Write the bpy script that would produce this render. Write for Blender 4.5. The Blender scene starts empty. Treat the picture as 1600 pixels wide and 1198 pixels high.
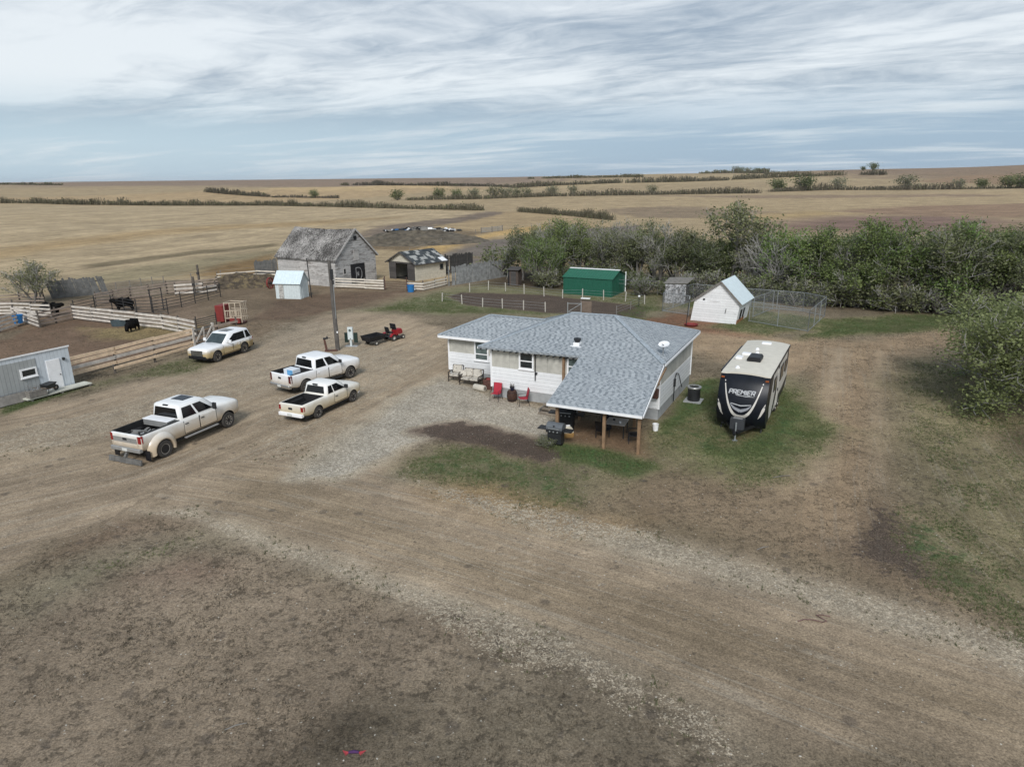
import bpy, bmesh, math, random
import numpy as np
from mathutils import Vector, Matrix

sc = bpy.context.scene
rad = math.radians
# ------------------------------------------------------------------ camera
F_PX, P_X, P_Y, HC = 1066.0, 800.0, 599.0, 12.7     # survey constants of the aerial photograph
PITCH = math.atan(321 / F_PX)
ROLL = math.atan(0.0100)
cam = bpy.data.cameras.new("camera")
cam.sensor_width = 36.0
cam.lens = 36.0 * F_PX / 1600.0
cam.clip_start, cam.clip_end = 0.5, 30000.0
cam_ob = bpy.data.objects.new("camera", cam)
sc.collection.objects.link(cam_ob)
cam_ob.matrix_world = Matrix.Translation((0, 0, HC)) @ Matrix.Rotation(math.pi / 2 - PITCH, 4, 'X') @ Matrix.Rotation(-ROLL, 4, 'Z')
sc.camera = cam_ob
# ------------------------------------------------------------------ exposure
sc.view_settings.view_transform = 'Standard'
sc.view_settings.look = 'None'
sc.view_settings.exposure = 0.84
sc.view_settings.gamma = 1.0
sc.view_settings.use_curve_mapping = False
# ------------------------------------------------------------------ sun
SUN_EL, SUN_AZ = rad(40), rad(186)
sun = bpy.data.lights.new("sun", 'SUN')
sun.energy = 1.5
sun.angle = rad(18)
sun.color = (1.0, 0.985, 0.965)
sun_ob = bpy.data.objects.new("sun", sun)
sc.collection.objects.link(sun_ob)
sd = Vector((math.sin(SUN_AZ) * math.cos(SUN_EL), math.cos(SUN_AZ) * math.cos(SUN_EL), math.sin(SUN_EL)))
sun_ob.rotation_euler = sd.to_track_quat('Z', 'Y').to_euler()
sun_ob.location = sd * 60

# ------------------------------------------------------------------ node helpers
def lin(c):
    return tuple(((v / 255) / 12.92 if v / 255 <= .04045 else ((v / 255 + .055) / 1.055) ** 2.4) for v in c)

class NT:
    def __init__(s, nt):
        s.nt = nt; s.N = nt.nodes; s.L = nt.links
    def put(s, sock, v):
        if hasattr(v, 'is_output'): s.L.new(v, sock)
        elif isinstance(v, (tuple, list)) and len(v) == 3 and sock.type == 'RGBA': sock.default_value = (*v, 1)
        else: sock.default_value = v
    def node(s, t, out=0, ins=None, **kw):
        n = s.N.new(t)
        for k, v in kw.items(): setattr(n, k, v)
        for k, v in (ins or {}).items(): s.put(n.inputs[k], v)
        return n.outputs[out]
    def m(s, op, a, b=0.0, c=None, clamp=False):
        n = s.N.new('ShaderNodeMath'); n.operation = op; n.use_clamp = clamp
        s.put(n.inputs[0], a); s.put(n.inputs[1], b)
        if c is not None: s.put(n.inputs[2], c)
        return n.outputs[0]
    def mix(s, f, a, b, blend='MIX'):
        n = s.N.new('ShaderNodeMix'); n.data_type = 'RGBA'; n.blend_type = blend
        s.put(n.inputs[0], f); s.put(n.inputs[6], a); s.put(n.inputs[7], b)
        return n.outputs[2]
    def noise(s, vec, scale, detail=4, rough=.55, dist=0., out=0):
        return s.node('ShaderNodeTexNoise', out, {'Vector': vec, 'Scale': scale, 'Detail': detail, 'Roughness': rough, 'Distortion': dist})
    def ramp(s, f, lo, hi, a=0., b=1.):
        n = s.N.new('ShaderNodeMapRange'); n.interpolation_type = 'SMOOTHSTEP'
        s.put(n.inputs[0], f); s.put(n.inputs[1], lo); s.put(n.inputs[2], hi); s.put(n.inputs[3], a); s.put(n.inputs[4], b)
        return n.outputs[0]
    def xyz(s, v):
        n = s.N.new('ShaderNodeSeparateXYZ'); s.put(n.inputs[0], v); return n.outputs
    def comb(s, x, y, z):
        n = s.N.new('ShaderNodeCombineXYZ'); s.put(n.inputs[0], x); s.put(n.inputs[1], y); s.put(n.inputs[2], z); return n.outputs[0]
    def scale(s, v, sx, sy, sz):
        n = s.N.new('ShaderNodeVectorMath'); n.operation = 'MULTIPLY'; s.put(n.inputs[0], v); n.inputs[1].default_value = (sx, sy, sz); return n.outputs[0]

# ------------------------------------------------------------------ world: overcast sky with streaked cloud
world = bpy.data.worlds.new("World")
sc.world = world
world.use_nodes = True
world.node_tree.nodes.clear()
w = NT(world.node_tree)
skyt = w.N.new('ShaderNodeTexSky')
skyt.sky_type = 'NISHITA'; skyt.sun_disc = False
skyt.sun_elevation = SUN_EL; skyt.sun_rotation = SUN_AZ
skyt.altitude = 600; skyt.dust_density = 2.0
bg_sky = w.node('ShaderNodeBackground', 0, {'Color': skyt.outputs[0], 'Strength': 0.10})
d = w.node('ShaderNodeTexCoord', 0)
dx, dy, dz = w.xyz(d)
zz = w.m('ADD', w.m('MAXIMUM', dz, 0.0), 0.075)
pu = w.m('DIVIDE', dx, zz); pv = w.m('DIVIDE', dy, zz)
ca, sa = math.cos(rad(63)), math.sin(rad(63))
# cloud-deck plane coordinates: s runs along the streaks, c across them
cs = w.m('SUBTRACT', w.m('MULTIPLY', pv, ca), w.m('MULTIPLY', pu, sa))
cc = w.m('ADD', w.m('MULTIPLY', pu, ca), w.m('MULTIPLY', pv, sa))
warp = w.noise(w.comb(w.m('MULTIPLY', cs, .5), cc, 3.), .9, 3)
cc2 = w.m('ADD', cc, w.m('MULTIPLY', w.m('SUBTRACT', warp, .5), 1.1))
big = w.noise(w.comb(w.m('MULTIPLY', cs, .20), w.m('MULTIPLY', cc2, .50), 1.7), 1.0, 4, .5, .3)
mid = w.noise(w.comb(w.m('MULTIPLY', cs, .95), w.m('MULTIPLY', cc2, 1.9), 5.2), 1.45, 9, .60, .3)
fine = w.noise(w.comb(w.m('MULTIPLY', cs, 2.5), w.m('MULTIPLY', cc2, 4.2), 9.), 2.6, 8, .62, .3)
cl = w.m('ADD', w.m('ADD', w.m('MULTIPLY', big, .62), w.m('MULTIPLY', mid, .50)), w.m('MULTIPLY', fine, .11))
# brighter thin cloud ahead-left, denser greyer deck ahead-right and overhead
side = w.ramp(dx, -.55, .35)
lowb = w.ramp(dz, .04, .13)
band = w.m('MULTIPLY', w.ramp(dz, .05, .11), w.ramp(dz, .30, .14))
thr = w.m('ADD', cl, w.m('MULTIPLY', w.m('SUBTRACT', band, .55), w.m('MULTIPLY', w.m('SUBTRACT', 1.0, side), .20)))
f = w.ramp(thr, .49, .80)
ccol = w.mix(f, lin((150, 166, 183)), lin((236, 242, 246)))
hcol = w.mix(side, lin((190, 211, 225)), lin((160, 184, 206)))
hstr = w.ramp(w.noise(w.comb(w.m('MULTIPLY', cs, .34), w.m('MULTIPLY', cc2, .95), 2.), 1.2, 5, .6), .45, .74)
hcol = w.mix(w.m('MULTIPLY', hstr, .8), hcol, lin((222, 231, 238)))
col = w.mix(lowb, hcol, ccol)
bg_cl = w.node('ShaderNodeBackground', 0, {'Color': col, 'Strength': 0.555})
mixs = w.node('ShaderNodeMixShader', 0, {0: 0.93, 1: bg_sky, 2: bg_cl})
w.node('ShaderNodeOutputWorld', 0, {})if False else w.L.new(mixs, w.N.new('ShaderNodeOutputWorld').inputs[0])

# ------------------------------------------------------------------ object helpers
def link(o):
    sc.collection.objects.link(o); return o

def tag(o, label=None, cat=None, group=None, kind=None):
    if label: o['label'] = label
    if cat: o['category'] = cat
    if group: o['group'] = group
    if kind: o['kind'] = kind
    return o

def empty(name, loc=(0, 0, 0), rz=0.0, label=None, cat=None, group=None):
    o = bpy.data.objects.new(name, None)
    o.empty_display_size = .3
    o.location = loc; o.rotation_euler = (0, 0, rz)
    link(o)
    return tag(o, label, cat, group)

def copy_tree(o, parent=None):
    c = o.copy(); link(c)
    if parent: c.parent = parent
    for ch in list(o.children): copy_tree(ch, c)
    return c

class MB:
    """collects shapes into one mesh"""
    def __init__(s): s.v = []; s.f = []; s.mi = []
    def add(s, vs, fs, mi=0):
        b = len(s.v); s.v += [tuple(map(float, q)) for q in vs]; s.f += [tuple(b + i for i in q) for q in fs]; s.mi += [mi] * len(fs); return s
    def hexa(s, P, mi=0):
        return s.add(P, [(3, 2, 1, 0), (4, 5, 6, 7), (0, 1, 5, 4), (1, 2, 6, 5), (2, 3, 7, 6), (3, 0, 4, 7)], mi)
    def box(s, c, d, rz=0., mi=0, M=None):
        hx, hy, hz_ = d[0] / 2, d[1] / 2, d[2] / 2
        q = [(-hx, -hy, -hz_), (hx, -hy, -hz_), (hx, hy, -hz_), (-hx, hy, -hz_), (-hx, -hy, hz_), (hx, -hy, hz_), (hx, hy, hz_), (-hx, hy, hz_)]
        R = M or Matrix.Rotation(rz, 3, 'Z')
        return s.hexa([tuple(R @ Vector(p) + Vector(c)) for p in q], mi)
    def bx(s, x0, x1, y0, y1, z0, z1, mi=0):
        return s.hexa([(x0, y0, z0), (x1, y0, z0), (x1, y1, z0), (x0, y1, z0), (x0, y0, z1), (x1, y0, z1), (x1, y1, z1), (x0, y1, z1)], mi)
    def bar(s, a, b, wd, ht=None, mi=0):
        a, b = Vector(a), Vector(b); t = (b - a).normalized()
        up = Vector((0, 0, 1)) if abs(t.z) < .9 else Vector((0, 1, 0))
        sd_ = t.cross(up).normalized() * wd / 2; u = sd_.cross(t).normalized() * (ht or wd) / 2
        return s.hexa([a - sd_ - u, a + sd_ - u, a + sd_ + u, a - sd_ + u, b - sd_ - u, b + sd_ - u, b + sd_ + u, b - sd_ + u], mi)
    def tube(s, pts, rs, n=6, mi=0, cap=True):
        pts = [Vector(p) for p in pts]
        if not isinstance(rs, (list, tuple)): rs = [rs] * len(pts)
        b = len(s.v); prev = None
        for i, p_ in enumerate(pts):
            t = (pts[min(i + 1, len(pts) - 1)] - pts[max(i - 1, 0)]).normalized()
            if prev is None:
                a = t.orthogonal().normalized()
            else:
                a = (prev - t * prev.dot(t)).normalized()
            prev = a; c = t.cross(a)
            for k in range(n):
                an = 2 * math.pi * k / n
                s.v.append(tuple(p_ + (a * math.cos(an) + c * math.sin(an)) * rs[i]))
        for i in range(len(pts) - 1):
            for k in range(n):
                k2 = (k + 1) % n
                s.f.append((b + i * n + k, b + i * n + k2, b + (i + 1) * n + k2, b + (i + 1) * n + k)); s.mi.append(mi)
        if cap:
            s.f.append(tuple(b + k for k in range(n))[::-1]); s.mi.append(mi)
            e = b + (len(pts) - 1) * n
            s.f.append(tuple(e + k for k in range(n))); s.mi.append(mi)
        return s
    def lathe(s, prof, n=20, c=(0, 0, 0), axis='Z', mi=0, cap=True):
        """prof: (radius, height) pairs turned about an axis through c"""
        b = len(s.v)
        for r, h in prof:
            for k in range(n):
                a = 2 * math.pi * k / n; x, y = r * math.cos(a), r * math.sin(a)
                q = (x, y, h) if axis == 'Z' else ((x, h, y) if axis == 'Y' else (h, x, y))
                s.v.append((q[0] + c[0], q[1] + c[1], q[2] + c[2]))
        for i in range(len(prof) - 1):
            for k in range(n):
                k2 = (k + 1) % n
                s.f.append((b + i * n + k, b + i * n + k2, b + (i + 1) * n + k2, b + (i + 1) * n + k)); s.mi.append(mi)
        if not cap: return s
        s.f.append(tuple(b + k for k in range(n))[::-1]); s.mi.append(mi)
        e = b + (len(prof) - 1) * n
        s.f.append(tuple(e + k for k in range(n))); s.mi.append(mi)
        return s
    def prism(s, poly, ext, mi=0):
        """poly: 3-D outline, ext: extrusion vector"""
        n = len(poly); A = [Vector(p) for p in poly]; B = [p + Vector(ext) for p in A]
        return s.add(A + B, [tuple(range(n))[::-1], tuple(range(n, 2 * n))] + [(i, (i + 1) % n, n + (i + 1) % n, n + i) for i in range(n)], mi)
    def loft(s, rings, mi=0):
        n = len(rings[0]); b = len(s.v)
        for r in rings: s.v += [tuple(map(float, p)) for p in r]
        for i in range(len(rings) - 1):
            for k in range(n):
                k2 = (k + 1) % n
                s.f.append((b + i * n + k, b + i * n + k2, b + (i + 1) * n + k2, b + (i + 1) * n + k)); s.mi.append(mi)
        s.f.append(tuple(b + k for k in range(n))[::-1]); s.mi.append(mi)
        e = b + (len(rings) - 1) * n
        s.f.append(tuple(e + k for k in range(n))); s.mi.append(mi)
        return s
    def blob(s, c, r, n=8, m=6, jit=0., rng=random, mi=0):
        prof = []
        b = len(s.v)
        for i in range(m + 1):
            t = math.pi * i / m
            for k in range(n):
                a = 2 * math.pi * k / n; j = 1 + rng.uniform(-jit, jit)
                s.v.append((c[0] + r[0] * math.sin(t) * math.cos(a) * j, c[1] + r[1] * math.sin(t) * math.sin(a) * j, c[2] - r[2] * math.cos(t) * j))
        for i in range(m):
            for k in range(n):
                k2 = (k + 1) % n
                s.f.append((b + i * n + k, b + i * n + k2, b + (i + 1) * n + k2, b + (i + 1) * n + k)); s.mi.append(mi)
        return s
    def build(s, name, mat, parent=None, bevel=0., smooth=None, label=None, fix=True, seg=1):
        bm = bmesh.new()
        vs = [bm.verts.new(v) for v in s.v]
        for f, mi in zip(s.f, s.mi):
            try:
                q = bm.faces.new([vs[i] for i in f]); q.material_index = mi
            except ValueError: pass
        if fix:
            bmesh.ops.remove_doubles(bm, verts=bm.verts, dist=1e-5)
            bmesh.ops.recalc_face_normals(bm, faces=bm.faces)
        if bevel:
            es = [e for e in bm.edges if len(e.link_faces) == 2 and e.calc_face_angle(0) > .5]
            bmesh.ops.bevel(bm, geom=es, offset=bevel, segments=seg, affect='EDGES', clamp_overlap=True)
        finish(bm, smooth)
        me = bpy.data.meshes.new(name); bm.to_mesh(me); bm.free()
        for m_ in (mat if isinstance(mat, (list, tuple)) else [mat]): me.materials.append(m_)
        o = bpy.data.objects.new(name, me); link(o)
        if parent: o.parent = parent
        if label: o['label'] = label
        return o

def finish(bm, smooth=None):
    """metre-scaled planar UVs (u level, v up the slope) and smoothing by angle"""
    uvl = bm.loops.layers.uv.verify()
    Z = Vector((0, 0, 1))
    bm.normal_update()
    for f in bm.faces:
        n = f.normal
        u = Z.cross(n) if abs(n.z) < .985 else Vector((1, 0, 0))
        if u.length < 1e-6: u = Vector((1, 0, 0))
        u.normalize()
        v = n.cross(u)
        for l in f.loops: l[uvl].uv = (l.vert.co.dot(u), l.vert.co.dot(v))
        f.smooth = smooth is not None
    if smooth is not None:
        for e in bm.edges:
            e.smooth = e.calc_face_angle(3.2) < smooth if len(e.link_faces) == 2 else False

def boolean(o, cutters):
    for c in cutters:
        md = o.modifiers.new('cut', 'BOOLEAN'); md.operation = 'DIFFERENCE'; md.solver = 'EXACT'; md.object = c; md.material_mode = 'INDEX'
    dg = bpy.context.evaluated_depsgraph_get()
    dg.update()
    bm = bmesh.new(); bm.from_mesh(o.evaluated_get(dg).to_mesh())
    o.modifiers.clear()
    finish(bm, .85)
    bm.to_mesh(o.data); bm.free()
    for c in cutters:
        me = c.data; bpy.data.objects.remove(c); bpy.data.meshes.remove(me)
    return o

# ------------------------------------------------------------------ materials
MATS = {}
def mat(name, color, rough=.7, metal=0., var=.12, vscale=3., bump=0., bscale=20., spec=.4, build=None):
    """plain painted / raw surface with mottling; build(nt, col, uv, pos) may return a richer colour and height"""
    if name in MATS: return MATS[name]
    m_ = bpy.data.materials.new(name); m_.use_nodes = True; m_.node_tree.nodes.clear()
    t = NT(m_.node_tree); MATS[name] = m_
    uv = t.node('ShaderNodeUVMap'); pos = t.node('ShaderNodeTexCoord', 3)
    c = tuple(color)
    n1 = t.noise(pos, vscale, 5, .6)
    colr = t.mix(1.0, (c[0], c[1], c[2], 1), t.node('ShaderNodeCombineColor', 0, {i: t.ramp(n1, .25, .75, 1 - var, 1 + var) for i in range(3)}), 'MULTIPLY')
    h = None
    if build: 
        r_ = build(t, colr, uv, pos)
        colr, h = r_ if isinstance(r_, tuple) else (r_, None)
    b = t.N.new('ShaderNodeBsdfPrincipled')
    t.put(b.inputs['Base Color'], colr); b.inputs['Roughness'].default_value = rough; b.inputs['Metallic'].default_value = metal
    b.inputs['Specular IOR Level'].default_value = spec
    if bump or h is not None:
        hh = h if h is not None else t.noise(pos, bscale, 4)
        t.L.new(t.node('ShaderNodeBump', 0, {'Strength': bump or .5, 'Distance': .03, 'Height': hh}), b.inputs['Normal'])
    o = t.N.new('ShaderNodeOutputMaterial'); t.L.new(b.outputs[0], o.inputs[0])
    return m_

def boards(width, gap=.07, axis=1, dark=.35, tone=.2):
    """board courses of the given width along one UV axis, each board its own tone"""
    def f_(t, c, uv, pos):
        q = t.xyz(uv)
        a = t.m('DIVIDE', q[axis], width); fr = t.m('FRACT', a); fl = t.m('FLOOR', a)
        rnd = t.node('ShaderNodeTexWhiteNoise', 0, {'Vector': t.comb(fl, t.m('FLOOR', t.m('DIVIDE', q[1 - axis], 3.1)), 0.)}, noise_dimensions='3D')
        c = t.mix(1., c, t.node('ShaderNodeCombineColor', 0, {i: t.ramp(rnd, 0., 1., 1 - tone, 1 + tone) for i in range(3)}), 'MULTIPLY')
        g_ = t.m('LESS_THAN', fr, gap)
        return t.mix(t.m('MULTIPLY', g_, 1 - dark), c, (.03, .028, .025)), fr
    return f_

def peeled(width, wood, amount=.5, tone=.08, axis=1):
    """painted boards with paint worn off in streaks showing the wood"""
    base = boards(width, .06, axis, .4, tone)
    def f_(t, c, uv, pos):
        c, h = base(t, c, uv, pos)
        q = t.xyz(uv)
        v = t.comb(t.m('MULTIPLY', q[1 - axis], .55), t.m('MULTIPLY', q[axis], 3.2), 0.)
        n = t.noise(v, 1.5, 6, .68)
        n = t.m('ADD', n, t.m('MULTIPLY', t.m('SUBTRACT', t.noise(pos, .35, 2), .5), .35))
        k = t.ramp(n, .72 - .3 * amount, .80 - .3 * amount)
        return t.mix(k, c, wood), h
    return f_
# ------------------------------------------------------------------ terrain heights
def sstep(a, b, x):
    t = np.clip((x - a) / (b - a), 0, 1); return t * t * (3 - 2 * t)

def hz(x, y):
    x = np.asarray(x, float); y = np.asarray(y, float)
    r = np.hypot(x, y); yy = np.maximum(y, 1.0)
    az = np.where(y > 0, x / yy, np.sign(x) * 3)
    Z = np.interp(az, [-1.6, -.784, -.59, -.34, 0, .294, .53, .784, 1.6], [8, 9.6, 11.4, 12.4, 13.3, 17.2, 20.5, 25.5, 30])
    z = Z * sstep(380, 1450, r)
    z = z - (z - 4) * .55 * sstep(1650, 2600, r)
    fz = np.interp(az, [-1.6, -.784, -.4, 0, .4, .784, 1.6], [14, 15, 17, 18, 36, 52, 60])
    k = sstep(3000, 5200, r); z = z * (1 - k) + fz * k
    z = z + 1.3 * np.sin(x / 83 + 1) * np.sin(y / 61 + .6) * sstep(170, 330, r) * (1 - sstep(1500, 2000, r))
    def hump(cx, cy, sx, sy, a): return a * np.exp(-((x - cx) / sx) ** 2 - ((y - cy) / sy) ** 2)
    z = z + hump(-95, 690, 70, 90, 4.2) + hump(-235, 640, 90, 80, 3.0) + hump(330, 420, 120, 60, 3.2) + hump(60, 300, 60, 40, 1.6)
    z = z + hump(-150, 175, 70, 26, 1.1) + hump(-30, 142, 26, 12, .8)
    return z * (y > -50)

def G(px, py, z=None):
    """where the line of sight of a surveyed photo point meets the ground (or the level z)"""
    a = (px - P_X) / F_PX; b = -(py - P_Y) / F_PX
    u = a * math.cos(ROLL) + b * math.sin(ROLL); v = -a * math.sin(ROLL) + b * math.cos(ROLL)
    c, s = math.cos(PITCH), math.sin(PITCH)
    d_ = (u, c + v * s, -s + v * c)
    if z is not None or py > 400:
        t = ((z or 0) - HC) / d_[2]
        return Vector((d_[0] * t, d_[1] * t, z or 0))
    t = 60.0; prev = t
    while t < 9000:
        if HC + d_[2] * t < float(hz(d_[0] * t, d_[1] * t)): break
        prev = t; t *= 1.01
    lo, hi = prev, t
    for _ in range(24):
        m_ = (lo + hi) / 2
        if HC + d_[2] * m_ < float(hz(d_[0] * m_, d_[1] * m_)): hi = m_
        else: lo = m_
    t = hi
    return Vector((d_[0] * t, d_[1] * t, float(hz(d_[0] * t, d_[1] * t))))

# ------------------------------------------------------------------ terrain grid
def axis_pts(a, b, step, out_lo, out_hi, mid, g=1.045):
    core = list(np.arange(a, b + 1e-6, step))
    def grow(p0, lim, sgn):
        res = []; s_ = step; p_ = p0
        while (p_ < lim if sgn > 0 else p_ > lim):
            s_ = min(s_ * g, mid) if abs(p_) < 900 else s_ * 1.12
            p_ += sgn * s_; res.append(p_)
        return res
    return np.array(grow(a, out_lo, -1)[::-1] + core + grow(b, out_hi, 1))

gx = axis_pts(-42, 42, .24, -12000, 12000, 6.0)
gy = axis_pts(11, 70, .24, -400, 14000, 14.0, 1.03)
XX, YY = np.meshgrid(gx, gy)
shape = XX.shape
X, Y = XX.ravel(), YY.ravel()
NV = X.size
R_ = np.hypot(X, Y)

_rs = np.random.RandomState(7)
_lat = _rs.rand(256, 256)
def vnoise(x, y, s):
    x = x / s + 91.3; y = y / s + 17.7
    i = np.floor(x).astype(int); j = np.floor(y).astype(int); fx = x - i; fy = y - j
    fx = fx * fx * (3 - 2 * fx); fy = fy * fy * (3 - 2 * fy)
    a = _lat[i % 256, j % 256]; b = _lat[(i + 1) % 256, j % 256]; c = _lat[i % 256, (j + 1) % 256]; e = _lat[(i + 1) % 256, (j + 1) % 256]
    return (a * (1 - fx) + b * fx) * (1 - fy) + (c * (1 - fx) + e * fx) * fy
def fnoise(x, y, s): return .55 * vnoise(x, y, s) + .28 * vnoise(x, y, s * .43) + .17 * vnoise(x, y, s * .19)

KA = 1.27      # sunless sky + soft sun: what a photographed tone means as a base colour
def alb(c): return np.array(lin(c)) * KA

COL = np.tile(alb((112, 100, 83)), (NV, 1))
A = {k: np.zeros(NV) for k in ('gravel', 'green', 'soil', 'clump', 'streak', 'lane')}
A['clump'][:] = .8
FN = fnoise(X, Y, 5.0) - .5
FN2 = fnoise(X, Y, 1.6) - .5

def sdf(P):
    """signed distance (inside positive) of the grid points near polygon P (world xy)"""
    P = np.array([(p_[0], p_[1]) for p_ in P]); lo, hi = P.min(0), P.max(0)
    pad = 6 + .12 * np.abs(np.concatenate([lo, hi])).max()
    idx = np.nonzero((X > lo[0] - pad) & (X < hi[0] + pad) & (Y > lo[1] - pad) & (Y < hi[1] + pad))[0]
    x, y = X[idx], Y[idx]; ins = np.zeros(len(idx), bool); dd = np.full(len(idx), 1e18)
    for i in range(len(P)):
        (x0, y0), (x1, y1) = P[i], P[(i + 1) % len(P)]
        ex, ey = x1 - x0, y1 - y0; L2 = ex * ex + ey * ey + 1e-12
        t = np.clip(((x - x0) * ex + (y - y0) * ey) / L2, 0, 1)
        dd = np.minimum(dd, (x - x0 - t * ex) ** 2 + (y - y0 - t * ey) ** 2)
        cr = ((y0 > y) != (y1 > y)) & (x < (x1 - x0) * (y - y0) / (y1 - y0 + 1e-15) + x0)
        ins ^= cr
    return idx, np.where(ins, 1, -1) * np.sqrt(dd)

def paint(poly, color=None, fe=None, jit=None, **at):
    """lay a ground cover over a surveyed outline; fe feather in metres, jit ragged-edge depth"""
    P = [G(*q) for q in poly]
    dist = np.mean([math.hypot(p_.x, p_.y) for p_ in P])
    fe = fe * 1.7 if fe is not None else max(.8, dist * .014)
    jit = jit * 1.6 if jit is not None else max(1.9, dist * .025)
    idx, d_ = sdf(P)
    k = sstep(-fe, fe, d_ + (FN[idx] * 1.3 + FN2[idx] * .6) * jit)
    if color is not None:
        COL[idx] = COL[idx] * (1 - k[:, None]) + alb(color) * k[:, None]
    for n, v in at.items(): A[n][idx] = A[n][idx] * (1 - k) + v * k
    return idx, k

def lane(poly, line, w=1.0, inside=None):
    """within poly, lane coordinate = distance from the guide line (drives ruts and stubble rows)"""
    P = [G(*q) for q in poly]; idx, d_ = sdf(P)
    L = [G(*q) for q in line]; x, y = X[idx], Y[idx]; best = np.full(len(idx), 1e18)
    for a, b in zip(L, L[1:]):
        ex, ey = b.x - a.x, b.y - a.y; L2 = ex * ex + ey * ey
        t = ((x - a.x) * ex + (y - a.y) * ey) / L2
        if a is not L[0]: t = np.maximum(t, 0)
        if b is not L[-1]: t = np.minimum(t, 1)
        q = (x - a.x - t * ex) ** 2 + (y - a.y - t * ey) ** 2
        best = np.minimum(best, q)
    m_ = d_ > -1
    A['lane'][idx[m_]] = np.sqrt(best[m_])

# ---- far fields
STUB, FALL = (158, 140, 112), (120, 103, 88)
far = Y > 60
COL[far] = alb((150, 132, 104)); A['clump'][far] = .25; A['streak'][far] = .5
A['lane'] = Y * .8 + X * .35
paint([(-500, 285.5), (-500, 291), (95, 292), (330, 291), (560, 292), (830, 288), (900, 279), (900, 270), (500, 277), (100, 282)], (128, 111, 95), streak=.3)
paint([(1090, 270), (1220, 269), (1420, 280), (1600, 285), (2200, 285), (2200, 240), (1600, 255), (1340, 260)], (128, 110, 92), streak=.35)
paint([(1420, 284), (1600, 289), (2200, 292), (2200, 278), (1600, 272), (1500, 275)], (134, 112, 90))
paint([(640, 303), (850, 296), (1000, 288), (1200, 284), (1420, 281), (1180, 272), (1040, 277), (900, 283), (760, 293)], (156, 138, 108), streak=.3)
paint([(0, 309), (330, 299), (520, 294), (700, 292), (820, 292), (640, 302), (560, 310), (420, 318), (0, 317)], (158, 136, 105), streak=.4)
paint([(420, 294), (560, 291), (700, 290.5), (690, 294), (560, 298), (470, 300)], (168, 145, 110))
# near-left stubble, with its long curved rows
leftf = [(-700, 330), (-200, 320), (0, 319), (420, 321), (755, 330), (700, 343), (610, 356), (560, 362), (520, 380), (430, 400), (300, 425), (180, 440), (60, 455), (-300, 500), (-900, 560)]
paint(leftf, STUB, streak=1., clump=.2)
lane(leftf, [(-300, 470), (100, 440), (330, 405), (480, 378), (620, 352), (760, 331)])
paint([(-100, 470), (60, 448), (180, 420), (300, 404), (440, 388), (520, 372), (440, 398), (430, 425), (300, 428), (180, 442), (70, 452)], (134, 122, 96), fe=3, streak=.9, clump=.6)
paint([(-100, 400), (120, 372), (330, 352), (480, 346), (640, 338), (500, 352), (330, 360), (130, 384), (-100, 420)], (152, 130, 97), fe=4)
paint([(130, 414), (300, 392), (430, 380), (440, 384), (300, 398), (140, 420)], (112, 100, 78), fe=.8, jit=.6)
paint([(300, 425), (420, 398), (432, 405), (430, 430), (330, 436)], (118, 96, 66), fe=1.5)
paint([(165, 462), (330, 438), (335, 446), (250, 455), (170, 472)], (176, 152, 104), fe=.6, jit=.8)
# strips behind the barn and the summer fallow
paint([(540, 380), (600, 360), (700, 343), (780, 330), (860, 335), (960, 350), (880, 372), (780, 392), (700, 402), (620, 392)], (150, 130, 100), streak=.5)
paint([(600, 352), (700, 341), (760, 331), (790, 332), (640, 362), (560, 372), (530, 372)], (112, 99, 86), streak=.9)
paint([(540, 377), (640, 360), (760, 362), (700, 378), (660, 392), (560, 392)], (116, 100, 78), clump=1., jit=2)
paint([(690, 398), (740, 378), (860, 362), (1000, 352), (1010, 375), (880, 400), (760, 420), (700, 415)], (108, 99, 90), streak=.6)
paint([(620, 396), (700, 376), (790, 359), (860, 350), (862, 357), (780, 368), (700, 390), (650, 408)], (168, 140, 95), fe=.8, jit=1., streak=0, clump=.8)
# fields to the right behind the shelter belt
rf = [(760, 323), (860, 312), (1000, 307), (1240, 301), (1600, 299), (2200, 300), (2200, 360), (1600, 352), (1300, 345), (1000, 345), (860, 335)]
paint(rf, (154, 135, 106), streak=.7)
lane(rf, [(700, 330), (1000, 320), (1200, 322), (1600, 312), (2200, 305)])
paint([(940, 327), (1050, 322), (1280, 333), (1180, 342), (1000, 340)], (128, 112, 92), streak=.6)
paint([(1000, 306), (1240, 305), (1500, 303), (1600, 306), (1340, 309), (1180, 310)], (132, 114, 94), fe=3)
paint([(1120, 338), (1280, 330), (1330, 334), (1230, 342), (1140, 348)], (156, 134, 98), fe=6)
paint([(1180, 352), (1300, 338), (1500, 336), (1600, 346), (1600, 365), (1450, 368), (1300, 362), (1240, 366)], (116, 95, 84), streak=.9, fe=9)
paint([(1300, 330), (1420, 322), (1600, 318), (2200, 318), (2200, 345), (1600, 340), (1420, 337)], (132, 110, 90), streak=.6)
paint([(1330, 368), (1420, 366), (1600, 374), (1600, 384), (1400, 382)], (172, 152, 124))
paint([(1440, 377), (1600, 387), (1900, 400), (1900, 420), (1500, 400)], (96, 80, 72))
paint([(740, 402), (1100, 380), (1330, 380), (1600, 392), (2200, 420), (2200, 520), (1560, 505), (1400, 470), (1050, 440), (820, 430)], (122, 106, 80), clump=1, streak=.2)
# ---- farmyard
paint([(-300, 500), (60, 462), (180, 440), (330, 436), (440, 432), (600, 440), (700, 440), (800, 425), (1050, 435), (1300, 470), (1540, 490), (1800, 540), (2600, 900), (2600, 2600), (-1500, 2600)],
      (116, 104, 86), clump=.9, streak=.15)
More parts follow.
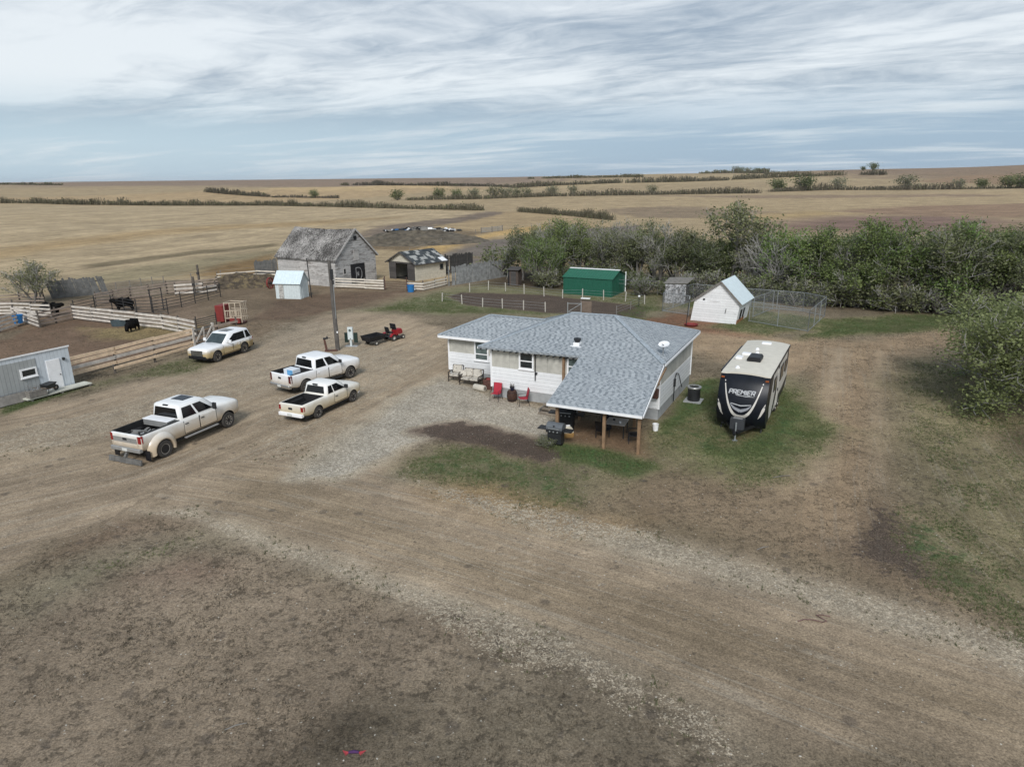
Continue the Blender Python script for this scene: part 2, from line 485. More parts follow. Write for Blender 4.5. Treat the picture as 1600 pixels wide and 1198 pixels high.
# barnyard & corrals
paint([(180, 480), (340, 440), (430, 440), (520, 450), (640, 440), (690, 452), (600, 480), (520, 482), (400, 530), (330, 500)], (112, 97, 79), clump=.7)
paint([(420, 470), (560, 455), (640, 455), (560, 476), (430, 500), (390, 500)], (100, 83, 68), jit=2)
paint([(-200, 560), (0, 528), (110, 500), (330, 508), (400, 512), (300, 540), (120, 582), (0, 600), (-300, 640)], (106, 87, 71), clump=.6, jit=2)
paint([(130, 512), (200, 508), (330, 512), (300, 522), (160, 528)], (128, 112, 80), jit=2)
paint([(-100, 505), (0, 490), (110, 482), (110, 498), (0, 520)], (112, 94, 76))
paint([(110, 470), (220, 460), (300, 470), (330, 500), (230, 495), (120, 480)], (112, 96, 80))
# compacted yard and the drive
DIRT = (142, 126, 106)
yard = [(-400, 720), (0, 640), (120, 618), (230, 590), (330, 575), (420, 535), (480, 500), (560, 486), (640, 492), (690, 510), (700, 600), (720, 660), (640, 700), (620, 735), (800, 778), (900, 800), (1100, 850),
        (1300, 902), (1600, 1000), (2200, 1190), (2200, 1500), (1640, 1198), (1250, 1215), (1000, 1075), (800, 992), (640, 930), (480, 868), (320, 815), (240, 802), (120, 850), (0, 912), (-500, 1150)]
paint(yard, DIRT, fe=.7, jit=1.6, clump=.12, streak=.85, gravel=.17)
lane([(-400, 500), (900, 440), (1000, 740), (700, 760), (300, 800), (-400, 1100)], [(-500, 800), (-100, 730), (150, 680), (330, 620), (480, 565), (600, 520), (720, 470)])
lane([(180, 830), (330, 740), (640, 690), (2300, 990), (2300, 1900), (1000, 1300)], [(-100, 740), (240, 748), (420, 772), (700, 840), (1000, 930), (1300, 1030), (1600, 1130), (2200, 1330)])
paint([(380, 720), (520, 762), (800, 880), (1150, 960), (1600, 1090), (1600, 1160), (1150, 1050), (800, 935), (500, 830), (330, 790)], (128, 113, 93), fe=1.)
paint([(-100, 680), (130, 650), (300, 600), (420, 570), (560, 560), (640, 600), (600, 660), (480, 700), (200, 720), (-100, 740)], (146, 130, 109), fe=1.5)
paint([(500, 540), (560, 500), (640, 500), (690, 520), (690, 600), (600, 640)], (150, 133, 111), fe=1.5)
# gravel
GR = (160, 149, 131)
paint([(690, 588), (640, 606), (575, 652), (470, 722), (452, 748), (520, 752), (602, 716), (650, 692), (700, 678), (800, 676), (852, 686), (884, 664), (872, 640), (780, 620), (740, 600)], GR, fe=.5, jit=.9, gravel=.80, streak=.1, clump=0)
paint([(420, 500), (560, 500), (690, 560), (640, 610), (560, 650), (430, 650), (300, 600), (360, 560)], gravel=.56, fe=2)
paint([(-60, 690), (130, 640), (300, 600), (420, 600), (330, 640), (180, 680), (0, 720)], gravel=.58, fe=1.)
paint([(440, 640), (560, 650), (470, 720), (400, 740), (380, 700)], gravel=.50, fe=1.5)
paint([(225, 800), (300, 794), (400, 826), (480, 858), (660, 920), (830, 985), (1000, 1060), (975, 1066), (800, 998), (620, 940), (460, 882), (350, 840), (290, 812)], (152, 140, 122), fe=.45, jit=.55, gravel=.66, streak=0, clump=.1)
paint([(760, 985), (900, 1030), (1120, 1120), (1240, 1198), (1160, 1215), (1000, 1120), (840, 1040)], (134, 122, 105), fe=1.2, gravel=.6)
paint([(620, 742), (720, 768), (800, 784), (900, 802), (1050, 838), (1200, 880), (1400, 935), (1600, 1000), (1700, 1040), (1600, 1046), (1380, 985), (1150, 918), (950, 858), (820, 826), (720, 790)], (150, 138, 120), fe=.5, jit=.6, gravel=.64, streak=.2, clump=.1)
paint([(100, 840), (240, 806), (320, 820), (230, 840), (60, 890)], (110, 92, 76), fe=.8)
# bottom-left rough pasture
paint([(-300, 1000), (0, 925), (130, 860), (240, 815), (320, 830), (480, 884), (640, 946), (800, 1006), (1000, 1100), (1200, 1215), (-600, 1500)], (126, 112, 95), fe=.6, clump=1., streak=.1)
paint([(0, 930), (140, 870), (300, 840), (340, 850), (230, 880), (40, 960)], (122, 114, 94), green=.22, fe=1.2)
paint([(180, 860), (300, 832), (340, 845), (260, 872), (150, 890)], green=.40, fe=1.)
paint([(200, 900), (300, 870), (330, 890), (250, 930)], (98, 80, 68), fe=1.)
paint([(480, 1140), (560, 1110), (600, 1140), (520, 1190), (440, 1185)], (84, 75, 63), fe=.5)
paint([(860, 1060), (1000, 1120), (1150, 1215), (600, 1215), (700, 1120)], (104, 95, 80), fe=2)
# garden side
paint([(560, 486), (620, 470), (700, 452), (800, 438), (1040, 462), (1010, 500), (860, 494), (720, 492)], (112, 108, 82), green=.34, fe=1.2, clump=.5, streak=0)
paint([(580, 484), (640, 468), (700, 458), (720, 472), (840, 488), (760, 490), (640, 486)], green=.50, fe=.8)
paint([(694, 463), (722, 457), (850, 461), (1012, 480), (1004, 496), (850, 488), (730, 477)], (88, 76, 66), fe=.3, jit=.5, soil=.8, green=0., clump=.2)
paint([(960, 490), (1010, 474), (1030, 482), (990, 506)], green=.50, fe=.5)
paint([(1000, 500), (1070, 490), (1240, 520), (1150, 534), (1040, 514)], (118, 88, 68), fe=.6, jit=1.4)
paint([(1100, 512), (1190, 486), (1285, 500), (1262, 518), (1200, 526)], (112, 108, 78), green=.45, fe=.8)
paint([(1285, 502), (1400, 492), (1520, 494), (1470, 520), (1320, 524), (1240, 534)], (112, 110, 76), green=.58, fe=1.)
paint([(1040, 452), (1060, 480), (1180, 486), (1200, 462)], (116, 108, 76), green=.5, fe=1.)
paint([(1000, 510), (1290, 535), (1480, 520), (1400, 560), (1240, 590), (1110, 560), (1040, 530)], (142, 122, 98), fe=1.2, clump=.4, streak=.3)
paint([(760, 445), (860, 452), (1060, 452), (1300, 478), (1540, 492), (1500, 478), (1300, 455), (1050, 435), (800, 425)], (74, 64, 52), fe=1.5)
# right side: trailer lawn, two-track lane, rough grass
paint([(1040, 660), (1120, 600), (1260, 590), (1300, 700), (1240, 780), (1100, 830), (960, 800), (900, 760), (900, 720)], (118, 110, 84), green=.36, fe=1.5, clump=.6, streak=0)
paint([(900, 790), (1000, 740), (1180, 740), (1400, 780), (1440, 880), (1560, 980), (1300, 900), (1050, 836)], (122, 106, 86), green=.16, fe=1.5, clump=.8, streak=0)
tr = [(1270, 530), (1330, 540), (1470, 516), (1500, 524), (1410, 560), (1385, 640), (1395, 740), (1430, 860), (1420, 900), (1290, 850), (1240, 760), (1270, 640)]
paint(tr, (143, 123, 99), fe=.9, jit=1.4, green=0., clump=.75, streak=.5)
lane(tr, [(1300, 540), (1300, 640), (1290, 740), (1300, 900)])
for ru in ([(1302, 545), (1320, 545), (1306, 640), (1296, 760), (1262, 760), (1282, 640)], [(1368, 545), (1390, 550), (1383, 640), (1392, 760), (1362, 760), (1362, 640)]): paint(ru, (153, 135, 112), fe=.5, jit=.6, clump=.1, streak=.4)
paint([(1290, 600), (1385, 600), (1395, 720), (1400, 780), (1320, 780)], soil=.45, fe=1.5)
paint([(1372, 770), (1400, 800), (1440, 870), (1440, 895), (1370, 890), (1310, 850), (1340, 815)], (96, 83, 70), soil=.78, fe=1.)
paint([(1150, 640), (1200, 620), (1280, 690), (1200, 750), (1160, 730)], green=.5, fe=1.2)
rr_ = [(1400, 560), (1480, 560), (1600, 640), (1900, 760), (1900, 1100), (1600, 960), (1460, 860), (1410, 760), (1385, 640)]
paint(rr_, (122, 112, 86), green=.34, fe=1.2, clump=.7, streak=.5)
lane(rr_, [(1380, 560), (1400, 680), (1440, 800), (1600, 960)])
paint([(1400, 770), (1450, 830), (1540, 920), (1600, 950), (1600, 985), (1470, 900), (1410, 840)], green=.55, fe=1.)
paint([(1540, 670), (1800, 650), (1800, 760), (1600, 720)], (84, 72, 58), fe=1.)
paint([(640, 712), (700, 690), (770, 692), (860, 722), (915, 744), (900, 790), (840, 802), (740, 772), (630, 744)], (104, 98, 74), green=.52, fe=.8, clump=.6, streak=0)
paint([(644, 672), (720, 658), (850, 690), (880, 705), (850, 722), (760, 696), (690, 690)], (92, 76, 66), fe=.4, jit=.8, soil=.8, gravel=0., green=0)
paint([(740, 770), (840, 800), (960, 820), (900, 830), (760, 800), (660, 765)], (136, 112, 82), fe=1., green=0.)
LUSH = dict(green=.66, clump=.2, streak=0, gravel=0.)
paint([(850, 690), (930, 702), (1012, 728), (985, 742), (900, 722)], (72, 92, 48), fe=.4, jit=.6, **LUSH)
paint([(1024, 660), (1074, 606), (1112, 596), (1120, 630), (1080, 662), (1040, 674)], (72, 92, 48), fe=.5, jit=.8, **LUSH)
paint([(1070, 690), (1120, 640), (1230, 590), (1290, 650), (1282, 700), (1215, 735), (1130, 715)], (100, 100, 68), fe=1.4, jit=2.6, green=.40, clump=.5, streak=0)
paint([(1090, 668), (1118, 640), (1150, 690), (1110, 694)], (84, 98, 54), fe=.7, jit=1.6, **LUSH)
paint([(1190, 664), (1222, 606), (1252, 640), (1244, 680), (1210, 704), (1176, 700)], (84, 98, 54), fe=1., jit=2.2, **LUSH)
paint([(1118, 660), (1160, 590), (1225, 600), (1196, 672), (1150, 690)], (84, 76, 54), fe=.5, green=.3)
paint([(1060, 650), (1115, 650), (1140, 690), (1080, 690)], (108, 100, 74), green=.5, fe=.8)
paint([(880, 662), (905, 655), (1000, 668), (1008, 712), (950, 698), (885, 688)], (112, 92, 72), fe=.4, jit=.4, green=0., gravel=0., clump=.3, soil=.2)
paint([(0, 632), (118, 600), (136, 608), (60, 630), (0, 652)], (92, 92, 66), green=.6, fe=.3, jit=.5)
paint([(118, 602), (230, 572), (330, 552), (380, 540), (300, 580), (200, 596), (128, 618)], (108, 101, 78), green=.36, fe=.5, jit=1.)

COL *= (1 + .16 * (fnoise(X, Y, 9.)[:, None] - .5) * 2)
Zt = hz(X, Y)
Zt = Zt + (fnoise(X, Y, 2.2) - .5) * .05 * sstep(9, 14, Y) * (1 - sstep(80, 120, R_)) * np.clip(A['clump'], 0, 1) * (1 - np.clip(A['green'], 0, 1))

me = bpy.data.meshes.new("ground")
ny, nx = shape
ii = np.arange(NV).reshape(shape)
quads = np.stack([ii[:-1, :-1], ii[:-1, 1:], ii[1:, 1:], ii[1:, :-1]], -1).reshape(-1, 4)
me.vertices.add(NV); me.vertices.foreach_set('co', np.stack([X, Y, Zt], 1).ravel())
nq = len(quads)
me.loops.add(nq * 4); me.loops.foreach_set('vertex_index', quads.ravel().astype(np.int32))
me.polygons.add(nq); me.polygons.foreach_set('loop_start', np.arange(0, nq * 4, 4, dtype=np.int32)); me.polygons.foreach_set('loop_total', np.full(nq, 4, np.int32))
me.polygons.foreach_set('use_smooth', np.ones(nq, bool))
me.update(calc_edges=True)
ca_ = me.attributes.new('cover', 'FLOAT_COLOR', 'POINT')
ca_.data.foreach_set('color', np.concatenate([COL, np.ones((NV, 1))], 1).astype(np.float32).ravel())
for k, v in A.items():
    at = me.attributes.new(k, 'FLOAT', 'POINT'); at.data.foreach_set('value', v.astype(np.float32))

gm = bpy.data.materials.new("ground_cover"); gm.use_nodes = True; gm.node_tree.nodes.clear()
t = NT(gm.node_tree)
pos = t.node('ShaderNodeTexCoord', 3)
def attr(n, o=2): return t.node('ShaderNodeAttribute', o, attribute_name=n)
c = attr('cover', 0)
gv, gn, so, cp, st, ln = [attr(k) for k in ('gravel', 'green', 'soil', 'clump', 'streak', 'lane')]
px_, py_, pz_ = t.xyz(pos)
dist = t.node('ShaderNodeVectorMath', 1, {0: pos}, operation='LENGTH')
nearf = t.ramp(dist, 95., 45.)
# macro, clump and grain noises (metres)
n_mac = t.noise(pos, .13, 5, .6)
n_cl = t.noise(pos, 1.6, 9, .72, .35)
n_cl2 = t.noise(pos, 5.2, 6, .7, .2)
n_gr = t.noise(pos, 17., 4, .7)
def gain(col, f): return t.mix(1., col, t.node('ShaderNodeCombineColor', 0, {i: f for i in range(3)}), 'MULTIPLY')
c = gain(c, t.ramp(n_mac, .3, .7, .86, 1.14))
# ruts, tyre tracks, stubble rows: fine variation across the lane coordinate, long along it
def rows(fr, al, lo, hi): return t.noise(t.comb(t.m('MULTIPLY', ln, fr), t.m('MULTIPLY', px_, al), t.m('MULTIPLY', py_, al)), 1., 5, .6)
r1 = rows(1.3, .10, 0, 1); r2 = rows(4.2, .16, 0, 1); r3 = rows(.22, .012, 0, 1)
fr_ = t.ramp(dist, 70., 160.)
rn = t.m('ADD', t.m('MULTIPLY', r1, .6), t.m('MULTIPLY', r2, .4))
rfar = t.m('ADD', t.m('MULTIPLY', r1, .62), t.m('MULTIPLY', r3, .38))
rr = t.m('ADD', t.m('MULTIPLY', rn, t.m('SUBTRACT', 1., fr_)), t.m('MULTIPLY', rfar, fr_))
c = gain(c, t.m('ADD', 1., t.m('MULTIPLY', st, t.ramp(rr, .34, .66, -.24, .20))))
# narrow pale windrows of fine gravel thrown up between the wheel tracks
rg = t.m('ABSOLUTE', t.m('SUBTRACT', t.noise(t.comb(t.m('MULTIPLY', ln, 1.7), t.m('MULTIPLY', px_, .045), t.m('MULTIPLY', py_, .045)), 1., 3, .5), .5))
c = t.mix(t.m('MULTIPLY', t.m('MULTIPLY', t.ramp(rg, .022, .006), st), t.m('MULTIPLY', nearf, .42)), c, (.36, .315, .25))
# dark matted clumps in the dry sward
k = t.m('MULTIPLY', cp, t.ramp(t.m('ADD', t.m('MULTIPLY', n_cl, .55), t.m('MULTIPLY', n_cl2, .45)), .49, .43))
c = t.mix(t.m('MULTIPLY', k, .70), c, t.mix(.5, (.070, .058, .044), gain(c, .45)))
k2 = t.m('MULTIPLY', cp, t.ramp(n_cl2, .56, .68))
c = t.mix(t.m('MULTIPLY', k2, .35), c, (.30, .262, .205))
# scattered clods and hoof marks
vo3 = t.N.new('ShaderNodeTexVoronoi'); t.L.new(t.mix(.12, pos, t.noise(pos, 3., 3, .6, 0, 1)), vo3.inputs['Vector']); vo3.inputs['Scale'].default_value = .95
cr_ = t.node('ShaderNodeSeparateColor', 0, {0: vo3.outputs['Color']})
kk = t.m('MULTIPLY', t.ramp(vo3.outputs['Distance'], .20, .10), t.m('MULTIPLY', t.m('GREATER_THAN', cr_, .62), nearf))
c = t.mix(t.m('MULTIPLY', kk, .55), c, (.10, .082, .066))
# soil
sm = t.ramp(t.m('ADD', so, t.m('MULTIPLY', t.m('SUBTRACT', n_cl, .5), 2.1)), .52, .62)
c = t.mix(t.m('MULTIPLY', sm, .85), c, gain((.095, .072, .056), t.ramp(n_gr, .3, .7, .6, 1.4)))
# grass
gm_ = t.ramp(t.m('ADD', gn, t.m('MULTIPLY', t.m('SUBTRACT', t.m('ADD', t.m('MULTIPLY', n_cl, .65), t.m('MULTIPLY', n_cl2, .35)), .5), 1.7)), .40, .66)
gcol = t.mix(t.ramp(t.m('ADD', gn, t.m('MULTIPLY', t.m('SUBTRACT', n_cl, .5), .8)), .40, .85), t.mix(t.ramp(n_mac, .35, .65), (.120, .122, .064), (.088, .112, .050)), (.046, .108, .030))
gcol = gain(gcol, t.ramp(t.noise(pos, 7., 5, .75), .28, .72, .45, 1.5))
c = t.mix(t.m('MULTIPLY', gm_, .92), c, gcol)
# gravel
vor = t.N.new('ShaderNodeTexVoronoi'); t.L.new(pos, vor.inputs['Vector']); vor.inputs['Scale'].default_value = 10.
stone = t.node('ShaderNodeSeparateColor', 0, {0: vor.outputs['Color']})
vor2 = t.N.new('ShaderNodeTexVoronoi'); t.L.new(pos, vor2.inputs['Vector']); vor2.inputs['Scale'].default_value = 26.
stone2 = t.node('ShaderNodeSeparateColor', 1, {0: vor2.outputs['Color']})
gmask = t.ramp(t.m('ADD', gv, t.m('MULTIPLY', t.m('SUBTRACT', t.m('ADD', t.m('MULTIPLY', n_cl2, .5), t.m('MULTIPLY', n_cl, .5)), .5), 1.5)), .30, .74)
sm_ = t.m('ADD', t.m('MULTIPLY', stone, .55), t.m('MULTIPLY', stone2, .45))
gcol2 = t.mix(t.ramp(sm_, .15, .9), (.20, .165, .12), (.52, .44, .33))
far_g = t.ramp(dist, 30., 60.)
pick = t.m('GREATER_THAN', t.m('ADD', t.m('MULTIPLY', stone2, .7), t.m('MULTIPLY', stone, .3)), t.m('SUBTRACT', 1., t.m('MULTIPLY', gmask, .80)))
pick = t.m('ADD', t.m('MULTIPLY', pick, t.m('SUBTRACT', 1., far_g)), t.m('MULTIPLY', t.m('MULTIPLY', gmask, .72), far_g))
gcol2 = t.mix(t.ramp(gv, .62, .78), gcol2, t.mix(t.ramp(sm_, .15, .9), (.24, .208, .165), (.56, .50, .405)))
c = t.mix(t.m('MULTIPLY', pick, .92), c, gcol2)
# loose pale stones and dark crumbs everywhere, fine grain
c = t.mix(t.m('MULTIPLY', t.m('GREATER_THAN', stone2, .9982), t.m('MULTIPLY', nearf, .8)), c, (.55, .51, .44))
c = t.mix(t.m('MULTIPLY', t.m('GREATER_THAN', stone, .985), t.m('MULTIPLY', nearf, .45)), c, (.10, .085, .07))
c = gain(c, t.ramp(n_gr, .28, .72, .66, 1.36))
c = gain(c, t.ramp(t.noise(pos, 6.3, 6, .75), .30, .70, .80, 1.20))
c = gain(c, t.ramp(t.noise(pos, .62, 5, .7, .6), .32, .68, .86, 1.12))
bs = t.N.new('ShaderNodeBsdfPrincipled'); t.L.new(c, bs.inputs['Base Color']); bs.inputs['Roughness'].default_value = .95; bs.inputs['Specular IOR Level'].default_value = .12
hgt_ = t.m('ADD', t.m('ADD', t.m('MULTIPLY', n_cl, t.m('ADD', .25, t.m('MULTIPLY', cp, .9))), t.m('MULTIPLY', n_gr, .22)), t.m('ADD', t.m('MULTIPLY', t.m('MULTIPLY', stone, gmask), .35), t.m('MULTIPLY', t.m('MULTIPLY', rr, st), .9)))
bp = t.node('ShaderNodeBump', 0, {'Strength': t.m('MULTIPLY', nearf, .75), 'Distance': .12, 'Height': hgt_})
t.L.new(bp, bs.inputs['Normal'])
t.L.new(bs.outputs[0], t.N.new('ShaderNodeOutputMaterial').inputs[0])
me.materials.append(gm)
ground = link(bpy.data.objects.new("ground", me))
ground['kind'] = 'structure'
# ------------------------------------------------------------------ building materials
def bclr(*c): return tuple(alb(c))
def shingle_build(t, c, uv, pos):
    q = t.xyz(uv)
    row = t.m('FLOOR', t.m('DIVIDE', q[1], .125))
    off = t.node('ShaderNodeTexWhiteNoise', 0, {'W': row}, noise_dimensions='1D')
    cx = t.m('ADD', t.m('DIVIDE', q[0], .17), t.m('MULTIPLY', off, 7.))
    rnd = t.node('ShaderNodeTexWhiteNoise', 0, {'Vector': t.comb(t.m('FLOOR', cx), row, 0.)}, noise_dimensions='3D')
    dash = t.m('LESS_THAN', t.m('FRACT', t.m('MULTIPLY', cx, .5)), .42)
    patch = t.m('MULTIPLY', t.m('SUBTRACT', t.noise(pos, .5, 3), .5), .3)
    tone = t.m('ADD', t.m('ADD', t.m('MULTIPLY', rnd, .42), patch), t.m('MULTIPLY', t.m('MAXIMUM', t.m('SUBTRACT', 1., dash), t.m('LESS_THAN', rnd, .30)), .50), clamp=True)
    c2 = t.mix(tone, (.120, .130, .138), (.46, .48, .485))
    fr = t.m('FRACT', t.m('DIVIDE', q[1], .125))
    c2 = t.mix(t.m('MULTIPLY', t.m('LESS_THAN', fr, .13), .45), c2, (.05, .055, .06))
    return t.mix(.16, c2, t.mix(1., c, (.9, 1., 1.1), 'MULTIPLY')), fr
M_SHINGLE = mat('asphalt_shingle', (.34, .38, .41), .9, build=shingle_build, bump=.35)
M_CAP = mat('ridge_shingle', (.33, .37, .40), .9, vscale=8, var=.3)
WOODGREY = (.27, .25, .23)
M_WHITEBOARD = mat('peeling_white_siding', (.87, .88, .885), .75, var=.05, build=peeled(.21, WOODGREY, .19, .04), bump=.5)
M_BEIGE = mat('bare_sheathing', (.50, .485, .43), .85, build=boards(1.22, .012, 0, .5, .05), var=.16, vscale=2.)
M_CONC = mat('foundation_concrete', (.36, .37, .37), .9, var=.14)
M_WHITE = mat('white_trim', (.87, .87, .87), .6, var=.06)
M_GLASS = mat('window_glass', (.018, .024, .026), .12, var=.4, spec=.6)
M_GLASSG = mat('curtained_glass', (.10, .13, .125), .25, var=.3, spec=.5)
M_WOOD = mat('brown_post_timber', (.26, .165, .095), .8, var=.22, vscale=5)
M_DECK = mat('weathered_deck', (.27, .225, .175), .85, build=boards(.14, .1, 1, .4, .2))
M_DARK = mat('dark_metal', (.022, .023, .025), .5, var=.3)
M_BLACK = mat('black_plastic', (.012, .012, .014), .45, var=.3)
M_RUST = mat('rusty_iron', (.105, .05, .038), .85, var=.35, vscale=9)
M_STEEL = mat('galvanised_steel', (.42, .44, .45), .45, .6, var=.12)
M_GREYPOST = mat('grey_timber', (.20, .185, .165), .9, var=.25, vscale=4)

def window(parent, P, ud, nd, u0, u1, z0, z1, fm=None, pm=None, fw=.10, label=None, mull=None):
    """P origin, ud along-wall unit, nd outward unit (2-D tuples)"""
    fm, pm = fm or M_WHITE, pm or M_GLASS
    def q(u, n, z): return (P[0] + ud[0] * u + nd[0] * n, P[1] + ud[1] * u + nd[1] * n, z)
    def slab(mb, a, b, c, d_, n0, n1): mb.hexa([q(a, n0, c), q(b, n0, c), q(b, n1, c), q(a, n1, c), q(a, n0, d_), q(b, n0, d_), q(b, n1, d_), q(a, n1, d_)])
    mb = MB()
    slab(mb, u0, u1, z0, z0 + fw, .002, .06); slab(mb, u0, u1, z1 - fw, z1, .002, .06)
    slab(mb, u0, u0 + fw, z0 + fw, z1 - fw, .002, .058); slab(mb, u1 - fw, u1, z0 + fw, z1 - fw, .002, .058)
    if mull: slab(mb, u0 + fw, u1 - fw, mull - .03, mull + .03, .002, .05)
    w_ = mb.build('window', fm, parent, label=label)
    mp = MB(); slab(mp, u0 + fw, u1 - fw, z0 + fw, z1 - fw, .004, .03); mp.build('pane', pm, w_)
    ms = MB(); slab(ms, u0 - .04, u1 + .04, z0 - .05, z0 - .003, .002, .10); ms.build('sill', fm, w_)
    return w_

def plane_slab(mb, pts, th=.12):
    P = [Vector(p) for p in pts]; n = (P[1] - P[0]).cross(P[2] - P[0]).normalized()
    if n.z < 0: n = -n
    if len(P) == 4:       # keep warped old roofs as two clean triangles per side
        A_ = P; B_ = [p - Vector((0, 0, th)) for p in P]
        mb.add(A_ + B_, [(0, 1, 2), (0, 2, 3), (6, 5, 4), (7, 6, 4), (0, 4, 5, 1), (1, 5, 6, 2), (2, 6, 7, 3), (3, 7, 4, 0)])
    else: mb.prism(P, Vector((0, 0, -th)))

# ------------------------------------------------------------------ farmhouse
house = empty('farmhouse', (-1.23, 39.58, 0), -.468, 'low white farmhouse with peeling siding, grey hip roof and open porch', 'house')
mb = MB(); mb.bx(.03, 10.22, .03, 7.57, -.3, .62); mb.bx(-4.97, .03, 3.23, 7.47, -.3, .3); mb.build('foundation', M_CONC, house)
mb = MB()
mb.bx(0, 10.25, 0, 7.6, .62, 1.88); mb.bx(-5, 0, 3.2, 7.5, .3, 1.55)
mb.build('wall', M_WHITEBOARD, house)
mb = MB()
mb.bx(.015, 10.235, .015, 7.585, 1.88, 3.14); mb.bx(-4.985, .015, 3.215, 7.485, 1.55, 2.86)
mb.build('bare_wall', M_BEIGE, house, label='bare beige upper wall where the siding is missing')
for q_ in ((-.05, .05, -.03, .07, .62, 3.1), (10.2, 10.3, -.03, .07, .62, 3.1), (10.19, 10.29, 7.53, 7.63, .62, 3.2), (-5.03, -4.93, 3.17, 3.27, .3, 2.72)):
    MB().bx(*q_).build('corner_board', M_WHITE, house)
fx, fy = (1, 0), (0, -1)
window(house, (0, 0), fx, fy, 1.86, 2.82, 1.95, 3.0, pm=M_GLASS, mull=2.45)
window(house, (0, 0), fx, fy, 4.9, 5.75, 1.95, 3.0, pm=M_GLASSG, mull=2.45)
window(house, (0, 3.2), fx, fy, -2.98, -1.92, 1.17, 2.5, pm=M_GLASSG, mull=1.62)
window(house, (0, 0), fx, fy, 6.6, 7.5, 1.5, 2.8, pm=M_GLASS)
dr = MB().bx(8.1, 9.0, -.05, -.003, .45, 2.45).build('door', M_WHITE, house)
MB().bx(8.2, 8.28, -.10, -.052, 1.35, 1.45).build('handle', M_DARK, dr)
MB().bar((4.72, -.08, 1.55), (4.72, -.08, 3.12), .13).build('post', M_WOOD, house)
MB().tube([(2.93, -.07, 1.36), (2.93, -.07, 3.05)], .035, 6).bx(2.97, 3.05, -.12, -.002, 1.75, 1.85).build('conduit', M_DARK, house)
# roof
FL, FR, BR, BL = (-.65, -.42, 3.11), (10.52, -.42, 3.31), (10.56, 8.05, 3.38), (-.65, 8.05, 3.12)
RL, RR = (3.5, 4.35, 4.62), (6.2, 4.38, 4.66)
mb = MB()
plane_slab(mb, [FL, FR, RR, RL]); plane_slab(mb, [BR, BL, RL, RR]); plane_slab(mb, [FR, BR, RR]); plane_slab(mb, [BL, FL, RL])
W0, W1, WR = (-5.5, 2.75, 2.72), (-5.5, 7.95, 2.72), (-2.9, 5.35, 3.82)
plane_slab(mb, [W0, (1.0, 2.75, 2.74), (1.2, 5.35, 3.82), WR]); plane_slab(mb, [(1.0, 7.95, 2.74), W1, WR, (1.2, 5.35, 3.82)]); plane_slab(mb, [W1, W0, WR])
plane_slab(mb, [(5.82, -.44, 3.215), (10.50, -.44, 3.30), (10.86, -5.38, 2.06), (6.05, -5.46, 2.05)], .09)
roof = mb.build('roof', M_SHINGLE, house)
mb = MB()
for a, b in ((RL, RR), (FL, RL), (FR, RR), (BR, RR), (BL, RL), (W0, WR), (WR, (1.2, 5.35, 3.82))):
    mb.bar(Vector(a) + Vector((0, 0, .012)), Vector(b) + Vector((0, 0, .012)), .26, .05)
mb.build('ridge_cap', M_CAP, roof)
mb = MB()
for a, b, h_ in (((-5.5, 2.72, 2.64), (-.62, 2.72, 2.64), .16), ((-5.53, 2.75, 2.64), (-5.53, 7.9, 2.64), .16), ((6.05, -5.49, 1.985), (10.87, -5.41, 1.99), .13), ((10.9, -5.36, 2.0), (10.55, -.5, 3.22), .12),
                 ((-.69, -.42, 3.05), (-.69, 8.0, 3.05), .12), ((10.6, -.4, 3.24), (10.62, 8.0, 3.30), .12)):
    MB().bar(a, b, .04, h_).build('fascia', M_WHITE, roof)
mb = MB()
for i in range(17):
    u = -.45 + i * .39; mb.bx(u - .03, u + .03, -.50, .012, 2.97, 3.05)
mb.build('rafter_tail', M_DARK, roof)
mb = MB(); mb.box((5.18, .8, 3.50), (.62, .62, .04), 0); mb.bx(5.0, 5.36, .62, .98, 3.44, 3.70)
vb = mb.build('vent_base', M_WHITE, roof); MB().lathe([(.15, 3.70), (.15, 3.80), (.21, 3.82), (.21, 3.92), (.05, 3.96)], 14, (5.18, .8, 0)).build('vent_cap', M_DARK, vb)
# porch frame
for (u, v, z1) in ((10.66, -5.08, 2.0), (8.93, -5.09, 2.0), (6.45, -5.05, 2.0), (6.4, -1.8, 2.78), (9.5, -1.9, 2.8)):
    MB().bx(u - .07, u + .07, v - .07, v + .07, -.1, z1).build('post', M_WOOD, house)
mb = MB(); mb.bx(6.2, 10.8, -5.0, -4.9, 1.80, 1.96); mb.bx(6.3, 10.7, -1.88, -1.80, 2.56, 2.74)
for i in range(8):
    u = 6.25 + i * .63; mb.bar((u, -.5, 3.04 + .01 * i), (u + .03 * i / 4, -5.3, 1.90), .05, .12)
mb.build('porch_beam', M_WOOD, house)
mb = MB().bx(9.92, 10.24, -.35, -.02, 1.30, 1.80); mb.build('meter_box', M_RUST, house, bevel=.02)
mb = MB(); mb.tube([(10.30, 3.2, .15), (10.30, 3.2, 1.5), (10.30, 3.55, 1.75), (10.32, 4.0, 1.62), (10.5, 4.25, .75)], .03, 6); mb.bx(10.26, 10.36, 3.12, 3.28, 1.05, 1.5)
mb.build('conduit', M_DARK, house)
Hrot = Matrix.Translation((-1.23, 39.58, 0)) @ Matrix.Rotation(-.468, 4, 'Z')
def HP(u, v, z=0): return Hrot @ Vector((u, v, z))

st = empty('wooden_steps', HP(4.4, -.9), -.468, 'weathered low wooden steps leading to the porch of the farmhouse', 'steps')
for i in range(3): MB().bx(-.5, 1.7, -.9 + i * .32, -.62 + i * .32, .02 + .14 * i, .10 + .14 * i).build('tread', M_DECK, st)
for x_ in (-.46, 1.6): MB().bx(x_, x_ + .06, -.88, .3, 0, .3).build('stringer', M_GREYPOST, st)

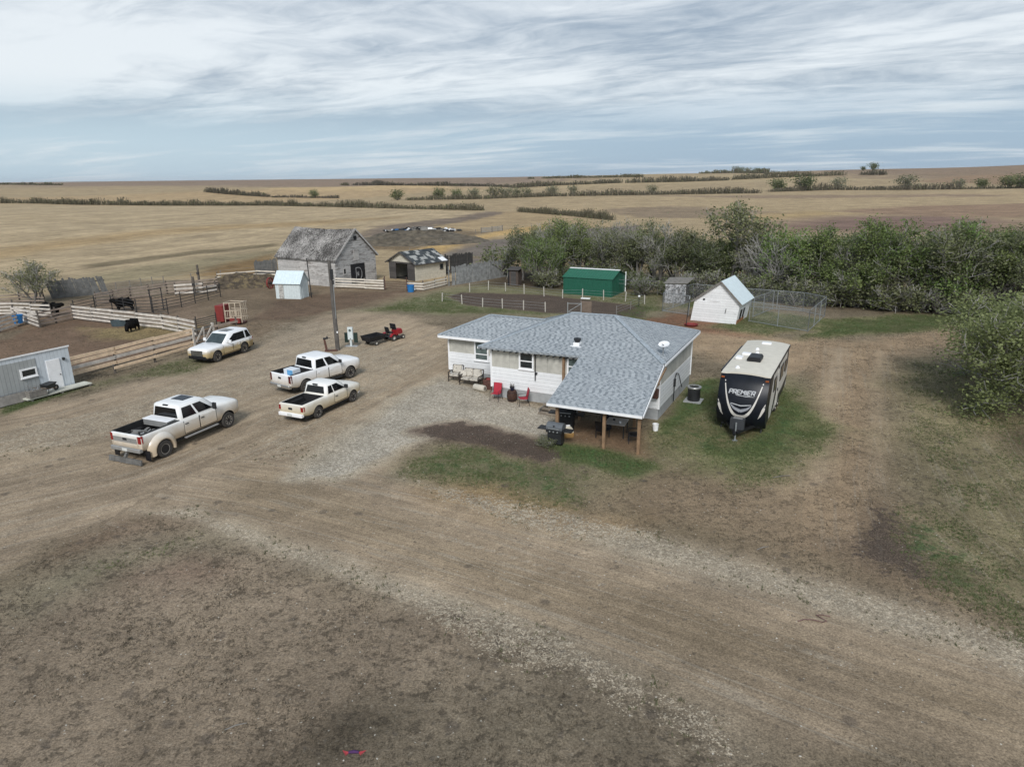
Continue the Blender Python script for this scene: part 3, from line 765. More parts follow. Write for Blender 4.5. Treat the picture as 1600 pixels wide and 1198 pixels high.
dsh = empty('satellite_dish', HP(10.13, .79, 3.56), -.468, 'white oval satellite dish on the right slope of the farmhouse roof', 'satellite dish')
MB().tube([(0, 0, -.1), (0, 0, .30), (.05, -.05, .42)], .035, 8).build('mast', M_STEEL, dsh)
Rm = Matrix.Translation((.06, -.08, .50)) @ Matrix.Rotation(rad(-20), 4, 'Z') @ Matrix.Rotation(rad(28), 4, 'X') @ Matrix.Scale(1.25, 4, (1, 0, 0))
md = MB(); pr = [(0.001, -.02), (.14, -.005), (.25, .03), (.26, .05), (.24, .045), (.12, .01), (0.001, 0)]
md.lathe(pr, 20); md.v = [tuple(Rm @ Vector(v)) for v in md.v]; md.build('reflector', M_WHITE, dsh, smooth=.6)
MB().bar((.06, -.12, .47), (.02, -.42, .60), .03).build('feed_arm', M_DARK, dsh)

# ------------------------------------------------------------------ generic gabled shed
def frame(o, a):
    c, s = math.cos(a), math.sin(a); return (lambda u, v, z=0: (o[0] + u * c - v * s, o[1] + u * s + v * c, z))

# ---- big weathered barn
def wood_streak(t, c, uv, pos):
    c, h = boards(.24, .07, 1, .35, .16)(t, c, uv, pos)
    q = t.xyz(uv)
    n = t.noise(t.comb(t.m('MULTIPLY', q[0], .5), t.m('MULTIPLY', q[1], 2.4), 0.), 1.5, 6, .7)
    return t.mix(t.ramp(n, .50, .60), c, (.215, .20, .188)), h
M_BARN = mat('weathered_barn_board', (.47, .46, .445), .9, build=wood_streak, bump=.5)
M_BARNS = mat('weathered_barn_side_board', (.50, .48, .455), .9, build=peeled(.24, (.29, .265, .245), .55, .12), bump=.5)
def shake(t, c, uv, pos):
    q = t.xyz(uv)
    v = t.comb(t.m('MULTIPLY', q[0], 4.2), t.m('MULTIPLY', q[1], 1.9), 0.)
    n = t.noise(v, 1.6, 6, .75)
    p_ = t.noise(pos, .32, 4, .6)
    c2 = t.mix(t.ramp(t.m('ADD', n, t.m('MULTIPLY', t.m('SUBTRACT', p_, .5), .55)), .40, .66), (.045, .04, .036), (.44, .415, .385))
    return c2, n
M_SHAKE = mat('curled_cedar_shake', (.2, .19, .18), .95, build=shake, bump=1.)
M_DOORBLK = mat('black_door_paint', (.014, .014, .016), .6)
M_EMB = mat('faded_white_paint', (.34, .34, .34), .7)
bo = Vector((-21.44, 83.92, 0)); BA = rad(59)
barn = empty('barn', bo, BA, 'large weathered grey barn with steep curled shake roof and black door', 'barn')
# local: x along gable front (0..7.3), y to the back-left (0..10.2)
W, L, E_, A_ = 7.3, 10.2, 3.5, 6.72
for y_, t_ in ((0, .12), (L, -.12)): MB().prism([(0, y_, -.3), (W, y_, -.3), (W, y_, E_), (W / 2, y_, A_), (0, y_, E_)], (0, t_, 0)).build('gable_wall', M_BARN, barn)
for x_ in (.002, W - .12): MB().bx(x_, x_ + .118, .12, L - .12, -.3, E_ - .01).build('side_wall', M_BARNS, barn)
rng = random.Random(4); mb = MB()
N = 26; ov = .28
for side in (0, 1):
    g_ = []
    for i in range(N + 1):
        y = -.25 + (L + .5) * i / N; row = []
        sag = .16 * math.sin(math.pi * i / N)
        for j in range(15):
            k = j / 14; x = W / 2 * k - ov * (1 - k); z = E_ - ov * .86 + (A_ - E_ + ov * .86 + .1) * k - sag * k + rng.uniform(-.045, .045)
            row.append((x if side == 0 else W - x, y + rng.uniform(-.05, .05), z))
        g_.append(row)
    vs = [p for r in g_ for p in r]; fs = []
    for i in range(N):
        for j in range(14): fs.append((i * 15 + j, i * 15 + j + 1, (i + 1) * 15 + j + 1, (i + 1) * 15 + j))
    mb.add(vs, fs); mb.add([(p[0], p[1], p[2] - .09) for p in vs], [f[::-1] for f in fs])
rf_ = mb.build('roof', M_SHAKE, barn)
for k in (0, 1):
    x0 = -ov if k == 0 else W + ov
    MB().bar((x0, -.27, E_ - ov * .86), (W / 2, -.27, A_ + .08), .05, .2).build('barge_board', M_BARNS, rf_)
dd = MB().bx(2.6, 5.1, -.06, -.003, .0, 2.5).build('door', M_DOORBLK, barn)
em = MB()       # a large letter D with a small N inside, in outline
def stroke(pts, wd):
    for a, b in zip(pts, pts[1:]): em.bar((a[0], -.072, a[1]), (b[0], -.072, b[1]), .02, wd)
arc = [(3.95 + .55 * math.sin(a), 1.22 + .78 * math.cos(a)) for a in np.linspace(0, math.pi, 9)]
stroke([(3.45, 2.0), (3.95, 2.0)] + arc[1:-1] + [(3.95, .44), (3.45, .44), (3.45, 2.0)], .09)
stroke([(3.62, .98), (3.62, 1.5), (3.9, .98), (3.9, 1.5)], .07)
em.build('emblem', M_EMB, dd)
window(barn, (0, 0), (1, 0), (0, -1), 1.28, 1.78, 1.4, 2.15, M_BARNS, M_GLASS, .08)
ld = MB().bx(3.3, 4.2, -.05, -.003, 2.95, 4.2).build('loft_door', M_BARNS, barn, label='pale loft door above the black door')
MB().bx(3.5, 4.0, -.04, -.003, 5.45, 5.95).build('hay_opening', M_DOORBLK, barn)
MB().bx(3.3, 4.2, -.10, -.05, 4.2, 4.28).build('rail', M_BARNS, ld)
MB().bx(5.2, 7.0, -.05, -.003, .05, 2.55).build('side_door', M_BARNS, barn)

# ---- garage
def patched(t, c, uv, pos):
    q = t.xyz(uv)
    br = t.node('ShaderNodeTexWhiteNoise', 0, {'Vector': t.comb(t.m('FLOOR', t.m('ADD', t.m('MULTIPLY', q[0], 1.7), t.m('MULTIPLY', t.m('FLOOR', t.m('MULTIPLY', q[1], 1.8)), .37))), t.m('FLOOR', t.m('MULTIPLY', q[1], 1.8)), 0.)}, noise_dimensions='3D')
    n = t.noise(pos, 1.3, 4, .7)
    k = t.ramp(t.m('ADD', t.m('MULTIPLY', br, .8), t.m('MULTIPLY', n, .7)), .86, .95)
    return t.mix(k, t.mix(t.ramp(br, .2, .5), c, (.035, .042, .045)), (.36, .36, .34))
M_PATCH = mat('torn_black_shingle', (.06, .066, .07), .9, build=patched)
M_CREAM = mat('cream_lap_siding', (.62, .58, .48), .75, build=boards(.16, .09, 1, .45, .05))
M_OLDBLK = mat('old_dark_board', (.085, .078, .074), .9, build=boards(.3, .08, 1, .4, .2))
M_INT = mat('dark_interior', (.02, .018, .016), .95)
ga = rad(50.3)
gar = empty('garage', (-12.3, 88.46, 0), ga, 'small cream sided garage with torn black roof and open dark doorway', 'garage')
# local: x back (0..5.5), y left (0..5.2); front gable at x=0
D_, Wg, Eg, Ag = 5.5, 5.2, 2.3, 3.55
mb = MB(); mb.bx(.0, D_, 0, .12, -.2, Eg); mb.bx(0, D_, Wg - .12, Wg, -.2, Eg); mb.bx(D_ - .12, D_, .12, Wg - .12, -.2, Eg)
mb.prism([(D_, .0, Eg + .003), (D_, Wg, Eg + .003), (D_, Wg / 2, Ag)], (-.1, 0, 0)); mb.prism([(0, -.1, Eg + .003), (0, Wg + .1, Eg + .003), (0, Wg / 2, Ag)], (.1, 0, 0))
mb.build('wall', M_CREAM, gar)
mb = MB(); mb.bx(-.06, .02, 0.122, 1.45, -.1, Eg - .02); mb.bx(-.06, .02, 3.75, Wg - .122, -.1, Eg - .02); mb.bx(-.04, .02, 1.45, 3.75, Eg - .2, Eg - .02); mb.build('door', M_OLDBLK, gar, label='dark weathered sliding door boards')
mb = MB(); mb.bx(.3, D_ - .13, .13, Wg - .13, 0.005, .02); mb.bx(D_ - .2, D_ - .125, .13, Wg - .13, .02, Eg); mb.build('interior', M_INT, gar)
mb = MB()
plane_slab(mb, [(-.3, -.35, Eg - .14), (D_ + .3, -.35, Eg - .14), (D_ + .3, Wg / 2, Ag + .1), (-.3, Wg / 2, Ag + .1)], .08)
plane_slab(mb, [(-.3, Wg + .35, Eg - .14), (D_ + .3, Wg + .35, Eg - .14), (D_ + .3, Wg / 2, Ag + .1), (-.3, Wg / 2, Ag + .1)], .08)
rg = mb.build('roof', M_PATCH, gar)
mb = MB().bar((-.33, -.36, Eg - .2), (-.33, Wg / 2, Ag + .05), .05, .14).bar((-.33, Wg + .36, Eg - .2), (-.33, Wg / 2, Ag + .05), .05, .14).bar((-.3, -.38, Eg - .2), (D_ + .3, -.38, Eg - .2), .05, .12); mb.build('fascia', M_OLDBLK, rg)
mb = MB(); plane_slab(mb, [(4.55, -.3, Eg - .08), (5.6, -.3, Eg - .08), (5.6, .55, Eg + .32), (4.55, .55, Eg + .32)], .02); mb.build('bare_patch', M_WHITE, rg)
window(gar, (0, 0), (1, 0), (0, -1), 4.4, 5.0, 1.15, 1.8, M_OLDBLK, M_GLASS, .08)

# ---- ribbed metal sheds
def ribs(mb, P, u, v, n, d_=.03, wd=.06, lo=.0, hi=1.):
    """vertical ribs over the panel P + u*s + v*t"""
    P, u, v = Vector(P), Vector(u), Vector(v); nrm = u.cross(v).normalized()
    for i in range(n):
        s_ = (i + .5) / n
        a = P + u * s_ + v * lo + nrm * d_ / 2; b = P + u * s_ + v * hi + nrm * d_ / 2
        t_ = (b - a).normalized(); sdv = u.normalized() * wd / 2; nn = nrm * d_ / 2
        mb.hexa([a - sdv - nn, a + sdv - nn, a + sdv * .5 + nn, a - sdv * .5 + nn, b - sdv - nn, b + sdv - nn, b + sdv * .5 + nn, b - sdv * .5 + nn])

def metal_shed(o, a, Lx, Wy, E_, A_, wall_m, roof_m, root, nr=14, ridge_m=None, ov=.12):
    """local x along the eave, y back; gables at both x ends"""
    mb = MB()
    for x0, x1 in ((0, .05), (Lx - .05, Lx)): mb.prism([(x0, 0, -.1), (x0, Wy, -.1), (x0, Wy, E_), (x0, Wy / 2, A_ - .05), (x0, 0, E_)], (x1 - x0, 0, 0))
    mb.bx(.05, Lx - .05, 0, .05, -.1, E_); mb.bx(.05, Lx - .05, Wy - .05, Wy, -.1, E_)
    ribs(mb, (0, 0, 0), (Lx, 0, 0), (0, 0, E_), nr)
    ribs(mb, (Lx, 0, 0), (0, Wy, 0), (0, 0, E_), max(5, nr // 2))
    mb.build('wall', wall_m, root)
    mb = MB(); s_ = (A_ - E_) / (Wy / 2); e0 = E_ - ov * s_
    plane_slab(mb, [(-ov, -ov, e0 + .06), (Lx + ov, -ov, e0 + .06), (Lx + ov, Wy / 2, A_ + .06), (-ov, Wy / 2, A_ + .06)], .03)
    plane_slab(mb, [(-ov, Wy + ov, e0 + .06), (Lx + ov, Wy + ov, e0 + .06), (Lx + ov, Wy / 2, A_ + .06), (-ov, Wy / 2, A_ + .06)], .03)
    ribs(mb, (-ov, -ov, e0 + .06), (Lx + 2 * ov, 0, 0), (0, Wy / 2 + ov, A_ - e0), nr)
    r_ = mb.build('roof', roof_m, root)
    if ridge_m: MB().bar((-ov, Wy / 2, A_ + .085), (Lx + ov, Wy / 2, A_ + .085), .36, .07).build('ridge_cap', ridge_m, r_)
    return r_
M_GREEN = mat('green_steel', (.016, .105, .066), .5, var=.12, spec=.4)
M_GREENR = mat('green_roof_steel', (.024, .135, .082), .5, var=.12, spec=.4)
M_PALE = mat('pale_steel_wall', (.62, .68, .68), .6, var=.08)
M_PALER = mat('pale_steel_roof', (.66, .755, .78), .5, var=.06)
gsh = empty('green_shed', (5.94, 77.39, 0), math.atan2(-2.7, 5.12), 'dark green ribbed metal shed with pale ridge cap under the trees', 'shed')
metal_shed(None, 0, 5.79, 4.5, 1.93, 2.62, M_GREEN, M_GREENR, gsh, 19, M_WHITE)
MB().box((5.9, 4.35, 1.0), (.1, .1, 2.6)).build('corner_post', M_WHITE, gsh)
wsh = empty('white_shed', (-26.31, 76.07, 0), math.atan2(-.6, 2.9), 'little pale blue white metal shed standing in front of the barn', 'shed')
metal_shed(None, 0, 2.96, 1.95, 1.84, 2.95, M_PALE, M_PALER, wsh, 10, None, .18)
M_STAIN = mat('rust_stained_panel', (.42, .41, .38), .8, var=.5, vscale=5)
MB().bx(.42, .98, -.05, -.034, .05, 1.72).build('door', M_STAIN, wsh, label='stained grey door panel')
MB().bx(2.968, 3.0, .55, 1.25, .08, 1.75).build('side_door', M_PALE, wsh)

# ---- white chicken coop, leaning
def ca_wall(p): return (p[0], p[1], p[2])
cp_ = empty('chicken_coop', (16.49, 61.86, 0), math.atan2(-2.17, 3.47), 'leaning white board chicken coop with pale steel roof', 'coop')
M_COOP = mat('coop_whitewashed_board', (.86, .87, .87), .85, var=.05, build=peeled(.22, (.40, .38, .36), .24, .05), bump=.5)
Wc, Lc, Ec, Ac = 4.09, 4.1, 1.95, 3.72
def lean(mb, k=.15):
    mb.v = [(v[0] + k * max(v[2], 0), v[1], v[2]) for v in mb.v]; return mb
mb = MB(); mb.prism([(0, 0, -.1), (Wc, 0, -.1), (Wc, 0, Ec), (Wc / 2, 0, Ac), (0, 0, Ec)], (0, .08, 0)); mb.prism([(0, Lc, -.1), (Wc, Lc, -.1), (Wc, Lc, Ec), (Wc / 2, Lc, Ac), (0, Lc, Ec)], (0, -.08, 0))
mb.bx(0, .08, .08, Lc - .08, -.1, Ec); mb.bx(Wc - .08, Wc, .08, Lc - .08, -.1, Ec); lean(mb).build('wall', M_COOP, cp_)
mb = MB(); o_ = .22; sl = (Ac - Ec) / (Wc / 2)
plane_slab(mb, [(-o_, -o_, Ec - o_ * sl + .06), (-o_, Lc + o_, Ec - o_ * sl + .06), (Wc / 2, Lc + o_, Ac + .06), (Wc / 2, -o_, Ac + .06)], .05)
plane_slab(mb, [(Wc + o_, -o_, Ec - o_ * sl + .06), (Wc + o_, Lc + o_, Ec - o_ * sl + .06), (Wc / 2, Lc + o_, Ac + .06), (Wc / 2, -o_, Ac + .06)], .05)
cr_ = lean(mb).build('roof', M_PALER, cp_)
mb = MB().bar((-o_, -o_ - .02, Ec - o_ * sl), (Wc / 2, -o_ - .02, Ac), .04, .14).bar((Wc + o_, -o_ - .02, Ec - o_ * sl), (Wc / 2, -o_ - .02, Ac), .04, .12); lean(mb).build('barge_board', M_GREYPOST, cr_)
lean(MB().bx(1.42, 2.3, -.04, -.003, 1.9, 2.85)).build('loft_hatch', M_COOP, cp_)
lean(MB().bx(.25, 1.1, -.035, -.003, .1, 1.85)).build('door', M_COOP, cp_)
lean(MB().bx(2.95, 3.0, -.05, -.003, .9, 1.35)).build('latch', M_DARK, cp_)
lean(MB().bx(.75, .92, -.05, -.003, 1.95, 2.1)).build('vent_hole', M_DARK, cp_)
for y0, y1 in ((.75, 1.3), (1.8, 2.25)): lean(MB().bx(Wc + .003, Wc + .05, y0, y1, .35, 1.2)).build('pop_door', M_DOORBLK, cp_)
M_ORANGE = mat('bare_orange_wood', (.36, .17, .075), .85, var=.25)
lean(MB().bx(Wc + .002, Wc + .035, .1, 2.6, 0, .34)).build('base_panel', M_ORANGE, cp_)

# ---- long white/grey shed at the left edge
ls = empty('site_shed', (-28.43, 42.58, 0), rad(62.46) + math.pi, 'long white and grey ribbed shed with a white door at the frame edge', 'shed')
# local x runs along the front towards the camera side, y (positive) to the yard side -> front face y=+; depth behind is y<0
M_SHW = mat('white_ribbed_cladding', (.56, .605, .64), .55, var=.05, build=boards(.23, .08, 0, .75, .03))
M_SHG = mat('grey_ribbed_cladding', (.34, .355, .35), .55, var=.06, build=boards(.23, .10, 0, .65, .04))
ls.rotation_euler = (0, 0, rad(62.46))
LS = 9.5
mb = MB(); mb.hexa([(-LS, 0, .12), (0, 0, .12), (0, 3.0, .12), (-LS, 3.0, .12), (-LS, 0, 2.62), (0, 0, 2.62), (0, 3.0, 1.7), (-LS, 3.0, 1.7)]); mb.build('wall', M_SHW, ls)
MB().bx(-LS, -2.05, -.02, -.002, .55, 2.36).build('grey_panel', M_SHG, ls)
mb = MB(); plane_slab(mb, [(-LS - .05, -.06, 2.74), (.06, -.06, 2.74), (.06, 3.1, 1.79), (-LS - .05, 3.1, 1.79)], .1); mb.build('roof', M_WHITE, ls)
dr = MB().bx(-1.5, -.68, -.05, -.003, .08, 2.04).build('door', M_WHITE, ls, bevel=.01)
MB().lathe([(.03, 0), (.035, .05), (.02, .07)], 8, (-.8, -.12, 1.02), 'Y').build('handle', M_DARK, dr)
MB().box((-.42, -.06, 1.95), (.12, .12, .16)).build('lamp', M_DARK, ls)
window(ls, (0, -.02), (1, 0), (0, -1), -3.05, -2.1, 1.3, 1.85, M_WHITE, M_GLASS, .09)
MB().bx(-LS, 0, -.02, 2.9, -.1, .12).build('skid', M_DARK, ls)
pl = empty('wooden_platform', (-28.43, 42.58, 0), rad(62.46), 'pale plank platform along the foot of the site shed door', 'platform')
mb = MB(); mb.bx(-3.4, .55, -.95, -.12, .13, .20); mb.build('deck', mat('pale_plank', (.58, .57, .49), .8, build=boards(.2, .07, 1, .5, .06)), pl)
for x in (-3.2, -1.4, .35): MB().bx(x, x + .12, -.93, -.14, -.02, .128).build('bearer', M_GREYPOST, pl)
# ------------------------------------------------------------------ vehicles
def dusty(dust, z0, z1, amt=1.):
    """road dust caked on the lower panels"""
    def f_(t, c, uv, pos):
        z = t.xyz(pos)[2]
        n = t.noise(pos, 2.2, 4, .6)
        k = t.m('MULTIPLY', t.ramp(t.m('ADD', z, t.m('MULTIPLY', t.m('SUBTRACT', n, .5), .5)), z1, z0), amt)
        return t.mix(k, c, dust)
    return f_
M_PAINT1 = mat('white_pearl_paint', (.86, .86, .84), .25, var=.03, spec=.5, build=dusty((.52, .41, .28), .62, 1.62, .95))
M_PAINT2 = mat('white_truck_paint', (.86, .86, .86), .25, var=.03, spec=.5, build=dusty((.52, .43, .31), .5, 1.25, .75))
M_PAINT3 = mat('old_white_paint', (.85, .84, .80), .3, var=.03, spec=.5, build=dusty((.57, .47, .30), .45, 1.40, .95))
M_PAINT4 = mat('white_suv_paint', (.86, .86, .86), .25, var=.03, spec=.5, build=dusty((.50, .38, .19), .74, 1.10, .95))
M_VGLASS = mat('tinted_glass', (.006, .007, .008), .08, var=.2, spec=.4)
M_WSHIELD = mat('windscreen_glass', (.045, .060, .062), .08, var=.3, spec=.7)
M_TYRE = mat('dusty_tyre', (.055, .050, .045), .9, var=.35, vscale=8)
M_RIM = mat('alloy_rim', (.36, .345, .32), .4, .5, var=.2, vscale=6)
M_RIMD = mat('dusty_alloy_rim', (.34, .30, .24), .55, .3, var=.2, vscale=6)
M_CHROME = mat('chrome_trim', (.55, .55, .54), .2, .85, var=.1)
M_LAMPR = mat('red_lamp_lens', (.26, .012, .012), .25, var=.15, spec=.6)
M_LAMPW = mat('clear_lamp_lens', (.55, .57, .58), .15, var=.1, spec=.7)
M_LINER = mat('black_liner', (.018, .018, .019), .8, var=.3, vscale=6)
M_PLATE = mat('number_plate', (.62, .63, .60), .5)
M_SILVER = mat('grey_silver_trim', (.36, .36, .35), .4, .4, var=.1)

def ring(x, w_, z0, zt, crown=0., tum=.06):
    h = [(w_ * .90, z0), (w_ * .985, z0 + .10), (w_, z0 + (zt - z0) * .45), (w_ * .995, zt - .16), (w_ * (1 - tum * .35), zt - .05), (w_ * (1 - tum) - .03, zt)]
    r = [(x, y, z) for y, z in h] + [(x, 0, zt + crown)] + [(x, -y, z) for y, z in h[::-1]]
    return r

def cyl(c, r, y0, y1, n=28):
    return MB().lathe([(r, y0), (r, y1)], n, c, 'Y', mi=1).build('cut', [M_WHITE, M_LINER])

def wheel(root, x, y, r, wd, side, rim, spokes=6, dual=False):
    """tyre with rim, outer face on the given side"""
    e = MB(); h = wd / 2
    e.lathe([(r * .60, -h), (r * .90, -h), (r * .985, -h * .75), (r, -h * .3), (r, h * .3), (r * .985, h * .75), (r * .90, h), (r * .60, h), (r * .60, h * .4), (r * .60, -h * .4), (r * .60, -h)], 26, (0, 0, 0), 'Y', cap=False)
    wo = e.build('wheel', M_TYRE, root, smooth=.7); wo.location = (x, y, r)
    s_ = side; m_ = MB()
    dep = -.09 if dual else .0
    m_.lathe([(r * .605, s_ * (h * .9)), (r * .56, s_ * (h * .88)), (r * .53, s_ * (h * .45 + dep)), (.04, s_ * (h * .40 + dep))], 24, (0, 0, 0), 'Y')
    m_.mi = [1] * len(m_.f)
    m_.lathe([(r * .61, s_ * (h * .86)), (r * .60, s_ * (h * .93)), (r * .53, s_ * (h * .90)), (r * .52, s_ * (h * .7))], 24, (0, 0, 0), 'Y', cap=False)
    for k in range(spokes):
        a = 2 * math.pi * k / spokes
        p0 = (math.cos(a) * r * .12, s_ * (h * .62 + dep), math.sin(a) * r * .12); p1 = (math.cos(a) * r * .56, s_ * (h * .80 + dep * .6), math.sin(a) * r * .56)
        m_.bar(p0, p1, r * .13, r * .13)
    m_.lathe([(r * .16, s_ * (h * .3)), (r * .15, s_ * (h * .78 + dep)), (r * .10, s_ * (h * .85 + dep))], 12, (0, 0, 0), 'Y')
    m_.build('rim', [rim, M_BLACK], wo, smooth=.6)
    return wo

def panel(mb, A_, B_, C_, D_, s0, s1, t0, t1, out, th=.012, pinch=(0, 0)):
    """slab on the quad A(0,0) B(1,0) C(1,1) D(0,1); pinch insets the upper corners"""
    A_, B_, C_, D_ = map(Vector, (A_, B_, C_, D_))
    def q(s, t): return A_ * (1 - s) * (1 - t) + B_ * s * (1 - t) + C_ * s * t + D_ * (1 - s) * t
    n = (B_ - A_).cross(D_ - A_).normalized()
    if n.dot(Vector(out)) < 0: n = -n
    P = [q(s0, t0), q(s1, t0), q(s1 - pinch[1], t1), q(s0 + pinch[0], t1)]
    mb.hexa([p - n * .01 for p in P] + [p + n * th for p in P])

def greenhouse(root, paint, xb0, xb1, xt0, xt1, wb, wt, zb, zt, crown=.05):
    """cab above the belt line, returns its four corner columns"""
    def rr(x0, x1, w_, z, c=.10):
        return [(x0, w_ - c, z), (x0 + c, w_, z), (x1 - c * 1.3, w_, z), (x1, w_ - c * 1.6, z), (x1, -w_ + c * 1.6, z), (x1 - c * 1.3, -w_, z), (x0 + c, -w_, z), (x0, -w_ + c, z)]
    mb = MB().loft([rr(xb0, xb1, wb, zb - .06), rr(xb0, xb1, wb, zb), rr(xt0, xt1, wt, zt - .07), rr(xt0 + .07, xt1 - .10, wt - .07, zt - .012), rr(xt0 + .3, xt1 - .35, wt - .3, zt + crown * .6)])
    return mb.build('cab', paint, root, smooth=.95)

def vehicle(name, label, loc, rz, S):
    root = empty(name, loc, rz, label, S['cat'])
    P_ = S['paint']; w_ = S['w']; z0 = S['z0']; xr, xf, wb_ = S['xr'], S['xf'], S['wb']; bz, hz_ = S['belt'], S['hood']
    xc0, xc1 = S['cab']           # cab rear, windscreen base
    rear = S.get('deck', bz)      # bed rail height, or belt for a wagon
    rings = [ring(xr, w_ * .93, z0 + .16, rear - .02), ring(xr + .04, w_ * .985, z0 + .10, rear), ring(xr + .5, w_, z0, rear)]
    if 'deck' in S: rings += [ring(xc0 - .03, w_, z0, rear), ring(xc0 - .005, w_, z0, rear)]
    rings += [ring(xc0 + .02, w_, z0, bz), ring(xc1 - .15, w_, z0, bz), ring(xc1 + .05, w_, z0, hz_ + .06, .05, .10), ring(xf - .75, w_ * .99, z0, hz_, .05, .14),
              ring(xf - .28, w_ * .98, z0 + .04, hz_ - .03, .04, .14), ring(xf - .07, w_ * .93, z0 + .08, hz_ - .08, .03, .16), ring(xf, w_ * .86, z0 + .14, hz_ - .20, .0, .2)]
    body = MB().loft(rings).build('body', [P_, M_LINER], root, smooth=.5)
    ra = S['r'] * 1.20
    cuts = []
    for x in (0, wb_):
        for s_ in (-1, 1): cuts.append(cyl((x, 0, S['r'] * 1.04), ra, s_ * (w_ - .34), s_ * (w_ + .3)))  # arch cuts lined in black, which also darkens the wells' shade
    if 'deck' in S:
        cuts.append(MB().bx(xr + .09, xc0 - .10, -w_ + .13, w_ - .13, rear - S.get('bedd', .50), rear + .5, 1).build('cut', [M_WHITE, M_LINER]))
    body.matrix_parent_inverse.identity()
    for c_ in cuts: c_.parent = root
    bpy.context.view_layer.update()
    boolean(body, cuts)
    if 'deck' in S:
        d_ = S.get('bedd', .50)
        x0, x1, y1, zb = xr + .095, xc0 - .105, w_ - .135, rear - d_
        m_ = MB(); m_.bx(x0, x1, -y1, y1, zb + .004, zb + .03)
        m_.bx(x0, x0 + .02, -y1, y1, zb + .03, rear - .03); m_.bx(x1 - .02, x1, -y1, y1, zb + .03, rear - .03)
        for s_ in (-1, 1): m_.bx(x0 + .02, x1 - .02, s_ * y1 - .01, s_ * y1 + .01, zb + .03, rear - .03); m_.bx(-.45, .45, min(s_ * (y1 - .2), s_ * (y1 - .02)), max(s_ * (y1 - .2), s_ * (y1 - .02)), zb + .03, zb + .25)
        for i in range(9): m_.bx(x0 + .05, x1 - .05, -.6 + i * .15 - .02, -.6 + i * .15 + .02, zb + .03, zb + .045)
        if S.get('rail', True):
            for s_ in (-1, 1): m_.bx(xr + .06, xc0 - .04, min(s_ * (w_ - .135), s_ * (w_ - .05)), max(s_ * (w_ - .135), s_ * (w_ - .05)), rear + .002, rear + .025)
        m_.build('bed_liner', M_LINER, root)
    # underbody slab, widened to block light and deepen the shadow below
    MB().bx(xr + .25, xf - .4, -w_ * .86, w_ * .86, z0 - .16, z0 + .05).build('chassis', M_LINER, root)
    # cab and glass
    xt0, xt1 = S['roof']; zt = S['zt']; wt = w_ * .855; wb2 = w_ * .955
    cab = greenhouse(root, P_, xc0, xc1, xt0, xt1, wb2, wt, bz, zt)
    zc = zt - .07
    def slab(nm, A_, B_, C_, D_, rngs, out, m_=M_VGLASS, pinch=(0, 0)):
        mb = MB(); panel(mb, A_, B_, C_, D_, *rngs, out, .010, pinch); return mb.build(nm, m_, root)
    slab('rear_window', (xc0, wb2 - .1, bz), (xc0, -wb2 + .1, bz), (xt0, -wt + .1, zc), (xt0, wt - .1, zc), S.get('rw', (.04, .96, .12, .88)), (-1, 0, 0), pinch=(.02, .02))
    slab('windscreen', (xc1, wb2 - .16, bz), (xc1, -wb2 + .16, bz), (xt1, -wt + .16, zc), (xt1, wt - .16, zc), (.0, 1., .08, .97), (1, 0, 0), M_WSHIELD)
    for s_ in (-1, 1):
        A1, B1, C1, D1 = (xc0, s_ * wb2, bz), (xc1, s_ * wb2, bz), (xt1, s_ * wt, zc), (xt0, s_ * wt, zc)
        for (a, b, pl_, pr_) in S['sidewin']:
            slab('side_window', A1, B1, C1, D1, (a, b, .06, .90), (0, s_, 0), pinch=(pl_, pr_))
        for (x0, x1) in S['doors']:
            d_ = MB()
            yy = s_ * (w_ + .001)
            d_.hexa([(x0, yy - s_ * .04, z0 + .10), (x1, yy - s_ * .04, z0 + .10), (x1, yy - s_ * .04, bz - .12), (x0, yy - s_ * .04, bz - .12),
                     (x0 + .012, yy + s_ * .012, z0 + .12), (x1 - .012, yy + s_ * .012, z0 + .12), (x1 - .012, yy + s_ * .006, bz - .14), (x0 + .012, yy + s_ * .006, bz - .14)])
            do = d_.build('door', P_, root, bevel=.012)
            sm = MB(); ya, yb = sorted((yy - s_ * .03, yy + s_ * .004))
            for xs in (x0 - .012, x1 - .008): sm.bx(xs, xs + .02, ya, yb, z0 + .10, bz - .10)
            sm.bx(x0 + .008, x1 - .008, ya, yb, z0 + .085, z0 + .105); sm.build('seam', M_DARK, do)
            MB().box((x0 + .16, yy + s_ * .02, bz - .26), (.20, .03, .04)).build('handle', S.get('handle', M_DARK), do)
            d_.v = []
        # mirror
        xm = xc1 - .45
        mb = MB(); mb.bar((xm, s_ * (w_ - .08), bz + .05), (xm, s_ * (w_ + .14), bz + .14), .06); mb.box((xm - .02, s_ * (w_ + .20), bz + .17), (.12, .22, S.get('mirh', .22)))
        mb.build('mirror', S.get('mirror', M_DARK), root, bevel=.02)
        # lamps
        tl = S['tail']; mb = MB()
        mb.hexa([(xr + .12, s_ * (w_ * .995 + .006), tl[0]), (xr - .008, s_ * (w_ * .955), tl[0]), (xr - .008, s_ * (w_ * .80), tl[0]), (xr + .20, s_ * (w_ * .80), tl[0]),
                 (xr + .12, s_ * (w_ * .995 + .006), tl[1]), (xr - .008, s_ * (w_ * .955), tl[1]), (xr - .008, s_ * (w_ * .80), tl[1]), (xr + .20, s_ * (w_ * .80), tl[1])])
        mb.build('tail_lamp', S.get('tailm', M_LAMPR), root)
        hh = hz_ - .30; mb = MB()
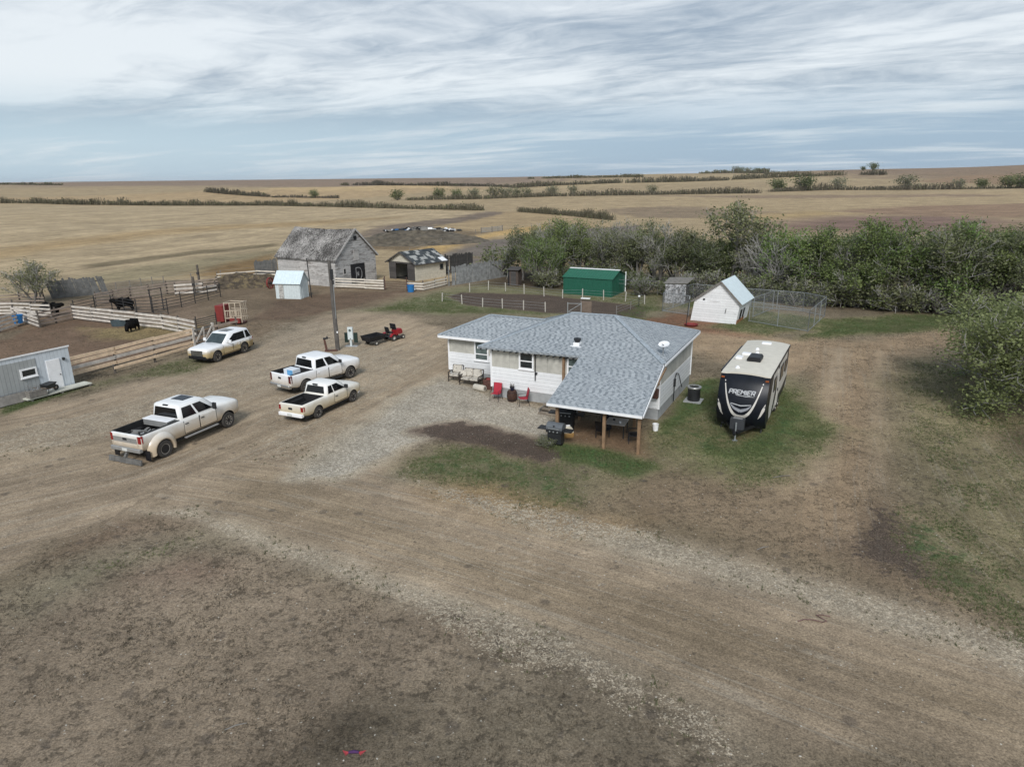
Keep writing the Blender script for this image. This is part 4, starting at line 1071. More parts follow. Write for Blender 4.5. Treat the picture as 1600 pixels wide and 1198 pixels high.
        mb.hexa([(xf - .34, s_ * w_ * .97, hh - .06), (xf + .004, s_ * w_ * .80, hh - .06), (xf + .01, s_ * w_ * .52, hh - .06), (xf - .3, s_ * w_ * .52, hh - .06),
                 (xf - .34, s_ * w_ * .965, hh + .12), (xf - .05, s_ * w_ * .80, hh + .10), (xf - .02, s_ * w_ * .52, hh + .10), (xf - .3, s_ * w_ * .52, hh + .10)])
        mb.build('headlamp', M_LAMPW, root)
        for x in (0, wb_):
            hub = w_ - .12 if not (S.get('dually') and x == 0) else w_ + .07
            wheel(root, x, s_ * hub, S['r'], S['tw'], s_, S['rim'], S.get('spokes', 6), S.get('dually') and x == 0)
            if S.get('dually') and x == 0: wheel(root, x, s_ * (w_ - .24), S['r'], S['tw'], s_, S['rim'], 4)
        if S.get('step'):
            MB().bx(xc0 + .05, xc1 - .25, min(s_ * (w_ - .02), s_ * (w_ + .13)), max(s_ * (w_ - .02), s_ * (w_ + .13)), z0 - .09, z0 - .03).build('running_board', S['step'], root, bevel=.015)
    # grille and bumpers
    gr = MB(); hh = hz_ - .36
    for i in range(4): gr.bx(xf - .06, xf + .012, -w_ * .5, w_ * .5, hh - .16 + i * .085, hh - .11 + i * .085)
    gr.bx(xf - .20, xf - .055, -w_ * .54, w_ * .54, hh - .20, hh + .20, 1); gr.bx(xf - .055, xf + .004, -w_ * .54, w_ * .54, hh - .20, hh + .20, 1)
    gr.build('grille', [S.get('grille', M_CHROME), M_BLACK], root)
    fb = MB(); fb.loft([[(xf - .30, -w_ * .97, z), (xf + .02, -w_ * .80, z), (xf + .06, 0, z), (xf + .02, w_ * .80, z), (xf - .30, w_ * .97, z)] for z in (z0 + .02, z0 + .24)])
    fb.build('front_bumper', S.get('fbump', M_CHROME), root, bevel=.02)
    rb = MB(); rb.bx(xr - .13, xr + .10, -w_ * .94, w_ * .94, z0 + S.get('rb', (.02, .22))[0], z0 + S.get('rb', (.02, .22))[1])
    rbo = rb.build('rear_bumper', S.get('rbump', M_CHROME), root, bevel=.03)
    MB().bx(xr - .145, xr - .132, -.16, .16, z0 + .06, z0 + .20).build('number_plate', M_PLATE, rbo)
    if 'deck' in S:
        tg = MB().bx(xr - .03, xr - .002, -w_ * .78, w_ * .78, z0 + .30, rear - .03).build('tailgate', P_, root, bevel=.012)
        if S.get('tgband'): MB().bx(xr - .04, xr - .031, -w_ * .76, w_ * .76, rear - .40, rear - .16).build('trim_band', M_SILVER, tg)
        MB().bx(xr - .05, xr - .042, -.13, .13, rear - .30, rear - .18).build('badge', M_DARK, tg)
    if S.get('sunroof'):
        a, b = S['sunroof']; MB().bx(a, b, -.42, .42, zt - .01, zt + .045).build('sunroof', M_VGLASS, root, bevel=.02)
    if 'deck' in S: MB().box((xc0 + .08, 0, zt - .03), (.08, .32, .05)).build('brake_lamp', M_DARK, root)
    return root

def along(p, q): return math.atan2(q[1] - p[1], q[0] - p[0])
def park(r_, f_, left):
    """rear and front wheel contact points seen from one side -> axle centre and heading"""
    a = along(r_, f_); return (r_[0] + left * -math.sin(a), r_[1] + left * math.cos(a), 0), a

L1, A1 = park((-16.74, 30.51), (-15.14, 34.42), 1.08)
dually = vehicle('dual_wheel_pickup', 'long white crew cab dual wheel pickup with flared rear fenders and tools in its bed', L1, A1,
    dict(cat='pickup truck', paint=M_PAINT1, w=1.0, z0=.56, xr=-1.08, xf=5.20, wb=4.28, belt=1.42, hood=1.44, deck=1.42, bedd=.52, cab=(1.28, 3.72), roof=(1.34, 3.02), zt=2.11, r=.43, tw=.25, rim=M_RIM, dually=True, spokes=8,
         sidewin=[(.07, .42, .02, .0), (.48, .86, .0, .10)], doors=[(1.42, 2.38), (2.42, 3.50)], tail=(1.02, 1.38), step=M_SILVER, tgband=True, rbump=M_SILVER, sunroof=(2.05, 2.75), mirh=.34))
for s_ in (-1, 1):    # flared fenders over the dual wheels
    m_ = MB(); rings = []
    for k in range(13):
        a = math.radians(-14 + 208 * k / 12); c_, s2 = math.cos(a), math.sin(a); r0 = .50
        cut = lambda q: (q[0], q[1], max(q[2], .52))
        pr = [(r0, .97), (r0, 1.20), (r0 + .06, 1.225), (r0 + .17, 1.19), (r0 + .30, 1.04), (r0 + .34, .96)]
        rings.append([(c_ * r_, s_ * y_, min(.43 + s2 * r_ * (1.0 if s2 < 0 else .99), 1.34 - (.0 if y_ < 1.1 else .03))) for r_, y_ in pr])
    m_.loft(rings).build('fender', M_PAINT1, dually, smooth=.7)
    MB().bx(-.86, -.84, min(s_ * .86, s_ * 1.18), max(s_ * .86, s_ * 1.18), .12, .62).build('mud_flap', M_BLACK, dually)
    MB().box((-1.28, s_ * 1.0, 1.2), (.02, .02, .02)).build('side_marker', M_LAMPR, dually)
bar_ = MB(); bar_.hexa([(-1.33, -1.05, .05), (-1.25, -1.05, .05), (-1.25, 1.05, .05), (-1.33, 1.05, .05), (-1.29, -1.05, .29), (-1.21, -1.05, .29), (-1.21, 1.05, .29), (-1.29, 1.05, .29)]).bar((-1.25, 0, .3), (-1.1, 0, .5), .12)
bar_.build('rear_skid_plate', mat('dull_steel', (.17, .165, .155), .6, .3, var=.3, vscale=5), dually, label='checker plate steel blade hung below the rear bumper')
tb_ = MB().bx(.62, 1.15, -.80, .80, 1.20, 1.50).build('tool_box', M_SILVER, dually, bevel=.02)
MB().bx(.60, 1.17, -.82, .82, 1.502, 1.535).build('lid', M_WHITE, tb_, bevel=.01)
rng = random.Random(3)
tl_ = MB()
for i in range(16):
    x, y = rng.uniform(-1.0, .4), rng.uniform(-.6, .6); a = rng.uniform(0, 3)
    tl_.bar((x, y, .96 + rng.uniform(0, .12)), (x + math.cos(a) * .4, y + math.sin(a) * .4, .98 + rng.uniform(0, .2)), .05 + rng.random() * .1, .05 + rng.random() * .12)
tl_o = tl_.build('tool_pile', [M_SILVER], None); tl_o.matrix_world = Matrix.Translation(L1) @ Matrix.Rotation(A1, 4, 'Z')
tag(tl_o, 'jumbled grey tools lying in the bed of the dual wheel pickup', 'tools')

L2, A2 = park((-12.88, 40.81), (-10.83, 43.74), .92)
sierra = vehicle('crew_cab_pickup', 'white crew cab pickup with blue and white cartons in its bed', L2, A2,
    dict(cat='pickup truck', paint=M_PAINT2, w=1.0, z0=.44, xr=-1.14, xf=4.62, wb=3.64, belt=1.28, hood=1.30, deck=1.30, bedd=.50, cab=(.70, 3.12), roof=(.80, 2.46), zt=1.97, r=.40, tw=.27, rim=M_RIM, spokes=6,
         sidewin=[(.07, .42, .03, .0), (.48, .86, .0, .11)], doors=[(.84, 1.82), (1.86, 2.92)], tail=(.80, 1.26), handle=M_WHITE, tailm=mat('dark_red_lens', (.10, .014, .014), .25), rbump=M_CHROME, step=M_DARK, rail=True))
L3, A3 = park((-10.77, 35.87), (-9.4, 38.85), .82)
s10 = vehicle('extended_cab_pickup', 'small older white extended cab pickup with an empty black bed', L3, A3,
    dict(cat='pickup truck', paint=M_PAINT3, w=.86, z0=.38, xr=-1.22, xf=3.94, wb=3.12, belt=1.10, hood=1.08, deck=1.08, bedd=.42, cab=(.78, 2.72), roof=(.92, 2.08), zt=1.67, r=.345, tw=.22, rim=M_RIM, spokes=5,
         sidewin=[(.08, .32, .03, .0), (.37, .86, .0, .16)], doors=[(1.42, 2.55)], tail=(.72, .98), rbump=M_WHITE, fbump=M_WHITE, rail=False))
M_CARTON = mat('white_carton', (.72, .76, .80), .6, var=.06); M_CARTONB = mat('blue_carton_panel', (.13, .36, .62), .6, var=.2)
M_CARTONN = mat('navy_carton_print', (.03, .05, .20), .6)
for (dx_, dy_, dz_, sx, sy, sz, a, lb) in ((-.28, -.08, .84, .62, .80, .62, .1, 'tall white carton with blue side in the bed of the crew cab pickup'), (-.82, .12, .84, .44, .90, .28, -.05, 'flat white carton beside the tailgate of the crew cab pickup')):
    r_ = empty('carton', Matrix.Translation(L2) @ Matrix.Rotation(A2, 4, 'Z') @ Vector((dx_, dy_, dz_)), A2 + a, lb, 'carton', 'cartons in the truck bed')
    MB().bx(-sx / 2, sx / 2, -sy / 2, sy / 2, 0, sz).build('box', M_CARTON, r_, bevel=.01)
    MB().bx(-sx / 2 - .006, -sx / 2 - .001, -sy / 2 + .02, sy / 2 - .3, .05, sz - .02).build('print', M_CARTONB, r_)
    if sz > .5: MB().bx(-sx / 2 + .15, sx / 2 - .03, -sy / 2 - .006, -sy / 2 - .001, .1, sz * .6).build('side_print', M_CARTONN, r_)

fR, rR_ = (-21.64, 48.19), (-20.61, 51.1)
L4, A4 = park(rR_, fR, -.86)
suv = vehicle('suv', 'white suv with tan mud along its flank parked by the corral fence', L4, A4,
    dict(cat='suv', paint=M_PAINT4, w=.97, z0=.36, xr=-1.05, xf=3.84, wb=2.86, belt=1.13, hood=1.15, cab=(-.98, 2.16), roof=(-.74, 1.36), zt=1.84, r=.40, tw=.25, rim=M_RIMD, spokes=5,
         sidewin=[(.04, .20, .05, -.01), (.25, .545, .02, .0), (.55, .90, .0, .15)], doors=[(.42, 1.18), (1.20, 2.18)], tail=(.82, 1.08), rbump=M_BLACK, fbump=M_BLACK, mirror=M_WHITE, handle=M_WHITE, sunroof=(.25, 1.05)))
for s_ in (-1, 1):
    MB().bar((-.45, s_ * .70, 1.76), (1.1, s_ * .72, 1.765), .04, .04).build('roof_rail', M_SILVER, suv)
    MB().hexa([(3.55, s_ * .93, .62), (3.80, s_ * .82, .62), (3.80, s_ * .62, .62), (3.5, s_ * .62, .62), (3.55, s_ * .93, .72), (3.78, s_ * .82, .72), (3.78, s_ * .62, .72), (3.5, s_ * .62, .72)]).build('fog_lamp', M_DARK, suv)

# ------------------------------------------------------------------ travel trailer
TA = rad(62.0)
tr_root = empty('travel_trailer', (11.52, 32.62, 0), TA, 'black and cream travel trailer with rounded nose parked on green grass', 'travel trailer')
# local: x back from nose (0..8.6), y left(+)/right(-) half width 1.2
M_TBLK = mat('black_fibreglass', (.008, .010, .015), .4, var=.25, spec=.28)
M_TROOF = mat('cream_rubber_roof', (.68, .635, .54), .7, var=.06)
M_TSIDE = mat('cream_fibreglass_side', (.62, .59, .54), .4, var=.06)
M_TLET = mat('silver_lettering', (.52, .53, .54), .5, var=.1)
M_TCHEV = mat('bright_chrome_badge', (.45, .47, .52), .25, .4)
zb, zr = .52, 3.02; hw = 1.2; TL = 8.7
nose = [(.52, .28), (.30, .50), (.12, .80), (0.0, 1.15), (.02, 1.6), (.16, 2.1), (.42, 2.6), (.72, 2.92), (.90, 3.0)]
def nx(z): 
    zs = [q[1] for q in nose]; xs = [q[0] for q in nose]; return float(np.interp(z, zs, xs))
mb = MB()
prof = nose + [(TL - .1, 3.02), (TL, 2.9), (TL, .52)]
mb.prism([(x + .9 * 0, -hw, z) for x, z in [(0.92, .52), (.92, 3.0), (TL - .06, 3.0), (TL, 2.9), (TL, .52)]], (0, 2 * hw, 0))
mb.build('body', M_TSIDE, tr_root, bevel=.02)
# rounded nose cap: width pulls in towards the front
rings = []
for x, z in nose:
    pull = .0
    row = []
    for k in range(13):
        s_ = -1 + 2 * k / 12; y = hw * s_ * 1.002
        row.append((x + .26 * abs(s_) ** 2.6 * (1 - .6 * (z - .5) / 2.5), y, z + (.05 * (1 - s_ * s_) if z > 2.9 else 0)))
    rings.append(row)
vs = [p for r_ in rings for p in r_] ; n_ = 13; fs = []
for i in range(len(rings) - 1):
    for k in range(12): fs.append((i * n_ + k, i * n_ + k + 1, (i + 1) * n_ + k + 1, (i + 1) * n_ + k))
b0 = len(vs)
back = [(.93, r_[k][1], r_[k][2]) for r_ in rings for k in (0, 12)]
vs += back
for i in range(len(rings) - 1):
    for j, k in ((0, 0), (1, 12)): fs.append((i * n_ + k, (i + 1) * n_ + k, b0 + (i + 1) * 2 + j, b0 + i * 2 + j))
bt = [len(vs) + k for k in range(13)]; vs += [(.93, hw * (-1 + 2 * k / 12), rings[-1][k][2]) for k in range(13)]
for k in range(12): fs.append(((len(rings) - 1) * n_ + k, (len(rings) - 1) * n_ + k + 1, bt[k + 1], bt[k]))
cap = MB().add(vs, fs); cap_o = cap.build('front_cap', M_TBLK, tr_root, smooth=.8)
def np_(y, z, d_=.012):
    s_ = y / hw; return Vector((nx(z) + .26 * abs(s_) ** 2.6 * (1 - .6 * (z - .5) / 2.5) - d_, y, z))
def ribbon(path, wd, parent, m_, nm, d_=.014):
    mb = MB()
    for i in range(len(path) - 1):
        (y0, z0_, w0), (y1, z1_, w1) = path[i], path[i + 1]
        t_ = Vector((y1 - y0, z1_ - z0_)).normalized(); nn = Vector((-t_.y, t_.x))
        P = [(y0 - nn.x * w0 * wd, z0_ - nn.y * w0 * wd), (y1 - nn.x * w1 * wd, z1_ - nn.y * w1 * wd), (y1 + nn.x * w1 * wd, z1_ + nn.y * w1 * wd), (y0 + nn.x * w0 * wd, z0_ + nn.y * w0 * wd)]
        mb.hexa([np_(y, z, -.02) for y, z in P] + [np_(y, z, d_) for y, z in P])
    return mb.build(nm, m_, parent)
arc = []
for k in range(-14, 15):
    s_ = k / 14; y = .93 * math.copysign(abs(s_) ** .72, s_); z = .98 + 1.72 * abs(s_) ** 1.75
    arc.append((y, z, .35 + 1.15 * (1 - abs(s_)) ** 1.3))
ribbon(arc, .062, cap_o, M_TSIDE, 'stripe')
for s_ in (-1, 1): ribbon([(s_ * 1.16, 1.75, .1), (s_ * 1.08, 1.45, 1.), (s_ * .96, 1.12, .6), (s_ * .86, .95, .1)], .07, cap_o, M_TSIDE, 'side_flash')
ribbon([(-.52, 1.62, .2), (-.3, 1.42, 1.), (0, 1.30, 1.3), (.3, 1.42, 1.), (.52, 1.62, .2)], .06, cap_o, M_TCHEV, 'chevron_badge', .02)
ribbon([(-.50, 1.66, .25), (0, 1.58, .45), (.50, 1.66, .25)], .05, cap_o, M_TLET, 'badge_rim', .022)
# lettering PREMIER, slanted capitals over an underline swoosh
GL = {'P': [[(0, 0), (0, 1), (.7, 1), (.7, .5), (0, .5)]], 'R': [[(0, 0), (0, 1), (.7, 1), (.7, .5), (0, .5)], [(.3, .5), (.75, 0)]], 'E': [[(.7, 1), (0, 1), (0, 0), (.7, 0)], [(0, .5), (.55, .5)]],
      'M': [[(0, 0), (0, 1), (.42, .45), (.84, 1), (.84, 0)]], 'I': [[(.12, 0), (.12, 1)]]}
adv = {'P': .92, 'R': .95, 'E': .92, 'M': 1.08, 'I': .46}
tw_ = sum(adv[c_] for c_ in 'PREMIER'); sc_ = 1.28 / tw_
mb = MB(); xo = 0.
for ch in 'PREMIER':
    for stq in GL[ch]:
        for a, b in zip(stq, stq[1:]):
            def w2(q): return ((xo + q[0] + q[1] * .18) * sc_, 2.12 + q[1] * .20)
            (y0, z0_), (y1, z1_) = w2(a), w2(b)
            # seen from the front the text runs towards -y
            mb.bar(np_(.64 - y0, z0_, .016), np_(.64 - y1, z1_, .016), .046, .046)
    xo += adv[ch]
mb.build('lettering', M_TLET, cap_o)
ribbon([(.30, 2.07, .3), (-.2, 2.055, .7), (-.62, 2.06, .2)], .022, cap_o, M_TLET, 'underline', .02)
mb = MB()
rp = []
for x in (.82, 1.2, TL - .1, TL + .02):
    dz0 = -.03 if x < .9 or x > TL else 0
    rp.append([(x, -hw - .02, 2.985 + dz0), (x, -hw - .02, 3.02 + dz0)] + [(x, hw * (-1 + k / 4), 3.02 + dz0 + .11 * (1 - (-1 + k / 4) ** 2)) for k in range(9)] + [(x, hw + .02, 3.02 + dz0), (x, hw + .02, 2.985 + dz0)])
tro = mb.loft(rp).build('roof', M_TROOF, tr_root, smooth=.5)
MB().loft([[(x, y, z) for y, z in ((-.34, 3.10), (-.36, 3.25), (-.28, 3.37), (.28, 3.37), (.36, 3.25), (.34, 3.10))] for x in (3.1, 3.25, 4.0, 4.1)]).build('air_conditioner', M_BLACK, tro, smooth=.5)
for (x, y, sx, sy) in ((3.75, .85, .55, .38), (4.7, .62, .4, .5), (7.75, .0, .40, .55)):
    MB().bx(x - sx / 2, x + sx / 2, y - sy / 2, y + sy / 2, 3.06, 3.20).build('vent_cover', M_WHITE, tro, bevel=.04)
for (x, y) in ((1.55, .55), (6.0, .25), (5.1, .12)): MB().lathe([(.12, 3.05), (.12, 3.12), (.07, 3.22), (.02, 3.24)], 12, (x, y, 0)).build('roof_vent', M_WHITE, tro)
for s_ in (-1, 1):
    MB().bar((.95, s_ * (hw + .025), 2.93), (TL - .05, s_ * (hw + .025), 2.93), .05, .12).build('gutter', M_BLACK, tr_root)
    MB().bx(.62, .74, s_ * 1.08 - .08, s_ * 1.08 + .08, 2.78, 2.84).build('marker_lamp', mat('amber_lens', (.36, .10, .03), .3), cap_o)
    # side graphics, windows, door
    def sp(poly, m_, nm, d_=.008):
        mb = MB(); mb.prism([(x, s_ * (hw + .0015), z) for x, z in poly], (0, s_ * d_, 0)); return mb.build(nm, m_, tr_root)
    sp([(.93, .55), (1.5, .55), (1.25, 1.3), (1.9, 2.2), (2.2, 2.85), (.93, 2.9)], M_TBLK, 'side_graphic')
    sp([(2.3, .55), (2.9, .55), (3.8, 1.2), (4.6, 2.8), (4.2, 2.8), (3.2, 1.35)], M_TBLK, 'side_graphic', .006)
    sp([(4.9, .55), (7.9, .55), (8.6, .9), (8.6, 1.15), (6.4, .95), (4.9, .95)], M_TBLK, 'side_graphic', .006)
    sp([(7.6, 1.4), (8.55, 1.9), (8.55, 2.8), (8.1, 2.8)], M_TBLK, 'side_graphic', .006)
    for (x0, x1, za, zc_) in ((2.5, 3.3, 1.75, 2.45), (5.0, 6.3, 1.7, 2.5), (6.9, 7.5, 1.75, 2.4)):
        f_ = sp([(x0, za), (x1, za), (x1, zc_), (x0, zc_)], M_BLACK, 'window', .03)
        mb = MB(); mb.prism([(x, s_ * (hw + .033), z) for x, z in ((x0 + .05, za + .05), (x1 - .05, za + .05), (x1 - .05, zc_ - .05), (x0 + .05, zc_ - .05))], (0, s_ * .006, 0)); mb.build('pane', M_VGLASS, f_)
    for x in (4.75, 5.65):
        wheel(tr_root, x, s_ * 1.06, .35, .22, s_, M_RIM, 6)
d_ = MB().bx(3.95, 4.6, -hw - .03, -hw - .003, .6, 2.6).build('door', M_TSIDE, tr_root, bevel=.01); MB().box((4.05, -hw - .05, 1.5), (.1, .04, .16)).build('handle', M_BLACK, d_)
MB().tube([(1.6, hw + .12, 2.88), (7.4, hw + .12, 2.88)], .075, 8).build('awning', M_BLACK, tr_root)
MB().bx(.5, TL - .1, -.95, .95, .36, .52).build('chassis', M_BLACK, tr_root)
tg_ = MB()
for s_ in (-1, 1): tg_.bar((.6, s_ * .75, .46), (-.95, s_ * .06, .46), .10, .13)
tg_.bar((-.9, 0, .46), (-1.25, 0, .46), .12, .12); tg_.build('hitch', M_BLACK, tr_root)
MB().tube([(-.82, 0, -.02), (-.82, 0, .95)], .04, 8).lathe([(.14, -.01), (.14, .02)], 10, (-.82, 0, 0)).build('jack', M_STEEL, tr_root)
tc = MB().loft([[(x, y, z) for x, y in ((-.62, -.34), (-.66, 0), (-.62, .34), (-.22, .34), (-.18, 0), (-.22, -.34))] for z in (.52, .95, 1.04)]).build('gas_bottle_cover', mat('dark_grey_cover', (.040, .043, .048), .6), tr_root, smooth=.5)
MB().bx(-.5, -.32, -.22, .22, 1.042, 1.06).build('lid', M_SILVER, tc, bevel=.005)
MB().bx(-.30, -.10, -.14, .14, .60, .86).build('battery_box', M_BLACK, tr_root)
for s_ in (-1, 1):
    MB().tube([(.9, s_ * 1.0, .42), (.75, s_ * 1.0, .02)], .03, 6).build('stabiliser', M_BLACK, tr_root)
# ------------------------------------------------------------------ fences
M_NEWRAIL = mat('new_pine_rail', (.80, .60, .41), .8, var=.18, vscale=3)
M_OLDRAIL = mat('grey_board_rail', (.58, .53, .47), .85, var=.24, vscale=2)
M_PINKRAIL = mat('faded_rail', (.34, .27, .22), .85, var=.24, vscale=2)
M_WHITERAIL = mat('cream_board_rail', (.68, .62, .53), .85, var=.16, vscale=2)
M_PIPE = mat('dark_pipe', (.035, .033, .032), .6, var=.3)
M_POST = mat('corral_post', (.115, .098, .082), .9, var=.3, vscale=4)

def prop(name, loc, rz, label, cat, group=None):
    return empty(name, (loc[0], loc[1], loc[2] if len(loc) > 2 else 0), rz, label, cat, group)

def rail_fence(name, label, pts, hs, rail_m, post_m=M_POST, post_h=1.45, spacing=2.6, rw=.15, pr=.085, group='corral fences', seed=1, cat='fence'):
    """posts along a surveyed line with boards at the heights hs; hs entries may be (height, material)"""
    P = [G(*q) for q in pts]; rng = random.Random(seed)
    root = empty(name, P[0], 0, label, cat, group); o = P[0]
    post = None
    for k in range(len(P) - 1):
        a, b = P[k] - o, P[k + 1] - o; n = max(1, round((b - a).length / spacing))
        for i in range(n + (1 if k == len(P) - 2 else 0)):
            q = a.lerp(b, i / n)
            if post is None:
                post = MB().tube([(0, 0, -.2), (rng.uniform(-.03, .03), 0, post_h * .5), (rng.uniform(-.04, .04), rng.uniform(-.04, .04), post_h)], [pr, pr, pr * .9], 8).build('post', post_m, root); pp = post
            else:
                pp = post.copy(); link(pp); pp.parent = root
            pp.location = q; pp.rotation_euler = (rng.uniform(-.03, .03), rng.uniform(-.04, .04), rng.uniform(0, 6)); pp.scale = (1, 1, rng.uniform(.92, 1.1))
            if i < n:
                q2 = a.lerp(b, (i + 1) / n); sd_ = (q2 - q).normalized().cross(Vector((0, 0, 1))) * (pr + .02)
                for h_ in hs:
                    m_ = rail_m
                    if isinstance(h_, tuple): h_, m_ = h_
                    e0, e1 = rng.uniform(-.045, .045), rng.uniform(-.045, .045)
                    if rng.random() < .03: continue
                    MB().bar(q + sd_ + Vector((0, 0, h_ + e0)) - (q2 - q).normalized() * .06, q2 + sd_ + Vector((0, 0, h_ + e1)) + (q2 - q).normalized() * .06, .06, rw).build('rail', m_, root)
    return root

B4 = [.25, .58, .91, 1.26]
rail_fence('rail_fence', 'new pine rail fence running from the site shed to the grey gate', [(113, 590), (243, 555), (302, 540)], [(.28, M_NEWRAIL), (.68, M_OLDRAIL), (1.02, M_NEWRAIL), (1.30, M_NEWRAIL)], M_NEWRAIL, post_h=1.3, spacing=3.2, rw=.22, seed=2)
rail_fence('rail_fence', 'single low pine rail on short posts in front of the new rail fence', [(180, 583), (243, 566), (300, 549)], [(.42, M_NEWRAIL)], M_POST, post_h=.6, spacing=3.2, rw=.18, seed=22)
rail_fence('board_fence', 'long whitish four board fence behind the black grazing calf', [(116, 499), (177, 506), (256, 515), (308, 525)], B4, M_OLDRAIL, post_h=1.5, spacing=2.9, rw=.19, seed=3)
rail_fence('board_fence', 'short faded board fence with dark gaps joining the whitish board fence end', [(62, 511), (88, 505), (116, 499)], B4, M_PINKRAIL, seed=4)
rail_fence('board_fence', 'pale board fence in front of the standing black cow', [(-25, 494), (22, 493), (82, 497)], B4, M_OLDRAIL, post_h=1.5, rw=.17, seed=5)
rail_fence('board_fence', 'short pale board fence holding up the blue tub', [(23, 501), (45, 506), (63, 512)], B4, M_OLDRAIL, rw=.2, seed=6)
rail_fence('board_fence', 'weathered board fence at the bottom left of the corral', [(-30, 528), (0, 519), (28, 510)], B4, M_OLDRAIL, rw=.17, seed=7)
rail_fence('board_fence', 'thin low board fence beneath the olive bush', [(-20, 478), (32, 474), (70, 473)], [.3, .65, 1.0], M_PINKRAIL, post_h=1.2, rw=.13, seed=8)
rail_fence('board_fence', 'reddish far corral fence in front of the pale grass strip', [(150, 478), (205, 468), (262, 460), (340, 452)], [.3, .65, 1.0, 1.3], M_PINKRAIL, rw=.15, seed=9)
rail_fence('board_fence', 'grey board panel beside the tall dark corral post', [(275, 462), (318, 460), (338, 457)], [.35, .8, 1.25], M_OLDRAIL, rw=.2, seed=10)
rail_fence('board_fence', 'cream board fence in front of the barn black door', [(526, 449.5), (571, 451.5), (600, 453)], [.22, .52, .82, 1.10], M_WHITERAIL, post_h=1.35, spacing=3., rw=.17, seed=11)
rail_fence('board_fence', 'cream board fence under the garage side wall', [(637, 453.5), (661, 454.5), (697, 446)], [.22, .55, .88], M_WHITERAIL, post_h=1.15, spacing=2.6, rw=.17, seed=12)
rail_fence('board_fence', 'faded two board fence between the grey gate and the red cattle chute', [(334, 531), (372, 523)], [.35, .75, 1.15], M_PINKRAIL, seed=13, rw=.18)
rail_fence('board_fence', 'low cream boards leading to the barn from the manure pile', [(340, 437), (402, 432), (431, 433)], [.35, .75], M_WHITERAIL, post_h=1., seed=14)

def pipe_fence(name, label, pts, h=1.5, bars=5, spacing=2.4, r=.03, m_=M_PIPE, group='steel corral panels', pr=.05, ph=1.65):
    P = [G(*q) for q in pts]; o = P[0]; root = empty(name, o, 0, label, 'fence', group); post = None
    for k in range(len(P) - 1):
        a, b = P[k] - o, P[k + 1] - o; n = max(1, round((b - a).length / spacing))
        for i in range(n + 1):
            q = a.lerp(b, i / n)
            if k and i == 0: continue
            if post is None: post = MB().tube([(0, 0, -.1), (0, 0, ph)], pr, 6).build('post', m_, root); pp = post
            else: pp = post.copy(); link(pp); pp.parent = root
            pp.location = q
        for j in range(bars):
            z = .25 + (h - .3) * j / (bars - 1); MB().tube([a + Vector((0, 0, z)), b + Vector((0, 0, z))], r, 5).build('bar', m_, root)
    return root
pipe_fence('pipe_fence', 'dark steel corral panels behind the whitish board fence', [(118, 495), (150, 487), (176, 485), (215, 493), (263, 491)])
pipe_fence('pipe_fence', 'dark steel panels crossing the middle of the corral', [(240, 489), (284, 480), (345, 464)])
pipe_fence('pipe_gate', 'dark mesh steel gate at the end of the whitish board fence', [(309, 524), (340, 516)], 1.4, 7, 1.6)
pipe_fence('pipe_gate', 'thin brown pipe gate in front of the open garage', [(602, 453), (636, 455)], 1.1, 4, 2.4, .02, M_RUST)
tf = prop('gate_frame', G(238, 488), along(G(238, 488), G(256, 484)), 'tall dark steel gate frame standing over the corral panels', 'gate frame')
wd_ = (G(238, 488) - G(256, 484)).length
for x in (0, wd_): MB().tube([(x, 0, -.1), (x, 0, 2.3)], .06, 6).build('post', M_PIPE, tf)
MB().tube([(0, 0, 2.27), (wd_, 0, 2.27)], .045, 6).build('top_bar', M_PIPE, tf)
for (px, py, h_) in ((312, 446, 2.6), (305, 462, 2.2)):
    r_ = prop('corral_post', G(px, py), 0, 'thick dark corral post %s the grey board panel' % ('behind' if py < 450 else 'in front of'), 'post', 'tall corral posts')
    MB().tube([(0, 0, -.2), (.02, 0, h_ / 2), (0, .03, h_)], [.16, .15, .13], 8).build('shaft', M_POST, r_); MB().box((0, -.15, h_ * .6), (.26, .06, .3)).build('hinge_plate', M_PIPE, r_)

# grey timber gate by the suv
gp, gq = G(304, 540), G(335, 531)
gt = prop('wooden_gate', gp, along(gp, gq), 'grey timber gate with diagonal brace beside the white suv', 'gate'); gl = (gq - gp).length
for x in (0, gl): MB().bx(x - .09, x + .09, -.09, .09, -.1, 1.45).build('post', M_OLDRAIL, gt)
for z in (.3, .75, 1.2): MB().bar((.1, -.03, z), (gl - .1, -.03, z), .04, .14).build('rail', M_GREYPOST, gt)
MB().bar((.15, -.08, .25), (gl * .48, -.08, 1.25), .04, .14).build('brace', M_OLDRAIL, gt); MB().bx(gl * .5 - .07, gl * .5 + .07, -.09, -.052, .2, 1.35).build('stile', M_OLDRAIL, gt)
MB().bar((gl * .52, -.08, .25), (gl - .15, -.08, 1.25), .04, .14).build('brace', M_OLDRAIL, gt)

